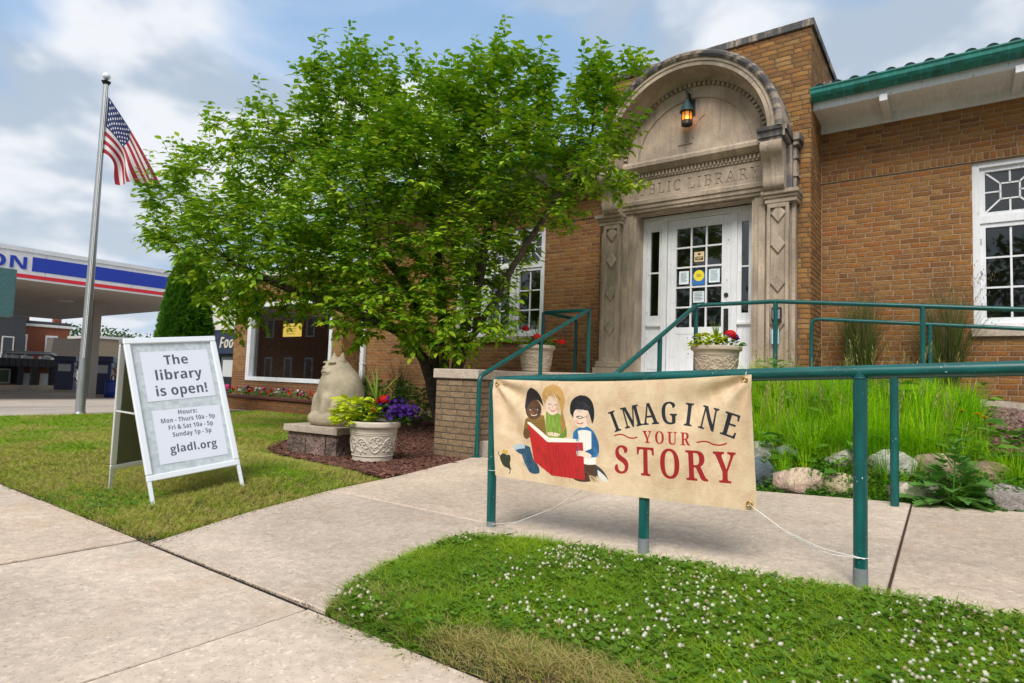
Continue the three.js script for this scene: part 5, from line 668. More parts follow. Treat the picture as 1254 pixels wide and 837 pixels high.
const faceOut = (dir, up = 0.3, roll = 0) => { const y = dir.clone().normalize(), z = V3(0, 1, 0).addScaledVector(y, -y.y); if (z.length() < 0.05) z.set(1, 0, 0); z.normalize(); const x = new THREE.Vector3().crossVectors(y, z); return new THREE.Quaternion().setFromRotationMatrix(new THREE.Matrix4().makeBasis(x, y, z)).multiply(EUL(0, roll, 0)); };
function flowerGeo(r, n, cup) { const gs = []; for (let k = 0; k < n; k++) { const g = new THREE.CircleGeometry(r * 0.62, 7); g.scale(0.9, 1, 1); g.translate(0, r * 0.5, 0); g.rotateX(-Math.PI / 2 + cup); g.rotateY(k * 6.283 / n); gs.push(g); } return merge(gs); }
function potGeo(R, H) { const pts = [[0, 0.0], [R * 0.74, 0], [R * 0.76, H * 0.05], [R * 0.745, H * 0.09], [R * 0.76, H * 0.13], [R * 0.8, H * 0.3], [R * 0.87, H * 0.72], [R * 0.885, H * 0.74], [R * 0.89, H * 0.8], [R * 0.92, H * 0.84], [R * 0.99, H * 0.86], [R, H * 0.89], [R, H * 0.97], [R * 0.98, H], [R * 0.9, H], [R * 0.88, H * 0.93], [0, H * 0.93]]; return new THREE.LatheGeometry(pts.map(p => new THREE.Vector2(...p)), 48); }
function potRelief(R, H) { // raised bands and scrolling vine
  const gs = []; const rad = y => mix(0.765, 0.868, (y / H - 0.13) / 0.59) * R; const at = (a, y, o = 0.001) => { const r = rad(y) + o; return [Math.sin(a) * r, y, Math.cos(a) * r]; };
  for (const y of [H * 0.16, H * 0.68, H * 0.72]) { const g = new THREE.TorusGeometry(rad(y), 0.006, 6, 48); g.rotateX(Math.PI / 2); g.translate(0, y, 0); gs.push(g); }
  const n = 5; const line = []; for (let k = 0; k <= 100; k++) { const a = k / 100 * Math.PI * 2; line.push(at(a, H * (0.42 + 0.17 * Math.sin(a * n)))); } gs.push(pipe(line, 0.009, 0.001, 6));
  for (let k = 0; k < n * 2; k++) { const a0 = (k + 0.5) * Math.PI / n, up = k % 2 ? 1 : -1, y0 = H * (0.42 + up * 0.055); const sp = []; for (let t = 0; t <= 18; t++) { const q = t / 18, an = q * 7.5, rr = 0.095 * (1 - q * 0.85); sp.push(at(a0 + Math.cos(an) * rr / rad(y0), y0 + Math.sin(an) * rr * 0.85)); } gs.push(pipe(sp, 0.0075, 0.001, 6)); for (let q = 0; q < 7; q++) { const an = q * 0.9, g = new THREE.SphereGeometry(0.02, 6, 5); g.scale(1.2, 0.6, 0.35); g.rotateZ(an); const p = at(a0 + Math.cos(an) * 0.05 / rad(y0), y0 + Math.sin(an) * 0.05); g.rotateY(a0); g.translate(...p); gs.push(g); } }
  return gs;
}
function planter(pos, R, H, potMat, seed, label, spec) {
  const T = thing('flower_pot', label, 'flower pot', pos, hash2(seed, 3, 1) * 6), r = rngOf(seed); const pot = obj('pot', potGeo(R, H), potMat, T); obj('relief_pattern', potRelief(R, H), potMat, pot); obj('soil', cyl(R * 0.87, R * 0.87, [0, H * 0.9, 0], [0, H * 0.95, 0], 20), M.soil, T); T.rotation.y = 0;
  spec(T, r, H * 0.95, R); return T;
}
const cluster = (T, name, m, n, c, rad, shapes, r, s0, s1, up = 0.6) => obj(name, scatterLeaves(n, () => { const a = r() * 6.283, d = Math.sqrt(r()), h = r(), dir = V3(Math.cos(a) * d, up * (0.2 + h), Math.sin(a) * d); return { p: V3(c[0] + dir.x * rad[0], c[1] + (h - 0.3) * rad[1], c[2] + dir.z * rad[2]), q: faceOut(V3(dir.x, 0.15 + 0.5 * r(), dir.z), 0.3, (r() - 0.5) * 1.2), s: mix(s0, s1, r()) }; }, shapes), m, T);
const leafS = [leafShape(0.05, 0.034), leafShape(0.045, 0.036, 0.4)], leafB = [leafShape(0.075, 0.06, 0.35), leafShape(0.085, 0.055, 0.5)], petal5 = [flowerGeo(0.021, 5, 0.35), flowerGeo(0.019, 5, 0.15)], petalS = [flowerGeo(0.011, 5, 0.3)];
function spikes(T, c, n, len, r) { const gs = []; for (let i = 0; i < n; i++) { const a = r() * 6.283, l = len * (0.6 + 0.5 * r()), ln = 0.15 + r() * 0.75; const g = leafShape(l, 0.016, 0, 7), p = g.attributes.position; for (let k = 0; k < p.count; k++) { const t = p.getY(k) / l; p.setZ(k, p.getZ(k) + ln * l * t * t); p.setY(k, l * t * (1 - 0.28 * ln * t)); } g.rotateY(a); g.translate(c[0] + Math.sin(a) * 0.01, c[1], c[2] + Math.cos(a) * 0.01); g.computeVertexNormals(); gs.push(g); } return obj('spike_leaves', gs, M.leaf_spike, T); }
function geranium(T, x, y, z, R, r) { const s = obj('flower_head', scatterLeaves(46, i => { const t = Math.acos(1 - 1.55 * (i + 0.5) / 46), a = i * 2.4; const d = V3(Math.sin(t) * Math.cos(a), Math.cos(t), Math.sin(t) * Math.sin(a)); return { p: V3(x + d.x * R, y + d.y * R * 0.8, z + d.z * R), q: new THREE.Quaternion().setFromUnitVectors(V3(0, 1, 0), d), s: 1.1 }; }, [flowerGeo(0.014, 5, 0.2)]), M.petal_red, T); return s; }
planter([-5.0, 0.055, -4.42], 0.278, 0.42, M.pot, 501, 'pale pot of lime and purple flowers on the mulch beside the cat', (T, r, y, R) => {
  const cr = V3(0.808, 0, -0.59), cl = (k, h, f) => [cr.x * k + 0.59 * f, y + h, cr.z * k + 0.808 * f];
  cluster(T, 'green_foliage', M.leaf_green, 130, cl(0.03, 0.06, 0), [0.2, 0.16, 0.2], leafB, r, 0.6, 1.0);
  cluster(T, 'lime_foliage', M.leaf_lime, 190, cl(-0.19, 0.07, 0.08), [0.17, 0.26, 0.17], leafB, r, 0.8, 1.35); cluster(T, 'lime_foliage', M.leaf_lime, 90, cl(-0.3, 0.0, 0.04), [0.12, 0.16, 0.12], leafB, r, 0.7, 1.1); cluster(T, 'lime_foliage', M.leaf_lime, 24, cl(-0.02, 0.12, 0.1), [0.09, 0.06, 0.09], leafB, r, 0.6, 0.9);
  cluster(T, 'purple_flowers', M.petal_purple, 80, cl(0.2, 0.13, 0.05), [0.17, 0.2, 0.17], petal5, r, 1.0, 1.4); cluster(T, 'purple_flowers', M.petal_purple, 50, cl(0.36, 0.1, 0.02), [0.13, 0.13, 0.13], petal5, r, 0.9, 1.4); cluster(T, 'purple_flowers', M.petal_purple, 6, cl(-0.04, 0.2, -0.06), [0.06, 0.06, 0.06], petal5, r, 0.9, 1.2);
  cluster(T, 'green_foliage', M.leaf_green, 50, cl(0.26, 0.0, 0.02), [0.12, 0.1, 0.12], leafS, r, 0.7, 1.2); cluster(T, 'orange_flowers', M.petal_orange, 6, cl(-0.01, 0.14, 0.12), [0.05, 0.05, 0.05], petal5, r, 0.8, 1.1); geranium(T, ...cl(0.1, 0.25, 0.03), 0.05, r); geranium(T, ...cl(0.03, 0.23, 0.02), 0.035, r);
  spikes(T, cl(0.02, 0.06, 0), 18, 0.58, r);
});
planter([-2.15, 1.062, -6.78], 0.272, 0.345, M.pot_tan, 502, 'tan pot of lime leaves and a red geranium on the cheek wall cap', (T, r, y, R) => {
  const cl = (k, h, f) => [0.808 * k + 0.59 * f, y + h, -0.59 * k + 0.808 * f];
  cluster(T, 'green_foliage', M.leaf_green, 110, cl(0.05, 0.02, 0), [0.23, 0.1, 0.23], leafS, r, 0.8, 1.4); cluster(T, 'lime_foliage', M.leaf_lime, 110, cl(-0.1, 0.05, 0.08), [0.15, 0.12, 0.13], leafB, r, 0.6, 1.0); cluster(T, 'lime_foliage', M.leaf_lime, 45, cl(-0.2, 0.0, 0.02), [0.08, 0.08, 0.08], leafB, r, 0.6, 0.9);
  cluster(T, 'purple_flowers', M.petal_purple, 16, cl(0.1, 0.09, 0.1), [0.12, 0.07, 0.08], petal5, r, 0.8, 1.1); cluster(T, 'purple_flowers', M.petal_purple, 9, cl(-0.24, 0.06, 0), [0.07, 0.08, 0.07], petal5, r, 0.7, 1.0); geranium(T, ...cl(0.14, 0.15, 0.04), 0.058, r); geranium(T, ...cl(0.2, 0.12, 0.02), 0.034, r); cluster(T, 'pink_flowers', M.petal_pink, 4, cl(-0.13, 0.14, 0), [0.03, 0.03, 0.03], petal5, r, 0.8, 1.0);
  spikes(T, cl(0.0, 0.02, 0), 9, 0.34, r);
});
planter([-4.97, 1.088, -7.42], 0.275, 0.385, M.pot_tan, 503, 'tan pot of red geraniums on the landing under the tree', (T, r, y, R) => {
  const cl = (k, h, f) => [0.808 * k + 0.59 * f, y + h, -0.59 * k + 0.808 * f];
  cluster(T, 'green_foliage', M.leaf_green, 120, cl(0.05, 0.03, 0), [0.22, 0.14, 0.22], leafB, r, 0.6, 1.0); cluster(T, 'lime_foliage', M.leaf_lime, 60, cl(-0.14, 0.03, 0.05), [0.13, 0.1, 0.1], leafB, r, 0.6, 0.9);
  geranium(T, ...cl(-0.0, 0.13, 0.12), 0.06, r); geranium(T, ...cl(-0.17, 0.26, 0), 0.05, r); geranium(T, ...cl(0.37, 0.08, 0), 0.045, r); geranium(T, ...cl(0.27, 0.1, 0), 0.03, r); spikes(T, cl(0.02, 0.02, 0), 7, 0.55, r);
  obj('flower_stem', [pipe([cl(-0.1, 0.02, 0), cl(-0.17, 0.25, 0)], 0.004, 0.01, 5), pipe([cl(0.1, 0.02, 0), cl(0.37, 0.07, 0)], 0.004, 0.01, 5), pipe([cl(0.1, 0.02, 0), cl(0.27, 0.09, 0)], 0.004, 0.01, 5)], M.leaf_green, T);
});
// ---------- flag and pole ----------
{
  const px = -13.77, pz = -4.72, top = 6.72, F = thing('flagpole', 'silver flagpole with a ball finial at the edge of the lawn', 'flagpole', [px, landH(px, pz), pz]);
  obj('pole', [cyl(0.085, 0.045, [0, -0.05, 0], [0, top - 0.12, 0], 20)], M.galv, F); obj('truck', [cyl(0.055, 0.085, [0, top - 0.12, 0], [0, top - 0.06, 0], 16), cyl(0.02, 0.02, [0, top - 0.06, 0], [0, top, 0], 8)], M.dark_metal, F); obj('ball_finial', [sph(0.075, 0, top + 0.05, 0, 1, 1, 1, 16)], M.alu, F); obj('base_collar', [cyl(0.12, 0.09, [0, -0.04, 0], [0, 0.06, 0], 18)], M.galv, F); obj('halyard', [cyl(0.006, 0.006, [0.08, 1.1, 0.05], [0.055, top - 0.13, 0.02], 5), cyl(0.006, 0.006, [0.09, 1.1, 0.03], [0.065, top - 0.13, 0.0], 5)], M.string, F);
  const ft = canvasTex(1140, 600, (g, W, H) => { for (let k = 0; k < 13; k++) { g.fillStyle = k % 2 ? '#d6d2d2' : '#9a1828'; g.fillRect(0, H * k / 13, W, H / 13 + 1); } const cw = W * 0.4, ch = H * 7 / 13; g.fillStyle = '#1b2a5e'; g.fillRect(0, 0, cw, ch); g.fillStyle = '#eceaea'; const star = (x, y, R) => { g.beginPath(); for (let k = 0; k < 10; k++) { const a = k * Math.PI / 5 - Math.PI / 2, q = k % 2 ? R * 0.4 : R; g.lineTo(x + Math.cos(a) * q, y + Math.sin(a) * q); } g.closePath(); g.fill(); }; for (let j = 0; j < 9; j++) for (let i = 0; i < (j % 2 ? 5 : 6); i++) star(cw * (j % 2 ? (i + 1) / 6 : (2 * i + 1) / 12), ch * (j + 1) / 10, H * 0.031); });
  // cloth hangs from the hoist, folded, drifting a little to one side
  const C = thing('flag', 'red, white and blue flag with stars hanging limp from the pole', 'flag', [px, landH(px, pz), pz]);
  const R = V3(0.70, 0, -0.71), T = V3(0.71, 0, 0.70); // across, and out of the folds
  const yT = 6.36, hoist = 1.16;
  obj('cloth', grid(80, 40, (u, v) => { // u along the fly, v from foot to head
    const hb = 1 - v, s = Math.pow(u, 0.9);
    const topP = [0.06 + 1.06 * s + 0.1 * s * (1 - s), yT - 1.72 * s + 0.30 * s * (1 - s)], botP = [0.05 + 0.26 * s + 0.16 * Math.sin(Math.PI * s) * (1 - s), yT - hoist - 0.62 * s + 0.34 * s * (1 - s)];
    const bulge = 0.04 * Math.sin(Math.PI * v) * s;
    const a = mix(botP[0], topP[0], v) + bulge, y = mix(botP[1], topP[1], v), f = s * (0.11 * Math.sin(v * 13 + s * 3.2) + 0.09 * Math.sin(v * 5.0 + 1.4 + s * 5)) + 0.05 * Math.sin(s * 9) * (1 - s);
    return [R.x * a + T.x * f, y, R.z * a + T.z * f];
  }), new THREE.MeshPhysicalMaterial({ name: 'flag_cloth', map: ft, roughness: 0.8, side: THREE.DoubleSide, transmission: 0.12, thickness: 0 }), C);
}
// ---------- boulders ----------
function boulder(name, label, pos, size, seed, colr, turn) {
  const g = new THREE.IcosahedronGeometry(1, 5), p = g.attributes.position, v = V3(0, 0, 0), r = rngOf(seed), planes = Array.from({ length: 12 }, () => [V3(r() - 0.5, (r() - 0.5) * 1.2, r() - 0.5).normalize(), 0.72 + r() * 0.32]);
  for (let i = 0; i < p.count; i++) { v.fromBufferAttribute(p, i).normalize(); let d = Math.pow(Math.abs(v.x) ** 3.2 + Math.abs(v.y) ** 3.2 + Math.abs(v.z) ** 3.2, -1 / 3.2); for (const [n, k] of planes) { const q = v.dot(n); if (q > 0) d = smin(d, k / Math.max(q, 1e-3), 0.09); } d *= 1 + 0.2 * (fbm(v.x * 2.4 + seed, v.y * 2.4 + v.z * 1.7, 4, seed) - 0.5) + 0.02 * (fbm(v.x * 9 + v.y * 5, v.z * 9 + v.y * 3, 2, seed + 1) - 0.5); v.multiplyScalar(d); p.setXYZ(i, v.x * size[0] * 1.22, v.y * size[1] * 1.08, v.z * size[2] * 1.1); }
  g.computeVertexNormals(); const q = prep(g), uv = q.attributes.uv, pp = q.attributes.position; for (let i = 0; i < pp.count; i++) uv.setXY(i, pp.getX(i) + pp.getZ(i) * 0.6, pp.getY(i) + pp.getZ(i) * 0.5);
  const m = obj(name, q, new THREE.MeshStandardMaterial({ name: 'boulder', color: col(...colr), map: M.granite_pale.map, bumpMap: M.granite_pale.bumpMap, bumpScale: 0.01, roughness: 0.95 })); m.position.set(pos[0], pos[1] - 0.035, pos[2]); m.rotation.y = turn; tag(m, label, 'boulder', 'boulders set in the grass bank'); return m;
}
mat('granite_pale', { map: tex(512, (u, v) => { const b = fbm(u * 6, v * 6, 5, 281, 6), f = fbm(u * 80, v * 80, 3, 283, 80), s = hash2(Math.floor(u * 160), Math.floor(v * 160), 5); let k = 0.80 + (b - 0.5) * 0.45 + (f - 0.5) * 0.3; if (s > 0.93) k *= 0.7; return [k, k, k]; }, 2), bumpMap: M.granite.bumpMap });
const ROCKS = [
  [-1.02, 0.27, -5.22, 0.165, 0.105, 0.12, [0.68, 0.5, 0.39], 'pinkish grey boulder low in the bank beside the banner'], [-0.71, 0.255, -5.24, 0.10, 0.12, 0.1, [0.62, 0.48, 0.32], 'tan pointed boulder behind the ramp handrail post'], [-1.19, 0.42, -5.62, 0.115, 0.1, 0.11, [0.42, 0.5, 0.48], 'bluish grey rounded boulder above the pinkish one'], [-1.06, 0.60, -6.02, 0.15, 0.095, 0.12, [0.58, 0.5, 0.42], 'grey flat topped boulder highest in the bank'], [-0.74, 0.42, -5.62, 0.16, 0.105, 0.12, [0.6, 0.57, 0.46], 'cream boulder half hidden by the front post'], [-0.40, 0.45, -5.52, 0.15, 0.11, 0.12, [0.64, 0.61, 0.53], 'pale rounded boulder behind the rear post'], [-0.24, 0.275, -5.24, 0.15, 0.11, 0.12, [0.64, 0.55, 0.45], 'grey boulder at the left of the leafy weed'], [-0.10, 0.43, -5.58, 0.19, 0.14, 0.13, [0.6, 0.47, 0.3], 'tan boulder behind the leafy weed'], [0.14, 0.41, -5.62, 0.17, 0.115, 0.12, [0.58, 0.4, 0.28], 'rust tinted boulder at the right of the tan one'], [0.26, 0.29, -5.22, 0.14, 0.12, 0.12, [0.5, 0.43, 0.4], 'mauve grey boulder by the ramp at the right of the weed'], [-1.30, 0.30, -5.24, 0.1, 0.12, 0.12, [0.12, 0.16, 0.19], 'dark slate boulder at the banner edge'], [-1.37, 0.43, -5.52, 0.11, 0.12, 0.12, [0.5, 0.47, 0.42], 'grey boulder above the dark slate one'], [-1.45, 0.56, -6.0, 0.13, 0.1, 0.12, [0.6, 0.42, 0.27], 'orange tinted boulder in the grass by the banner']];
ROCKS.forEach((q, i) => boulder('boulder', q[7], [q[0], q[1], q[2]], [q[3], q[4], q[5]], 300 + i * 7, q[6], 0.4 + i));
// ---------- long grass on the bank ----------
{
  // arching clumps over a finer sward
  const r = rngOf(601), clump = (seed, ln) => { const q = rngOf(seed), gs = []; for (let i = 0; i < 46; i++) { const a = q() * 6.283, d = Math.sqrt(q()) * 0.07, l = 0.26 + q() * 0.3, lean = ln * (0.15 + q() * q() * 1.3), seg = 5, g = new THREE.PlaneGeometry(0.0085, 1, 1, seg), p = g.attributes.position; for (let k = 0; k < p.count; k++) { const t = p.getY(k) + 0.5; p.setXYZ(k, p.getX(k) * (1.03 - t * t), l * t * (1 - 0.42 * lean * t * t), lean * l * t * t); } g.rotateY(a + (q() - 0.5) * 0.7); g.translate(Math.sin(a) * d, 0, Math.cos(a) * d); g.computeVertexNormals(); gs.push(g); } return merge(gs); };
  const G = [clump(21, 0.8), clump(22, 1.1), clump(23, 0.95), tuft(9, 0.12, 0.3, 0.007, 0.06, 1.2, 22, 4)], L = [[], [], [], []];
  const ok = (x, z) => !(x > 0.12 && z < -5.72 && !(x > 0.9 && z > -6.0));
  const tone = (x, z) => { const c = mix3([0.16, 0.44, 0.006], [0.5, 0.78, 0.012], clamp(r() * 0.9 + (fbm(x * 2, z * 2, 2, 4) - 0.45))); return col(...(r() < 0.05 ? mix3(c, straw, 0.8) : c)); };
  for (let i = 0; i < 1550; i++) { const x = mix(-1.85, 2.6, r()), z = mix(-5.22, -7.3, r()); if (!ok(x, z) || (z > -5.5 && r() < 0.72)) continue; const s = (0.62 + r() * 0.5) * (z > -5.6 || x > 0.12 ? 0.66 : 1) * (1 - 0.35 * sstep(-6.3, -6.9, z)); L[i % 3].push({ p: V3(x, landH(x, z) - 0.015, z), q: EUL((r() - 0.5) * 0.3, r() * 6.283, (r() - 0.5) * 0.3), s: V3(s, s * (0.85 + 0.4 * r()), s), c: tone(x, z) }); }
  for (let i = 0; i < 3600; i++) { const x = mix(-1.85, 2.6, r()), z = mix(-5.15, -7.3, r()); if (!ok(x, z)) continue; const s = 0.5 + r() * 0.6; L[3].push({ p: V3(x, landH(x, z) - 0.01, z), q: EUL(0, r() * 6.283, 0), s: V3(s, s, s), c: tone(x, z) }); }
  L.forEach((l, k) => instances('long_grass', G[k], M.tall_grass, l, scene, ['upright clumps of bright green grass on the bank', 'drooping clumps of bright green grass on the bank', 'arching clumps of bright green grass on the bank', 'finer short grass filling the bank'][k], 'grass'));
  // low leafy ground cover along the ramp edge
  const lf = [leafShape(0.03, 0.022, 0.3, 2)], cov = [];
  for (let i = 0; i < 12000; i++) { const x = mix(-1.85, 1.6, r()), z = mix(-5.07, -5.62, Math.pow(r(), 1.6)); if (fbm(x * 3, z * 3, 3, 12) < 0.36) continue; const h = landH(x, z) + r() * 0.16 * sstep(-5.06, -5.2, z) + 0.005; const s = 0.55 + r() * 0.7; cov.push({ p: V3(x, h, z), q: faceOut(V3(r() - 0.5, 0.1 + r() * 0.5, r() - 0.5), 0, (r() - 0.5) * 1.5), s: V3(s, s, s), c: col(...mix3([0.05, 0.17, 0.015], [0.15, 0.34, 0.03], r())) }); }
  instances('ground_cover', lf[0], M.grass, cov, scene, 'small leafy green ground cover along the ramp edge', 'ground cover');
  // broad-leaved weeds and dry stalks through the long grass
  const wd = [], sk = []; for (let i = 0; i < 1100; i++) { const cx = mix(-1.8, 0.4, hash2(i >> 4, 3, 5)), cz = mix(-5.3, -7.1, hash2(i >> 4, 7, 5)), a = r() * 6.283, d = r() * 0.13, x = cx + Math.cos(a) * d, z = cz + Math.sin(a) * d, s = 0.8 + r() * 1.1; wd.push({ p: V3(x, landH(x, z) + 0.05 + r() * 0.34 * hash2(i >> 4, 9, 5), z), q: faceOut(V3(Math.cos(a), 0.2 + r() * 0.6, Math.sin(a)), 0, r() - 0.5), s: V3(s, s, s), c: col(...mix3([0.06, 0.2, 0.02], [0.2, 0.42, 0.04], r())) }); }
  instances('broad_weeds', leafShape(0.085, 0.05, 0.4), M.tall_grass, wd, scene, 'broad leaved weeds among the long grass', 'weeds');
  for (let i = 0; i < 130; i++) { const x = mix(-1.8, 0.1, r()), z = mix(-5.4, -7.2, r()), s = 0.8 + r() * 0.5; sk.push({ p: V3(x, landH(x, z), z), q: EUL((r() - 0.5) * 0.5, r() * 6, (r() - 0.5) * 0.5), s: V3(s, s, s), c: col(...mix3(straw, [0.3, 0.34, 0.08], r())) }); }
  instances('dry_stalks', merge([cyl(0.0018, 0.001, [0, 0, 0], [0, 0.5, 0], 3), ...Array.from({ length: 7 }, (_, k) => { const g = leafShape(0.05, 0.007, 0.1, 2); g.rotateX(0.6); g.rotateY(k * 2.1); g.translate(0, 0.4 + k * 0.016, 0); return g; })]), M.tall_grass, sk, scene, 'thin seeding grass stalks on the bank', 'grass');
  // brown gravel mulch under the right-hand window
  const g0 = sheet(arr([[0.18, 3.2, 40]]), arr([[-7.3, -6.0, 20]]), (x, z) => landH(x, z) + 0.012 + 0.02 * fbm(x * 12, z * 12, 3, 5)); struct('gravel_bed', g0, mat('gravel', { map: M.mulch.map, color: col(1.25, 1.35, 1.45), bumpMap: M.mulch.bumpMap, bumpScale: 0.03, roughness: 1 }));
  const chips = []; for (let i = 0; i < 3500; i++) { const x = mix(0.2, 2.2, r()), z = mix(-7.3, -6.0, r()), s = 0.5 + r(); const k = 0.5 + r(); chips.push({ p: V3(x, landH(x, z) + 0.03, z), q: EUL(r(), r() * 6, r()), s: V3(s, s, s), c: col(0.19 * k, 0.115 * k, 0.1 * k) }); } instances('gravel_stones', new THREE.DodecahedronGeometry(0.014, 0), M.chip, chips, scene, 'reddish brown gravel in the bed below the ramp', 'gravel');
}
{ // leafy weed by the ramp
  const r = rngOf(602), W = thing('leafy_weed', 'tall leafy weed with jagged leaves growing between the boulders', 'plant', [-0.03, 0.17, -5.14]);
  const big = (() => { const sh = new THREE.Shape(), N = 9, pts = []; for (let k = 0; k <= N; k++) { const t = k / N, w = 0.075 * Math.sin(Math.PI * Math.pow(t, 0.75)) + 0.003; pts.push([w * (k % 2 ? 1.25 : 0.6), 0.15 * t]); } sh.moveTo(0, 0); pts.forEach(p => sh.lineTo(...p)); pts.reverse().forEach(p => sh.lineTo(-p[0], p[1])); const g = new THREE.ShapeGeometry(sh), p = g.attributes.position; for (let i = 0; i < p.count; i++) { const t = p.getY(i) / 0.15; p.setZ(i, -0.05 * t * t + Math.abs(p.getX(i)) * 0.3); } g.computeVertexNormals(); return g; })();
  leafMat('weed_leaf', [0.12, 0.29, 0.045], 0.35); obj('stem', [pipe([[0, 0, 0], [0.01, 0.25, 0.01], [0.02, 0.42, 0]], 0.006, 0.02, 6), ...Array.from({ length: 8 }, (_, i) => { const a = i * 2.4, y = 0.08 + i * 0.035; return pipe([[0, y, 0], [Math.cos(a) * 0.1, y + 0.06, Math.sin(a) * 0.1]], 0.003, 0.01, 5); })], M.weed_leaf, W);
  obj('leaf_rosette', scatterLeaves(54, i => { const a = i * 2.4 + r(), h = Math.pow(i / 54, 1.2), d = 0.05 + 0.16 * (1 - h) * r(); return { p: V3(Math.cos(a) * d, 0.03 + h * 0.34, Math.sin(a) * d), q: faceOut(V3(Math.cos(a), 0.25 + 0.9 * h - 0.3 * r(), Math.sin(a)), 0, (r() - 0.5) * 0.7), s: mix(1.15, 0.42, h) * (0.8 + 0.4 * r()) }; }, [big]), M.weed_leaf, W);
  obj('flower_buds', scatterLeaves(80, () => { const a = r() * 6.28, h = r(); return { p: V3(0.02 + Math.cos(a) * 0.07 * h, 0.33 + 0.15 * r(), Math.sin(a) * 0.07 * h), q: faceOut(V3(Math.cos(a), 1, Math.sin(a))), s: 0.5 + r() * 0.4 }; }, leafS), M.weed_leaf, W);
  for (const [x, y, z, l] of [[0.03, 0.83, -6.0, 'on the tallest stem'], [0.13, 0.81, -6.0, 'beside two others'], [0.17, 0.79, -5.98, 'lowest of the cluster'], [0.2, 0.74, -5.9, 'standing apart']]) { const d = thing('dandelion', 'yellow dandelion flower in the long grass, ' + l, 'flower', [x, y - 0.35, z], 0, 'dandelions in the bank'); obj('stem', pipe([[0, -0.1, 0], [0.01, 0.2, 0], [0, 0.35, 0]], 0.003, 0.02, 5), M.leaf_green, d); obj('flower_head', [flowerGeo(0.03, 11, 0.2), (() => { const g = flowerGeo(0.02, 9, 0.6); g.translate(0, 0.004, 0); return g; })()].map(g => { g.translate(0, 0.35, 0); return g; }), M.petal_yellow, d); }
}
// ---------- ornamental grasses by the walls ----------
function ornamental(label, x, y, z, h, w, n, seed, c0, c1, plume) {
  const T = thing('ornamental_grass', label, 'ornamental grass', [x, y, z]), r = rngOf(seed), gs = [[], [], []];
  const blade = (l, ln, a, wd) => { const seg = 5, g = new THREE.PlaneGeometry(wd, 1, 1, seg), p = g.attributes.position; for (let i = 0; i < p.count; i++) { const t = p.getY(i) + 0.5; p.setXYZ(i, p.getX(i) * (1.02 - t * t), l * t * (1 - 0.3 * ln * t), ln * l * t * t * 0.9); } g.rotateY(a); g.computeVertexNormals(); return g; };
  for (let i = 0; i < n; i++) { const a = r() * 6.283, l = h * (0.45 + 0.55 * r()), g = blade(l, 0.1 + r() * r() * w, a + (r() - 0.5), 0.009); const d = Math.sqrt(r()) * 0.14; g.translate(Math.cos(a) * d, 0, Math.sin(a) * d); gs[r() < plume && l > h * 0.6 ? 2 : r() < 0.5 ? 0 : 1].push(g); }
  leafMat('ogl' + seed, c0, 0.3); leafMat('ogd' + seed, c1, 0.3); obj('foliage', gs[0], M['ogl' + seed], T); obj('foliage', gs[1], M['ogd' + seed], T);
  if (gs[2].length) { leafMat('ogp' + seed, [0.24, 0.18, 0.09], 0.3); const pl = gs[2]; for (let i = 0; i < 70; i++) { const a = r() * 6.283, l = h * (0.95 + 0.25 * r()), ln = 0.05 + r() * 0.4, q = blade(l, ln, a, 0.005); pl.push(q); for (let k = 0; k < 9; k++) { const t = 0.72 + 0.28 * k / 9, hh = leafShape(0.045, 0.008, 0.1, 2); hh.rotateX(0.5 - r()); hh.rotateY(r() * 6); hh.translate(Math.sin(a) * ln * l * t * t * 0.9, l * t * (1 - 0.3 * ln * t), Math.cos(a) * ln * l * t * t * 0.9); pl.push(hh); } } obj('seed_plumes', pl, M['ogp' + seed], T); }
}
ornamental('feathery tall grass clump beside the entrance tower', -1.02, 0.95, -9.02, 1.45, 0.75, 900, 701, [0.13, 0.2, 0.04], [0.07, 0.13, 0.025], 0.25);
ornamental('feathery tall grass clump in front of the wall by the white window', -0.12, 0.85, -9.02, 1.55, 0.8, 1000, 702, [0.13, 0.2, 0.04], [0.07, 0.13, 0.025], 0.3);
ornamental('dark grass clump against the library wall by the downspout', -10.2, 0.1, -8.7, 1.0, 0.6, 500, 703, [0.05, 0.11, 0.02], [0.03, 0.07, 0.012], 0.1);
ornamental('green grass clump in the mulch behind the purple flowers', -8.9, 0.12, -8.5, 1.05, 0.6, 500, 704, [0.055, 0.12, 0.02], [0.03, 0.07, 0.012], 0.1);
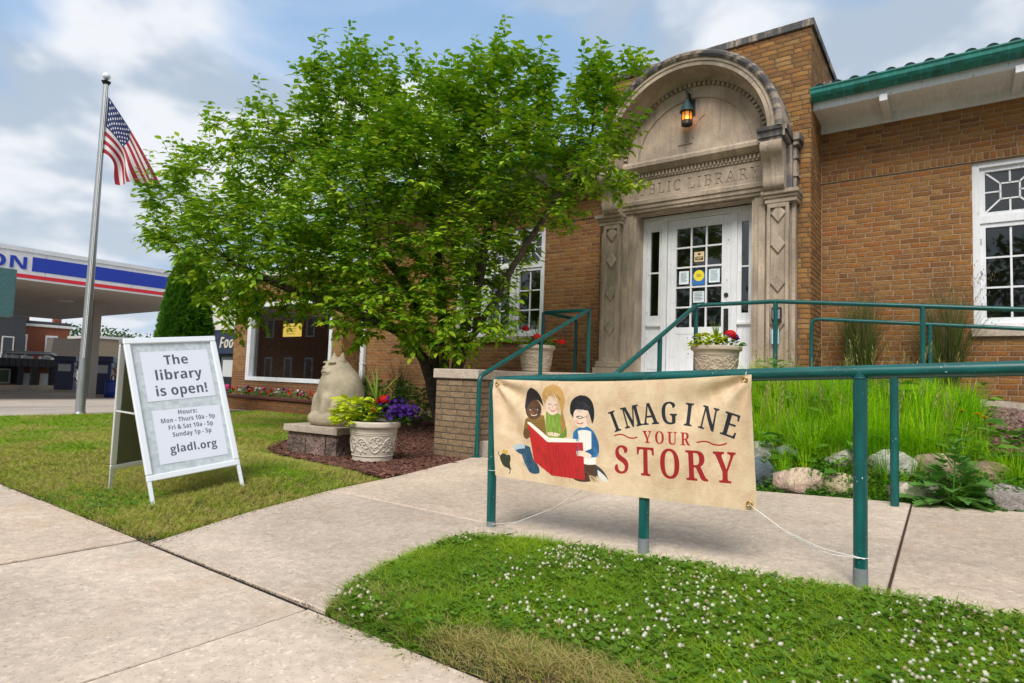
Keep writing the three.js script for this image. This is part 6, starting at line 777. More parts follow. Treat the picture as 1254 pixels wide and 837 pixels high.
// ---------- multi-stemmed tree ----------
function growTree(T, base, lobes, opt) {
  const r = rngOf(opt.seed), at = [], inL = (q, l) => ((q.x - l[0]) / l[3]) ** 2 + ((q.y - l[1]) / l[4]) ** 2 + ((q.z - l[2]) / l[5]) ** 2;
  for (const l of lobes) { const n = Math.ceil(opt.density * l[3] * l[4] * l[5] * 4.19 * (l[6] || 1)); for (let i = 0; i < n; i++) { const v = V3(0, 0, 0); do v.set(r() * 2 - 1, r() * 2 - 1, r() * 2 - 1); while (v.lengthSq() > 1); const k = Math.pow(v.length(), -0.35); v.multiplyScalar(Math.min(k, 1 / v.length())); const gx = l[0] + v.x * l[3], gy = l[1] + v.y * l[4], gz = l[2] + v.z * l[5]; if (fbm(gx * 1.35 + gz * 0.7 + 40, gy * 1.5 + gz * 0.9 + 40, 2, 515) < 0.39 && !(l[6] > 1.03)) continue; at.push(V3(l[0] + v.x * l[3], l[1] + v.y * l[4], l[2] + v.z * l[5])); } }
  const nodes = []; const add = (p, par) => { nodes.push({ p, par, kids: 0, w: 0, d: par < 0 ? 0 : nodes[par].d + 1 }); return nodes.length - 1; };
  for (const st of opt.stems) { let par = -1; for (let i = 0; i < st.length - 1; i++) { const A = V3(...st[i]), B = V3(...st[i + 1]), n = Math.max(1, Math.round(A.distanceTo(B) / 0.16)); for (let k = i ? 1 : 0; k <= n; k++) { const q = A.clone().lerp(B, k / n); q.x += (r() - 0.5) * 0.03; q.z += (r() - 0.5) * 0.03; par = add(q, par); } } }
  const D = 0.14, kill = 0.19; let live = at.map(p => ({ p, n: -1, d: 1e9 })), from = 0;
  for (let it = 0; it < 90 && live.length; it++) {
    for (const a of live) for (let i = from; i < nodes.length; i++) { const d = a.p.distanceToSquared(nodes[i].p); if (d < a.d) { a.d = d; a.n = i; } }
    from = nodes.length; live = live.filter(a => a.d > kill * kill); const pull = new Map(); for (const a of live) { const v = a.p.clone().sub(nodes[a.n].p).normalize(); (pull.get(a.n) || pull.set(a.n, V3(0, 0, 0)).get(a.n)).add(v); }
    let grown = 0; for (const [i, v] of pull) { if (nodes[i].kids > 3) continue; const dir = v.normalize(); dir.y += 0.10; dir.x += (r() - 0.5) * 0.35; dir.y += (r() - 0.5) * 0.3; dir.z += (r() - 0.5) * 0.35; dir.normalize(); add(nodes[i].p.clone().addScaledVector(dir, D), i); nodes[i].kids++; grown++; } if (!grown) break;
  }
  for (let i = nodes.length - 1; i >= 0; i--) { const n = nodes[i]; if (!n.w) n.w = 1; if (n.par >= 0) nodes[n.par].w += n.w; }

  const R = w => 0.003 * Math.pow(w, 0.64) + 0.001; const segs = { trunk: [], branch: [], twig: [] };
  const seg = (a, b, r0, r1, n) => { const g = new THREE.CylinderGeometry(r1, r0, a.distanceTo(b) * 1.04, n, 1, true); g.applyQuaternion(new THREE.Quaternion().setFromUnitVectors(V3(0, 1, 0), b.clone().sub(a).normalize())); g.translate((a.x + b.x) / 2, (a.y + b.y) / 2, (a.z + b.z) / 2); return g; };
  for (const n of nodes) if (n.par >= 0) { const q = nodes[n.par], r0 = Math.min(R(q.w), R(n.w) * 1.5), r1 = R(n.w); (r1 > 0.032 ? segs.trunk : r1 > 0.011 ? segs.branch : segs.twig).push(seg(q.p, n.p, r0, r1, r1 > 0.03 ? 9 : r1 > 0.011 ? 6 : 3)); }
  // leafy shoots
  const leaves = [], cen = V3(...opt.centre), twigs = segs.twig; const L = opt.leaf;
  const shoot = (p, dir, len) => { const a = p.clone(), d = dir.clone(), n = Math.max(3, Math.round(len / 0.028)); let ph = r() * 6; for (let k = 0; k < n; k++) { const b = a.clone().addScaledVector(d, len / n); if (k % 3 === 2 || k === n - 1) twigs.push(seg(a.clone().addScaledVector(d, -len / n * (k % 3)), b, 0.0028, 0.002, 3)); a.copy(b); d.y += 0.02; d.x += (r() - 0.5) * 0.12; d.z += (r() - 0.5) * 0.12; d.normalize(); ph += 2.4 + (r() - 0.5) * 0.6; const side = V3(Math.cos(ph), 0.15, Math.sin(ph)).addScaledVector(d, 0.55).normalize(); side.y -= 0.18 + r() * 0.3; const s = L[0] + Math.pow(r(), 1.3) * L[1] * (0.6 + 0.4 * k / n); const hgt = clamp((b.y - 1.2) / 4), up = r(); leaves.push({ p: b.clone().addScaledVector(side, 0.012), q: faceOut(side, 0, (r() - 0.5) * 1.3), s: V3(s, s, s), c: col(...mix3(opt.c0, opt.c1, clamp(Math.pow(up, 1.4) + (r() < 0.14 ? 0.4 : 0)))) }); } };
  for (let i = 0; i < nodes.length; i++) { const n = nodes[i]; if (n.w > opt.leafW || n.d < 4) continue; const q = nodes[n.par]; const dir = n.p.clone().sub(q.p).normalize(); const out = n.p.clone().sub(cen).normalize(); const m = n.kids === 0 ? 5 : r() < 0.6 ? 2 : 1; for (let k = 0; k < m; k++) { const d = dir.clone().multiplyScalar(k ? 0.5 : 1).addScaledVector(out, 0.35).add(V3((r() - 0.5) * 1.5, (r() - 0.3) * 1.2, (r() - 0.5) * 1.5)).normalize(); shoot(n.p, d, (0.16 + r() * 0.2) * (k === 0 && n.kids === 0 ? 1.25 : 1)); } }
  for (const n of nodes) if (n.kids === 0 && n.p.y > opt.shootY && r() < 0.45) shoot(n.p, V3((r() - 0.5) * 0.9, 1, (r() - 0.5) * 0.9).normalize(), 0.35 + r() * 0.4);
  for (const s of opt.shoots || []) { const a = V3(...s[0]), b = V3(...s[1]), d = b.clone().sub(a).normalize(), len = a.distanceTo(b); for (let k = 0; k < 5; k++) shoot(a.clone().add(V3((r() - 0.5) * 0.35, (r() - 0.5) * 0.3, (r() - 0.5) * 0.35)), d.clone().add(V3((r() - 0.5) * 0.4, 0, (r() - 0.5) * 0.4)).normalize(), len * (0.6 + 0.5 * r())); }
  obj('trunk', segs.trunk, M.bark, T); if (segs.branch.length) obj('branches', segs.branch, M.bark, T); obj('twigs', segs.twig, M.bark, T);
  instances('crown', opt.leafGeo, M.tree_leaf, leaves, T); return leaves.length;
}
leafMat('tree_leaf', [1, 1, 1], 0.52, { roughness: 0.5 });
{
  const T = thing('crab_apple_tree', 'spreading multi-stemmed green tree in the mulch bed before the library', 'tree', [0, 0, 0]);
  const lobes = [[-9.29, 3.31, -4.69, 0.74, 1.01, 0.74, 1.00], [-9.83, 3.36, -4.42, 0.43, 0.66, 0.43, 1.15], [-8.29, 4.15, -5.11, 0.96, 0.71, 0.96, 1.00], [-7.32, 4.87, -5.76, 0.76, 0.76, 0.76, 1.05], [-8.13, 2.66, -4.97, 1.09, 0.71, 1.09, 1.02], [-6.54, 3.02, -5.49, 1.13, 1.07, 1.13, 1.00], [-6.05, 4.43, -6.35, 1.06, 1.01, 1.06, 1.00], [-5.23, 4.85, -6.67, 0.76, 0.67, 0.76, 1.05], [-4.75, 3.74, -6.61, 0.89, 0.78, 0.89, 1.02], [-3.83, 4.36, -6.86, 0.48, 0.64, 0.48, 1.20], [-3.77, 3.53, -6.72, 0.51, 0.27, 0.51, 1.20], [-5.67, 2.66, -6.39, 0.99, 0.67, 0.99, 1.00], [-5.47, 1.76, -6.74, 0.57, 0.30, 0.57, 0.90], [-7.30, 2.02, -5.75, 0.91, 0.29, 0.91, 1.00], [-8.96, 2.22, -4.77, 0.42, 0.22, 0.42, 1.00], [-6.41, 1.47, -6.57, 0.46, 0.32, 0.46, 0.80], [-7.31, 5.58, -5.71, 0.27, 0.32, 0.27, 1.00], [-5.22, 5.59, -6.61, 0.23, 0.23, 0.23, 1.00], [-6.50, 5.39, -6.07, 0.33, 0.24, 0.33, 1.00], [-3.40, 4.95, -7.01, 0.16, 0.19, 0.16, 1.00], [-3.69, 4.93, -6.79, 0.17, 0.15, 0.17, 1.00], [-4.61, 3.08, -6.64, 0.53, 0.29, 0.53, 1.10], [-6.21, 1.81, -5.57, 0.76, 0.42, 0.76, 1.10], [-8.47, 1.91, -4.90, 0.61, 0.26, 0.61, 1.05], [-5.42, 1.65, -6.16, 0.63, 0.33, 0.63, 1.00], [-7.00, 2.70, -5.05, 0.79, 0.67, 0.79, 1.00], [-5.86, 3.67, -5.56, 0.78, 0.76, 0.78, 1.00], [-5.24, 2.31, -6.61, 0.45, 0.45, 0.45, 0.80]];
  const b = [-6.15, 0.12, -6.75];
  const stems = [[b, [-6.38, 1.22, -6.55], [-6.57, 1.62, -6.19], [-7.10, 1.88, -5.66], [-7.94, 2.21, -5.14], [-8.76, 2.58, -4.77]], [b, [-6.29, 1.33, -6.67], [-6.41, 2.16, -6.27], [-6.80, 2.95, -5.79], [-7.48, 3.75, -5.48], [-8.19, 4.22, -5.17]], [b, [-6.10, 1.41, -6.68], [-6.07, 2.41, -6.50], [-6.20, 3.48, -6.32], [-6.51, 4.33, -6.15], [-7.24, 5.00, -5.81]], [[b[0] + 0.1, b[1], b[2]], [-5.88, 1.35, -6.71], [-5.51, 2.28, -6.67], [-5.30, 3.19, -6.63], [-5.30, 4.15, -6.67], [-5.23, 4.96, -6.66]], [[b[0] + 0.12, b[1], b[2] + 0.1], [-5.72, 1.41, -6.70], [-5.20, 2.03, -6.66], [-4.61, 2.89, -6.66], [-4.14, 3.49, -6.70], [-3.84, 4.25, -6.86]]];
  const leafG = leafShape(1, 0.52, 0.22, 3);
  growTree(T, b, lobes, { seed: 71, density: 150, stems, centre: [-6.64, 2.86, -6.04], leafW: 18, side: 1.0, leaf: [0.07, 0.085], shootY: 3.0, c0: [0.14, 0.35, 0.014], c1: [0.52, 0.68, 0.025], leafGeo: leafG, shoots: [[[-7.31, 5.67, -5.70], [-7.29, 6.07, -5.69]], [[-5.22, 5.54, -6.62], [-5.19, 5.87, -6.61]], [[-3.41, 4.91, -7.00], [-3.38, 5.22, -7.00]], [[-6.49, 5.44, -6.07], [-6.47, 5.73, -6.06]], [[-10.06, 3.69, -4.23], [-10.30, 3.71, -4.05]], [[-3.70, 4.90, -6.79], [-3.63, 5.17, -6.82]], [[-7.84, 4.54, -5.40], [-7.79, 5.03, -5.41]], [[-5.85, 5.39, -6.42], [-5.84, 5.63, -6.41]], [[-3.41, 3.58, -6.86], [-3.18, 3.48, -6.91]], [[-9.59, 4.05, -4.41], [-9.79, 4.38, -4.24]]] });
}
{ // arborvitae behind the sign
  const [x, , z] = [-13.35, 0.64, -6.41], T = thing('arborvitae', 'narrow clipped evergreen behind the folding sign', 'tree', [x, landH(x, z), z]), r = rngOf(81), L = [], h = 3.35;
  const spray = (() => { const gs = []; for (let k = 0; k < 7; k++) { const g = leafShape(0.1, 0.024, 0.15, 2); g.rotateZ((k - 3) * 0.28); gs.push(g); } return merge(gs); })();
  obj('trunk', cyl(0.07, 0.02, [0, -0.05, 0], [0, h * 0.9, 0], 8), M.bark, T);
  for (let i = 0; i < 24000; i++) { const t = Math.pow(r(), 0.85), y = 0.05 + t * h, R = 0.56 * Math.pow(1 - t * t * 0.97, 0.6) * Math.min(1, 0.75 + t * 3) * (0.86 + 0.28 * fbm(t * 9, r() * 0.2 + i % 7, 2, 4)), a = r() * 6.283, d = R * (1.02 - 0.62 * Math.pow(r(), 1.7)), dir = V3(Math.cos(a), 0.75 + 0.5 * r(), Math.sin(a)).normalize(); L.push({ p: V3(Math.cos(a) * d, y, Math.sin(a) * d), q: faceOut(dir, 0, (r() - 0.5) * 2.6), s: V3(0.9, 0.7 + r() * 0.5, 0.9), c: col(...mix3([0.05, 0.17, 0.012], [0.16, 0.36, 0.03], r())) }); }
  instances('crown', spray, M.grass, L, T);
}
// ---------- low shrubs in the mulch bed ----------
[[0.5, 0.55, 'rounded leafy shrub in the mulch behind the purple flowers'], [0.42, 0.45, 'low leafy shrub at the foot of the multi-stemmed tree'], [0.4, 0.5, 'small leafy shrub beside the downspout'], [0.35, 0.4, 'leafy suckers at the tree base behind the brick wall']].forEach(([R, H, label], i) => {
  const c = [[-8.15, 0.79, -7.58], [-7.28, 0.79, -7.35], [-9.03, 0.80, -7.81], [-5.69, 1.15, -6.87]][i], y = landH(c[0], c[2]), T = thing('low_shrub', label, 'shrub', [c[0], y, c[2]]), r = rngOf(660 + i), L = [];
  obj('stems', Array.from({ length: 9 }, (_, k) => pipe([[0, 0, 0], [Math.cos(k * 0.7) * R * 0.4, H * 0.6, Math.sin(k * 0.7) * R * 0.4], [Math.cos(k * 0.7) * R * 0.7, H, Math.sin(k * 0.7) * R * 0.7]], 0.006, 0.1, 5)), M.bark, T);
  for (let k = 0; k < 900; k++) { const an = r() * 6.283, d = Math.pow(r(), 0.4), h = r(), s = 0.05 + r() * 0.04, rr = R * d * Math.sqrt(1 - (h - 0.35) ** 2 * 1.2); L.push({ p: V3(Math.cos(an) * rr, 0.08 + h * (H + 0.1), Math.sin(an) * rr), q: faceOut(V3(Math.cos(an), 0.3 + r() * 0.7, Math.sin(an)), 0, (r() - 0.5) * 1.5), s: V3(s, s, s), c: col(...mix3([0.06, 0.2, 0.015], [0.22, 0.42, 0.03], r())) }); }
  instances('foliage', leafShape(1, 0.5, 0.25, 3), M.tree_leaf, L, T);
});
// ---------- shop next door ----------
{
  const S = thing('shop_building', 'low brick shop with a wide dark window beside the library', 'building', [0, 0, 0]), z = -9.0, x0 = -16.0, x1 = -11.4, wb = 0.72, wt = 2.75, wx0 = -15.3, wx1 = -11.75;
  const front = obj('front_wall', [box(x0, wx0, -0.1, 3.4, z - 0.3, z), box(wx1, x1, -0.1, 3.4, z - 0.3, z), box(wx0, wx1, -0.1, wb, z - 0.3, z), box(wx0, wx1, wt, 3.4, z - 0.3, z), box(x0, x0 + 0.3, -0.1, 3.4, -16, z - 0.3), box(x1 - 0.3, x1, -0.1, 3.4, -16, z - 0.3), box(x0 + 0.3, x1 - 0.3, -0.1, 3.4, -16, -15.7)], M.mortar, S);
  const L = [...layBricks([0, 0, z], [1, 0, 0], [0, 0, 1], x0, x1, -0.05, 3.4, [[wx0, wx1, wb, wt]], 91), ...layBricks([x1, 0, z], [0, 0, -1], [1, 0, 0], 0, 0.5, -0.05, 3.4, [], 94)]; instances('brickwork', brickGeo[0], M.brickAny, L.map(b => ({ p: b.p, q: b.q, s: b.s, c: (b.p.y < 0.95 ? M.brick[3] : M.tbrick[b.k]).color })), front);
  obj('roof', box(x0 - 0.1, x1 + 0.02, 3.4, 3.55, -16.1, z + 0.15), M.white_old, S);
  const w = obj('window', [box(wx0, wx1, wb, wb + 0.1, z - 0.12, z + 0.03), box(wx0, wx1, wt - 0.1, wt, z - 0.12, z + 0.03), box(wx0, wx0 + 0.16, wb + 0.1, wt - 0.1, z - 0.12, z + 0.03), box(wx1 - 0.1, wx1, wb + 0.1, wt - 0.1, z - 0.12, z + 0.03)], M.white, S);
  obj('pane', box(wx0 + 0.16, wx1 - 0.1, wb + 0.1, wt - 0.1, z - 0.09, z - 0.08), M.glass, w); obj('floor', box(x0 + 0.3, x1 - 0.3, -0.1, 0.02, -15.7, z - 0.3), M.floor_wood, S);
  const note = obj('notice', (() => { const g = new THREE.BoxGeometry(0.78, 0.33, 0.004); g.translate(-13.45, 2.02, z - 0.072); return g; })(), new THREE.MeshStandardMaterial({ name: 'yellow_notice', roughness: 0.7, map: canvasTex(128, 64, (g, W, H) => { g.fillStyle = '#d9b84f'; g.fillRect(0, 0, W, H); g.fillStyle = '#8c7433'; for (let k = 0; k < 4; k++) g.fillRect(16 + k * 4, 12 + k * 12, 80 - k * 8, 3); }) }), w); note.userData.label = 'yellow paper notice in the shop window';
  // planted bed under the window
  const P = thing('brick_planter', 'low brick planter box under the shop window', 'planter', [0, 0, 0]); const pw = obj('wall', [box(-15.5, -11.5, -0.1, 0.3, -8.42, -8.35), box(-15.5, -15.43, -0.1, 0.3, -8.99, -8.42), box(-11.57, -11.5, -0.1, 0.3, -8.99, -8.42)], M.mortar_dark, P);
  instances('brickwork', brickGeo[0], M.brickAny, layBricks([0, 0, -8.35], [1, 0, 0], [0, 0, 1], -15.5, -11.5, -0.05, 0.3, [], 92).map(b => ({ p: b.p, q: b.q, s: b.s, c: M.brick[3 + (b.k & 1) * 2].color })), pw);
  obj('coping', rbox(-15.55, -11.45, 0.3, 0.36, -8.45, -8.3, 0.01), mat('red_coping', { color: col(0.17, 0.045, 0.035), roughness: 0.7, map: M.brickAny.map }), P); obj('soil', box(-15.43, -11.57, 0.2, 0.32, -8.98, -8.43), M.soil, P);
  const r = rngOf(93), cols = [['petal_red', 'red'], ['petal_white', 'white'], ['petal_purple', 'purple'], ['petal_red', 'red'], ['petal_white', 'white'], ['petal_pink', 'pink']];
  for (let i = 0; i < 13; i++) { const [m, nm] = cols[i % 6], f = thing('bedding_plant', `${nm} bedding flowers in the planter under the shop window`, 'flowers', [-15.2 + i * 0.27, 0.32, -8.6 - 0.1 * r()], 0, 'bedding plants under the shop window'); cluster(f, 'foliage', M.leaf_green, 45, [0, 0.07, 0], [0.13, 0.16, 0.13], leafB, r, 0.6, 1.0); cluster(f, 'blooms', M[m], 11, [0, 0.16, 0], [0.1, 0.1, 0.1], petal5, r, 1.2, 1.8); }
  // glazed shop entrance with its name board, set back behind the corner
  const E = thing('food_sign', 'dark blue sign board with the word Food', 'sign', [-19.4, 0, -10.6]); obj('board', [rbox(-1.6, 1.1, 1.5, 2.27, -0.1, 0, 0.01)], mat('navy', { color: col(0.022, 0.035, 0.07), roughness: 0.5 }), E); obj('white_header', [rbox(-1.65, 1.15, 2.28, 2.44, -0.12, 0.05, 0.01), rbox(-1.65, 1.15, 2.45, 3.5, -0.12, -0.02, 0.01)], M.white_old, E);
  const tg = new TextGeometry('Food', { font: fontSans, size: 0.36, depth: 0.02, curveSegments: 4 }); tg.computeBoundingBox(); tg.applyMatrix4(new THREE.Matrix4().makeShear(0, 0, 0.18, 0, 0, 0)); tg.translate(-0.32, 1.69, 0.002); obj('letters', tg, mat('sign_letter', { color: col(0.55, 0.52, 0.45), roughness: 0.6 }), E);
  const D = thing('shop_entrance', 'dark glazed shop entrance under the Food sign', 'shopfront', [-19.4, 0, -10.7]); obj('frame', [box(-1.6, -1.5, -0.4, 1.48, -0.1, 0), box(-0.6, -0.5, -0.4, 1.48, -0.1, 0), box(0.5, 0.6, -0.4, 1.48, -0.1, 0), box(-1.5, 0.5, 1.4, 1.48, -0.1, -0.002)], M.dark_metal, D); for (const a of [-1.5, -0.5]) obj('pane', box(a, a + 0.9, -0.4, 1.4, -0.06, -0.05), M.far_glass, D); obj('poster', [box(-0.3, 0.4, 0.75, 1.3, -0.049, -0.045)], mat('poster_grey', { color: col(0.5, 0.52, 0.52) }), D); obj('balloon', sph(0.1, 0.25, 0.42, 0.05), M.petal_pink, D); obj('wall', [box(-1.7, 3.4, -0.4, 3.5, -0.5, -0.3)], M.black, D);
}
// ---------- filling station ----------
{
  const X = -28, zA = 3.0, zB = -15.5, y0 = 4.06, y1 = 5.25, XF = -50, F = thing('station_canopy', 'filling station canopy with a white fascia striped blue and red', 'canopy', [0, 0, 0]);
  mat('fascia_white', { color: col(0.74, 0.76, 0.79), roughness: 0.4, map: M.white.map }); mat('fascia_blue', { color: col(0.008, 0.035, 0.36), roughness: 0.4 }); mat('fascia_red', { color: col(0.62, 0.015, 0.03), roughness: 0.4 }); mat('canopy_under', { color: col(0.58, 0.52, 0.45), roughness: 0.6, map: M.galv.map });
  obj('fascia', [box(X - 0.12, X, y0, y1, zB, zA), box(XF, XF + 0.12, y0, y1, zB, zA), box(XF + 0.12, X - 0.12, y0, y1, zB, zB + 0.12), box(XF + 0.12, X - 0.12, y0, y1, zA - 0.12, zA), box(X - 0.02, X + 0.03, y1 - 0.14, y1 + 0.015, zB - 0.01, zA)], M.fascia_white, F);
  obj('fascia_seam', Array.from({ length: 12 }, (_, k) => box(X + 0.001, X + 0.004, y0 + 0.02, y1 - 0.15, zA - 0.6 - k * 1.5, zA - 0.585 - k * 1.5)), M.galv, F);
  const yy = t => mix(y1, y0, t), zl = -7.67; obj('blue_band', box(X, X + 0.012, yy(0.70), yy(0.25), zB + 0.5, zl), M.fascia_blue, F); obj('red_band', box(X, X + 0.012, yy(0.94), yy(0.825), zB + 0.5, zA - 0.5), M.fascia_red, F);
  obj('roof_deck', box(XF + 0.12, X - 0.12, y0 + 0.5, y0 + 0.6, zB + 0.12, zA - 0.12), M.fascia_white, F);
  const und = obj('soffit', box(XF + 0.12, X - 0.12, y0 + 0.04, y0 + 0.07, zB + 0.12, zA - 0.12), M.canopy_under, F); for (let k = 0; k < 24; k++) obj('soffit_panel', box(XF + 0.14, X - 0.14, y0 + 0.015, y0 + 0.039, mix(zB + 0.12, zA - 0.12, k / 24) + 0.008, mix(zB + 0.12, zA - 0.12, (k + 1) / 24) - 0.008), M.canopy_under, und);
  for (const [x, zz] of [[-35, -6], [-35, -11], [-43, -6], [-43, -11]]) obj('canopy_light', rbox(x - 0.3, x + 0.3, y0 - 0.03, y0 + 0.012, zz - 0.3, zz + 0.3, 0.01), M.white_old, und);
  const tg = new TextGeometry('ON', { font: fontSans, size: 0.72, depth: 0.02, curveSegments: 8 }); tg.computeBoundingBox(); { const bb = tg.boundingBox; tg.translate(-bb.max.x, -bb.min.y, 0); tg.scale(1.16 / (bb.max.x - bb.min.x), 0.46 / (bb.max.y - bb.min.y), 1); } tg.rotateY(Math.PI / 2); tg.translate(X + 0.004, 4.45, -7.5); obj('letters', tg, M.fascia_blue, F);
  for (const [x, zz] of [[-33.5, -11.85], [-44, -15.1], [-33.5, -1.0], [-45, -1.0]]) obj('column', [rbox(x - 0.17, x + 0.17, -0.65, y0 + 0.02, zz - 0.17, zz + 0.17, 0.02)], mat('column_tan', { color: col(0.3, 0.27, 0.24), roughness: 0.6 }), F);
  const pump = (x, z, label) => { const P = thing('fuel_pump', label, 'fuel pump', [x, -0.6, z], 1.0, 'pumps under the canopy'); obj('cabinet', [rbox(-0.45, 0.45, 0.15, 1.75, -0.28, 0.28, 0.03), rbox(-0.52, 0.52, 1.75, 2.05, -0.32, 0.32, 0.03)], mat('pump_navy', { color: col(0.02, 0.03, 0.09), roughness: 0.4 }), P); obj('display', [box(-0.3, 0.3, 1.2, 1.6, 0.28, 0.29)], M.galv, P); obj('plinth', rbox(-0.7, 0.7, 0, 0.15, -0.4, 0.4, 0.02), M.cap, P); obj('hose', [pipe([[0.46, 1.5, 0.1], [0.7, 1.2, 0.15], [0.66, 0.5, 0.2], [0.5, 0.9, 0.2]], 0.03, 0.2, 7), pipe([[-0.46, 1.5, 0.1], [-0.7, 1.2, 0.15], [-0.66, 0.5, 0.2], [-0.5, 0.9, 0.2]], 0.03, 0.2, 7)], M.black, P); obj('nozzle', [rbox(0.44, 0.56, 0.85, 1.15, 0.1, 0.3, 0.02)], mat('pump_silver', { color: col(0.5, 0.5, 0.5), roughness: 0.4, metalness: 0.5 }), P); };
  pump(-34.8, -12.75, 'dark blue fuel pump beside the canopy column'); pump(-41, -13.2, 'dark fuel pump behind the flagpole');
  const B = thing('waste_barrel', 'blue waste barrel with a hooped lid by the fuel pumps', 'barrel', [-33.4, -0.57, -12.75]); obj('drum', [(() => { const g = new THREE.LatheGeometry([[0, 0], [0.33, 0], [0.34, 0.3], [0.355, 0.32], [0.34, 0.34], [0.34, 0.62], [0.355, 0.64], [0.34, 0.66], [0.34, 0.86], [0, 0.86]].map(p => new THREE.Vector2(...p)), 20); return g; })()], mat('barrel_blue', { color: col(0.012, 0.03, 0.22), roughness: 0.5 }), B); obj('lid_hoop', [pipe([[-0.2, 0.86, 0], [-0.2, 1.08, 0], [0.2, 1.08, 0], [0.2, 0.86, 0]], 0.03, 0.1, 7)], M.black, B);
  const Fc = thing('wooden_fence', 'orange brown wooden fence behind the waste barrel', 'fence', [-42, -0.6, -15.9], Math.PI / 2); for (let k = 0; k < 14; k++) obj('board', rbox(-0.7 + k * 0.26, -0.46 + k * 0.26, 0, 1.45 + 0.03 * hash2(k, 1, 1), 0, 0.04, 0.005), M['fence' + k % 2] || mat('fence' + k % 2, { color: col(0.42 - 0.06 * (k % 2), 0.2 - 0.03 * (k % 2), 0.06), roughness: 0.8, map: M.white.map }), Fc); obj('fence_rail', [box(-0.7, 2.94, 0.3, 0.4, -0.06, 0), box(-0.7, 2.94, 1.1, 1.2, -0.06, 0)], M.fence0, Fc);
  // street sign cabinet
  const T = thing('sign_cabinet', 'teal sign cabinet on a post by the forecourt', 'sign', [-17.4, -0.15, -4.5]); obj('cabinet', [rbox(-0.3, 0, 2.15, 3.25, 0.0, 2.4, 0.02)], mat('teal_cabinet', { color: col(0.1, 0.23, 0.245), roughness: 0.45, map: M.galv.map }), T); obj('face_mark', [box(0, 0.008, 2.85, 3.0, 0.4, 0.62), box(0, 0.008, 2.55, 2.62, 0.42, 0.6)], M.black, T); obj('post', rbox(-0.22, -0.08, 0, 2.15, 1.1, 1.3, 0.01), M.dark_metal, T);
}
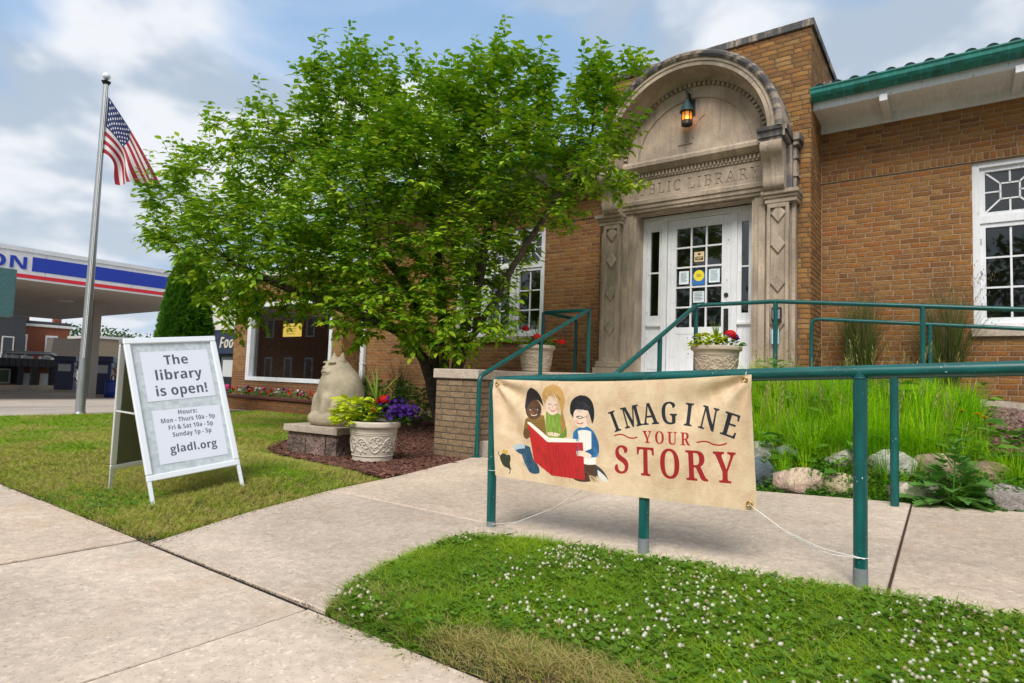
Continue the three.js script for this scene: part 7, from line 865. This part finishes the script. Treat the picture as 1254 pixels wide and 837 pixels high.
// ---------- far side of the road ----------
{
  mat('red_brick', { color: col(0.42, 0.135, 0.07), roughness: 0.95, map: M.brickAny.map }); mat('slate', { color: col(0.09, 0.095, 0.11), roughness: 0.9, map: M.brickAny.map }); mat('tan_wall', { color: col(0.5, 0.4, 0.28), roughness: 0.95, map: M.brickAny.map });
  const yaw = Math.atan2(-0.96, -0.28), g = -0.62; // frontages square to the forecourt
  const B = thing('brick_house', 'two storey red brick building with two chimneys beyond the canopy', 'building', [-72.5, g, -21.2], Math.PI / 2); // local +z looks along +x world
  obj('wall', box(-2.2, 2.2, 0, 5.2, -8, 0), M.red_brick, B); obj('cornice', [rbox(-2.35, 2.35, 5.2, 5.45, -8.1, 0.15, 0.03)], M.white_old, B); const rf = obj('roof', box(-2.3, 2.3, 5.45, 5.75, -8.05, 0.05), M.slate, B); for (const x of [-1.35, 1.3]) obj('chimney', rbox(x - 0.3, x + 0.3, 5.75, 6.5, -1.2, -0.5, 0.02), M.red_brick, rf);
  for (const x of [-1.75, 0.7]) { const w = obj('window', [box(x - 0.5, x + 0.5, 2.2, 2.35, 0, 0.12), box(x - 0.5, x + 0.5, 4.2, 4.4, 0, 0.12), box(x - 0.5, x - 0.36, 2.35, 4.2, 0, 0.1), box(x + 0.36, x + 0.5, 2.35, 4.2, 0, 0.1), box(x - 0.36, x + 0.36, 3.2, 3.28, 0, 0.08)], M.white, B); obj('pane', box(x - 0.36, x + 0.36, 2.35, 4.2, 0.01, 0.03), M.far_glass, w); }
  const D = thing('slate_house', 'dark grey sided building left of the red brick one', 'building', [-70, g, -17.6], Math.PI / 2); obj('wall', box(-1.5, 1.5, 0, 6.6, -6, 0), M.slate, D); obj('roof', box(-1.7, 1.7, 6.6, 6.85, -6.2, 0.2), M.black, D); const dw = obj('window', [box(-0.2, 0.7, 2.0, 4.0, 0, 0.05)], M.white_old, D); obj('pane', box(-0.1, 0.6, 2.1, 3.9, 0.05, 0.06), M.far_glass, dw);
  const G = thing('gabled_shed', 'grey building with a sloping shingle roof beside the brick house', 'building', [-66, g, -21.6], Math.PI / 2); obj('wall', box(-1.5, 1.6, 0, 2.2, -1.3, 0), M.white_old, G); obj('roof', [(() => { const s = new THREE.Shape([[-1.7, 2.2], [1.9, 2.2], [1.2, 4.0], [-1.5, 4.0]].map(p => new THREE.Vector2(...p))); const q = new THREE.ExtrudeGeometry(s, { depth: 1.5, bevelEnabled: false }); q.translate(0, 0, -1.4); return muv(q); })()], mat('shingle', { color: col(0.24, 0.2, 0.17), roughness: 0.95, map: M.brickAny.map }), G);
  const Tn = thing('tan_shopfront', 'tan brick shop with a dark green awning beyond the pumps', 'building', [-66, g, -24.8], Math.PI / 2); obj('wall', box(-1.6, 4.5, 0, 4.2, -6, 0), M.tan_wall, Tn); obj('parapet', box(-1.7, 4.6, 4.2, 4.45, -6.1, 0.1), M.white_old, Tn); obj('awning', [(() => { const s = new THREE.Shape([[0, 2.35], [0.9, 1.95], [0.9, 1.85], [0, 1.85]].map(p => new THREE.Vector2(...p))); const q = new THREE.ExtrudeGeometry(s, { depth: 6, bevelEnabled: false }); q.rotateY(-Math.PI / 2); q.translate(4.45, 0, 0); return muv(q); })()], mat('awning_green', { color: col(0.012, 0.07, 0.05), roughness: 0.8 }), Tn); for (const x of [-0.7, 1.2, 3.1]) { const w = obj('window', box(x - 0.6, x + 0.6, 0.5, 1.8, 0, 0.04), M.white, Tn); obj('pane', box(x - 0.5, x + 0.5, 0.6, 1.7, 0.04, 0.05), M.far_glass, w); }
  // black roofed shelter at the road edge
  const K = thing('black_shelter', 'low black shelter with a ribbed metal fascia and posts', 'shelter', [-45.6, g, -13.3], Math.PI / 2 - 0.0); const fas = obj('roof', [box(-6, 2.0, 1.42, 1.84, -4, -0.06)], M.black, K); for (let k = 0; k < 27; k++) obj('fascia_panel', rbox(-6 + k * 0.3, -5.72 + k * 0.3, 1.38, 1.88, -0.06, 0, 0.01), mat('rib', { color: col(0.025, 0.027, 0.03), roughness: 0.5 }), fas);
  for (const x of [-5.5, -3.2, -0.9, -0.2, 0.75, 1.85]) obj('post', rbox(x - 0.16, x + 0.16, 0, 1.42, -0.4, -0.1, 0.01), M.black, K); const pnl = obj('counter_panel', [box(-5.3, -0.9, 0.35, 1.42, -0.9, -0.8)], M.black, K); obj('green_panel', [box(-4.6, -1.3, 0.42, 1.15, -0.8, -0.77)], mat('panel_green', { color: col(0.07, 0.13, 0.05), roughness: 0.6 }), pnl); obj('panel_frame', [box(-4.7, -1.2, 0.34, 0.42, -0.8, -0.74), box(-4.7, -1.2, 1.15, 1.22, -0.8, -0.74), box(-4.7, -4.6, 0.42, 1.15, -0.8, -0.74), box(-1.3, -1.2, 0.42, 1.15, -0.8, -0.74)], M.white_old, pnl);
  obj('back_wall', [box(-0.9, 2.0, 0, 1.42, -3.9, -3.8)], mat('rust_brick', { color: col(0.45, 0.18, 0.09), roughness: 0.95, map: M.brickAny.map }), K); for (const [x, c] of [[0.35, 0.55], [1.5, 0.5]]) obj('wall_poster', box(x - 0.35, x + 0.4, 0.1, 0.95, -3.8, -3.77), M.white_old, K); obj('roof_pipe', [pipe([[-1.6, 1.84, -0.8], [-1.6, 2.2, -0.8], [0.9, 2.24, -0.9], [1.25, 1.84, -0.9]], 0.12, 0.25, 8), ...[-1.2, -0.4, 0.5].map(x => rbox(x - 0.25, x + 0.25, 1.84, 2.05, -1.2, -0.7, 0.03))], M.galv, K);
  const kerb = thing('kerb_wall', 'low weathered concrete kerb wall in front of the black shelter', 'wall', [-43.8, g, -12.8], Math.PI / 2); obj('course', rbox(-6, 2.6, 0, 0.32, -0.2, 0.1, 0.03), M.cap, kerb);
  tag(obj('service_road', sheet(arr([[-62, -46, 8]]), arr([[-60, 20, 8]]), (x, z) => landH(x, z) + 0.03), mat('asphalt', { color: col(0.09, 0.09, 0.095), roughness: 0.95, map: M.brickAny.map })), '', ''); const sr = scene.children[scene.children.length - 1]; delete sr.userData.label; delete sr.userData.category; sr.userData.kind = 'structure';
  const car = thing('parked_car', 'dark parked car beyond the wooden fence', 'car', [-52, g, -21.3], 0.25); obj('body', [(() => { const s = new THREE.Shape(); s.moveTo(-2.2, 0.35); s.lineTo(2.2, 0.35); s.quadraticCurveTo(2.35, 0.8, 2.0, 0.88); s.lineTo(1.1, 0.98); s.quadraticCurveTo(0.5, 1.5, 0.1, 1.52); s.lineTo(-1.2, 1.5); s.quadraticCurveTo(-1.8, 1.2, -2.2, 1.0); s.closePath(); const q = new THREE.ExtrudeGeometry(s, { depth: 1.6, bevelEnabled: true, bevelSize: 0.06, bevelThickness: 0.08, bevelSegments: 3 }); q.translate(0, 0.35, -0.8); return muv(q); })()], mat('car_dark', { color: col(0.02, 0.025, 0.04), roughness: 0.25, metalness: 0.3 }), car); obj('side_window', [box(-1.3, 0.75, 1.36, 1.75, 0.885, 0.892)], M.far_glass, car); for (const [x, zz] of [[-1.35, 0.82], [1.35, 0.82], [-1.35, -0.82], [1.35, -0.82]]) { const w = obj('wheel', cyl(0.34, 0.34, [x, 0.34, zz - 0.1], [x, 0.34, zz + 0.1], 18), M.black, car); obj('rim', cyl(0.2, 0.2, [x, 0.34, zz - 0.105], [x, 0.34, zz + 0.105], 12), M.alu, w); }
  // trees over the roofs
  const far = leafShape(0.5, 0.3, 0.2, 2); const tr = ([x, y, z], R, label, seed) => { const T = thing('roadside_tree', label, 'tree', [x, g, z], 0, 'trees beyond the buildings'), r = rngOf(seed), L = []; obj('trunk', cyl(0.3, 0.12, [0, 0, 0], [0, y - g, 0], 8), M.bark, T); for (let i = 0; i < 1500; i++) { const v = V3(r() * 2 - 1, r() * 2 - 1, r() * 2 - 1); if (v.lengthSq() > 1 || fbm(v.x * 3 + 5, v.y * 3 + v.z * 2, 3, seed) < 0.4) continue; L.push({ p: V3(v.x * R * 1.5, y - g + v.y * R * 0.8, v.z * R * 1.5), q: EUL(r() * 6, r() * 6, r() * 6), s: V3(1, 1, 1), c: col(...mix3([0.03, 0.08, 0.02], [0.09, 0.18, 0.04], r())) }); } instances('crown', far, M.grass, L, T); };
  tr([-107.83, 5.18, -35.07], 2.6, 'round tree behind the brick building roof', 11); tr([-108.79, 5.05, -38.11], 3.0, 'broad tree behind the canopy column', 12); tr([-107.96, 5.05, -39.95], 2.4, 'tree rising behind the tan shop', 13); tr([-108.20, 4.83, -42.27], 3.0, 'tree behind the folding sign top', 14);
  // brick terrace and trees across the street, mirrored in the window glass
  const R2 = thing('brick_terrace', 'long two storey brick terrace across the road from the shop', 'building', [-52, -0.62, 17], Math.PI); obj('wall', box(-18, 16, 0, 8.5, -7, 0), M.red_brick, R2); obj('roof', box(-18.3, 16.3, 8.5, 8.9, -7.3, 0.3), M.slate, R2); for (let k = 0; k < 10; k++) for (const y of [1, 5]) { const x = -16 + k * 3.3, w = obj('window', [box(x - 0.6, x + 0.6, y, y + 0.12, 0, 0.1), box(x - 0.6, x + 0.6, y + 1.9, y + 2.05, 0, 0.1), box(x - 0.6, x - 0.48, y + 0.12, y + 1.9, 0, 0.08), box(x + 0.48, x + 0.6, y + 0.12, y + 1.9, 0, 0.08)], M.white, R2); obj('pane', box(x - 0.48, x + 0.48, y + 0.12, y + 1.9, 0.01, 0.03), M.far_glass, w); }
  // trees
  const big = leafShape(0.42, 0.26, 0.2, 2); [[-24, 19, 4.2], [-15, 21, 3.8], [-6, 19.5, 4.4], [3, 21, 4.0], [12, 20, 4.3]].forEach(([x, z, R], i) => { const T = thing('street_tree', 'leafy street tree across the road, ' + ['beyond the filling station', 'facing the shop', 'facing the library door', 'facing the ramp', 'past the end of the ramp'][i], 'tree', [x, -0.02, z], 0, 'street trees across the road'), r = rngOf(40 + i), L = []; obj('trunk', cyl(0.28, 0.14, [0, 0, 0], [0, 5.5, 0], 10), M.bark, T); for (let k = 0; k < 6; k++) obj('limb', cyl(0.1, 0.04, [0, 3 + k * 0.3, 0], [Math.cos(k * 1.05) * 2.2, 5 + k * 0.35, Math.sin(k * 1.05) * 2.2], 6), M.bark, T); for (let k = 0; k < 6000; k++) { const v = V3(r() * 2 - 1, r() * 2 - 1, r() * 2 - 1); if (v.lengthSq() > 1 || fbm(v.x * 3 + 5 + i, v.y * 3 + v.z * 2, 3, i) < 0.42) continue; L.push({ p: V3(v.x * R, 5.6 + v.y * 3.6, v.z * R), q: EUL(r() * 6, r() * 6, r() * 6), s: V3(1, 1, 1), c: col(...mix3([0.03, 0.08, 0.02], [0.1, 0.2, 0.04], r())) }); } instances('crown', big, M.grass, L, T); });
}
renderer.render(scene, camera);
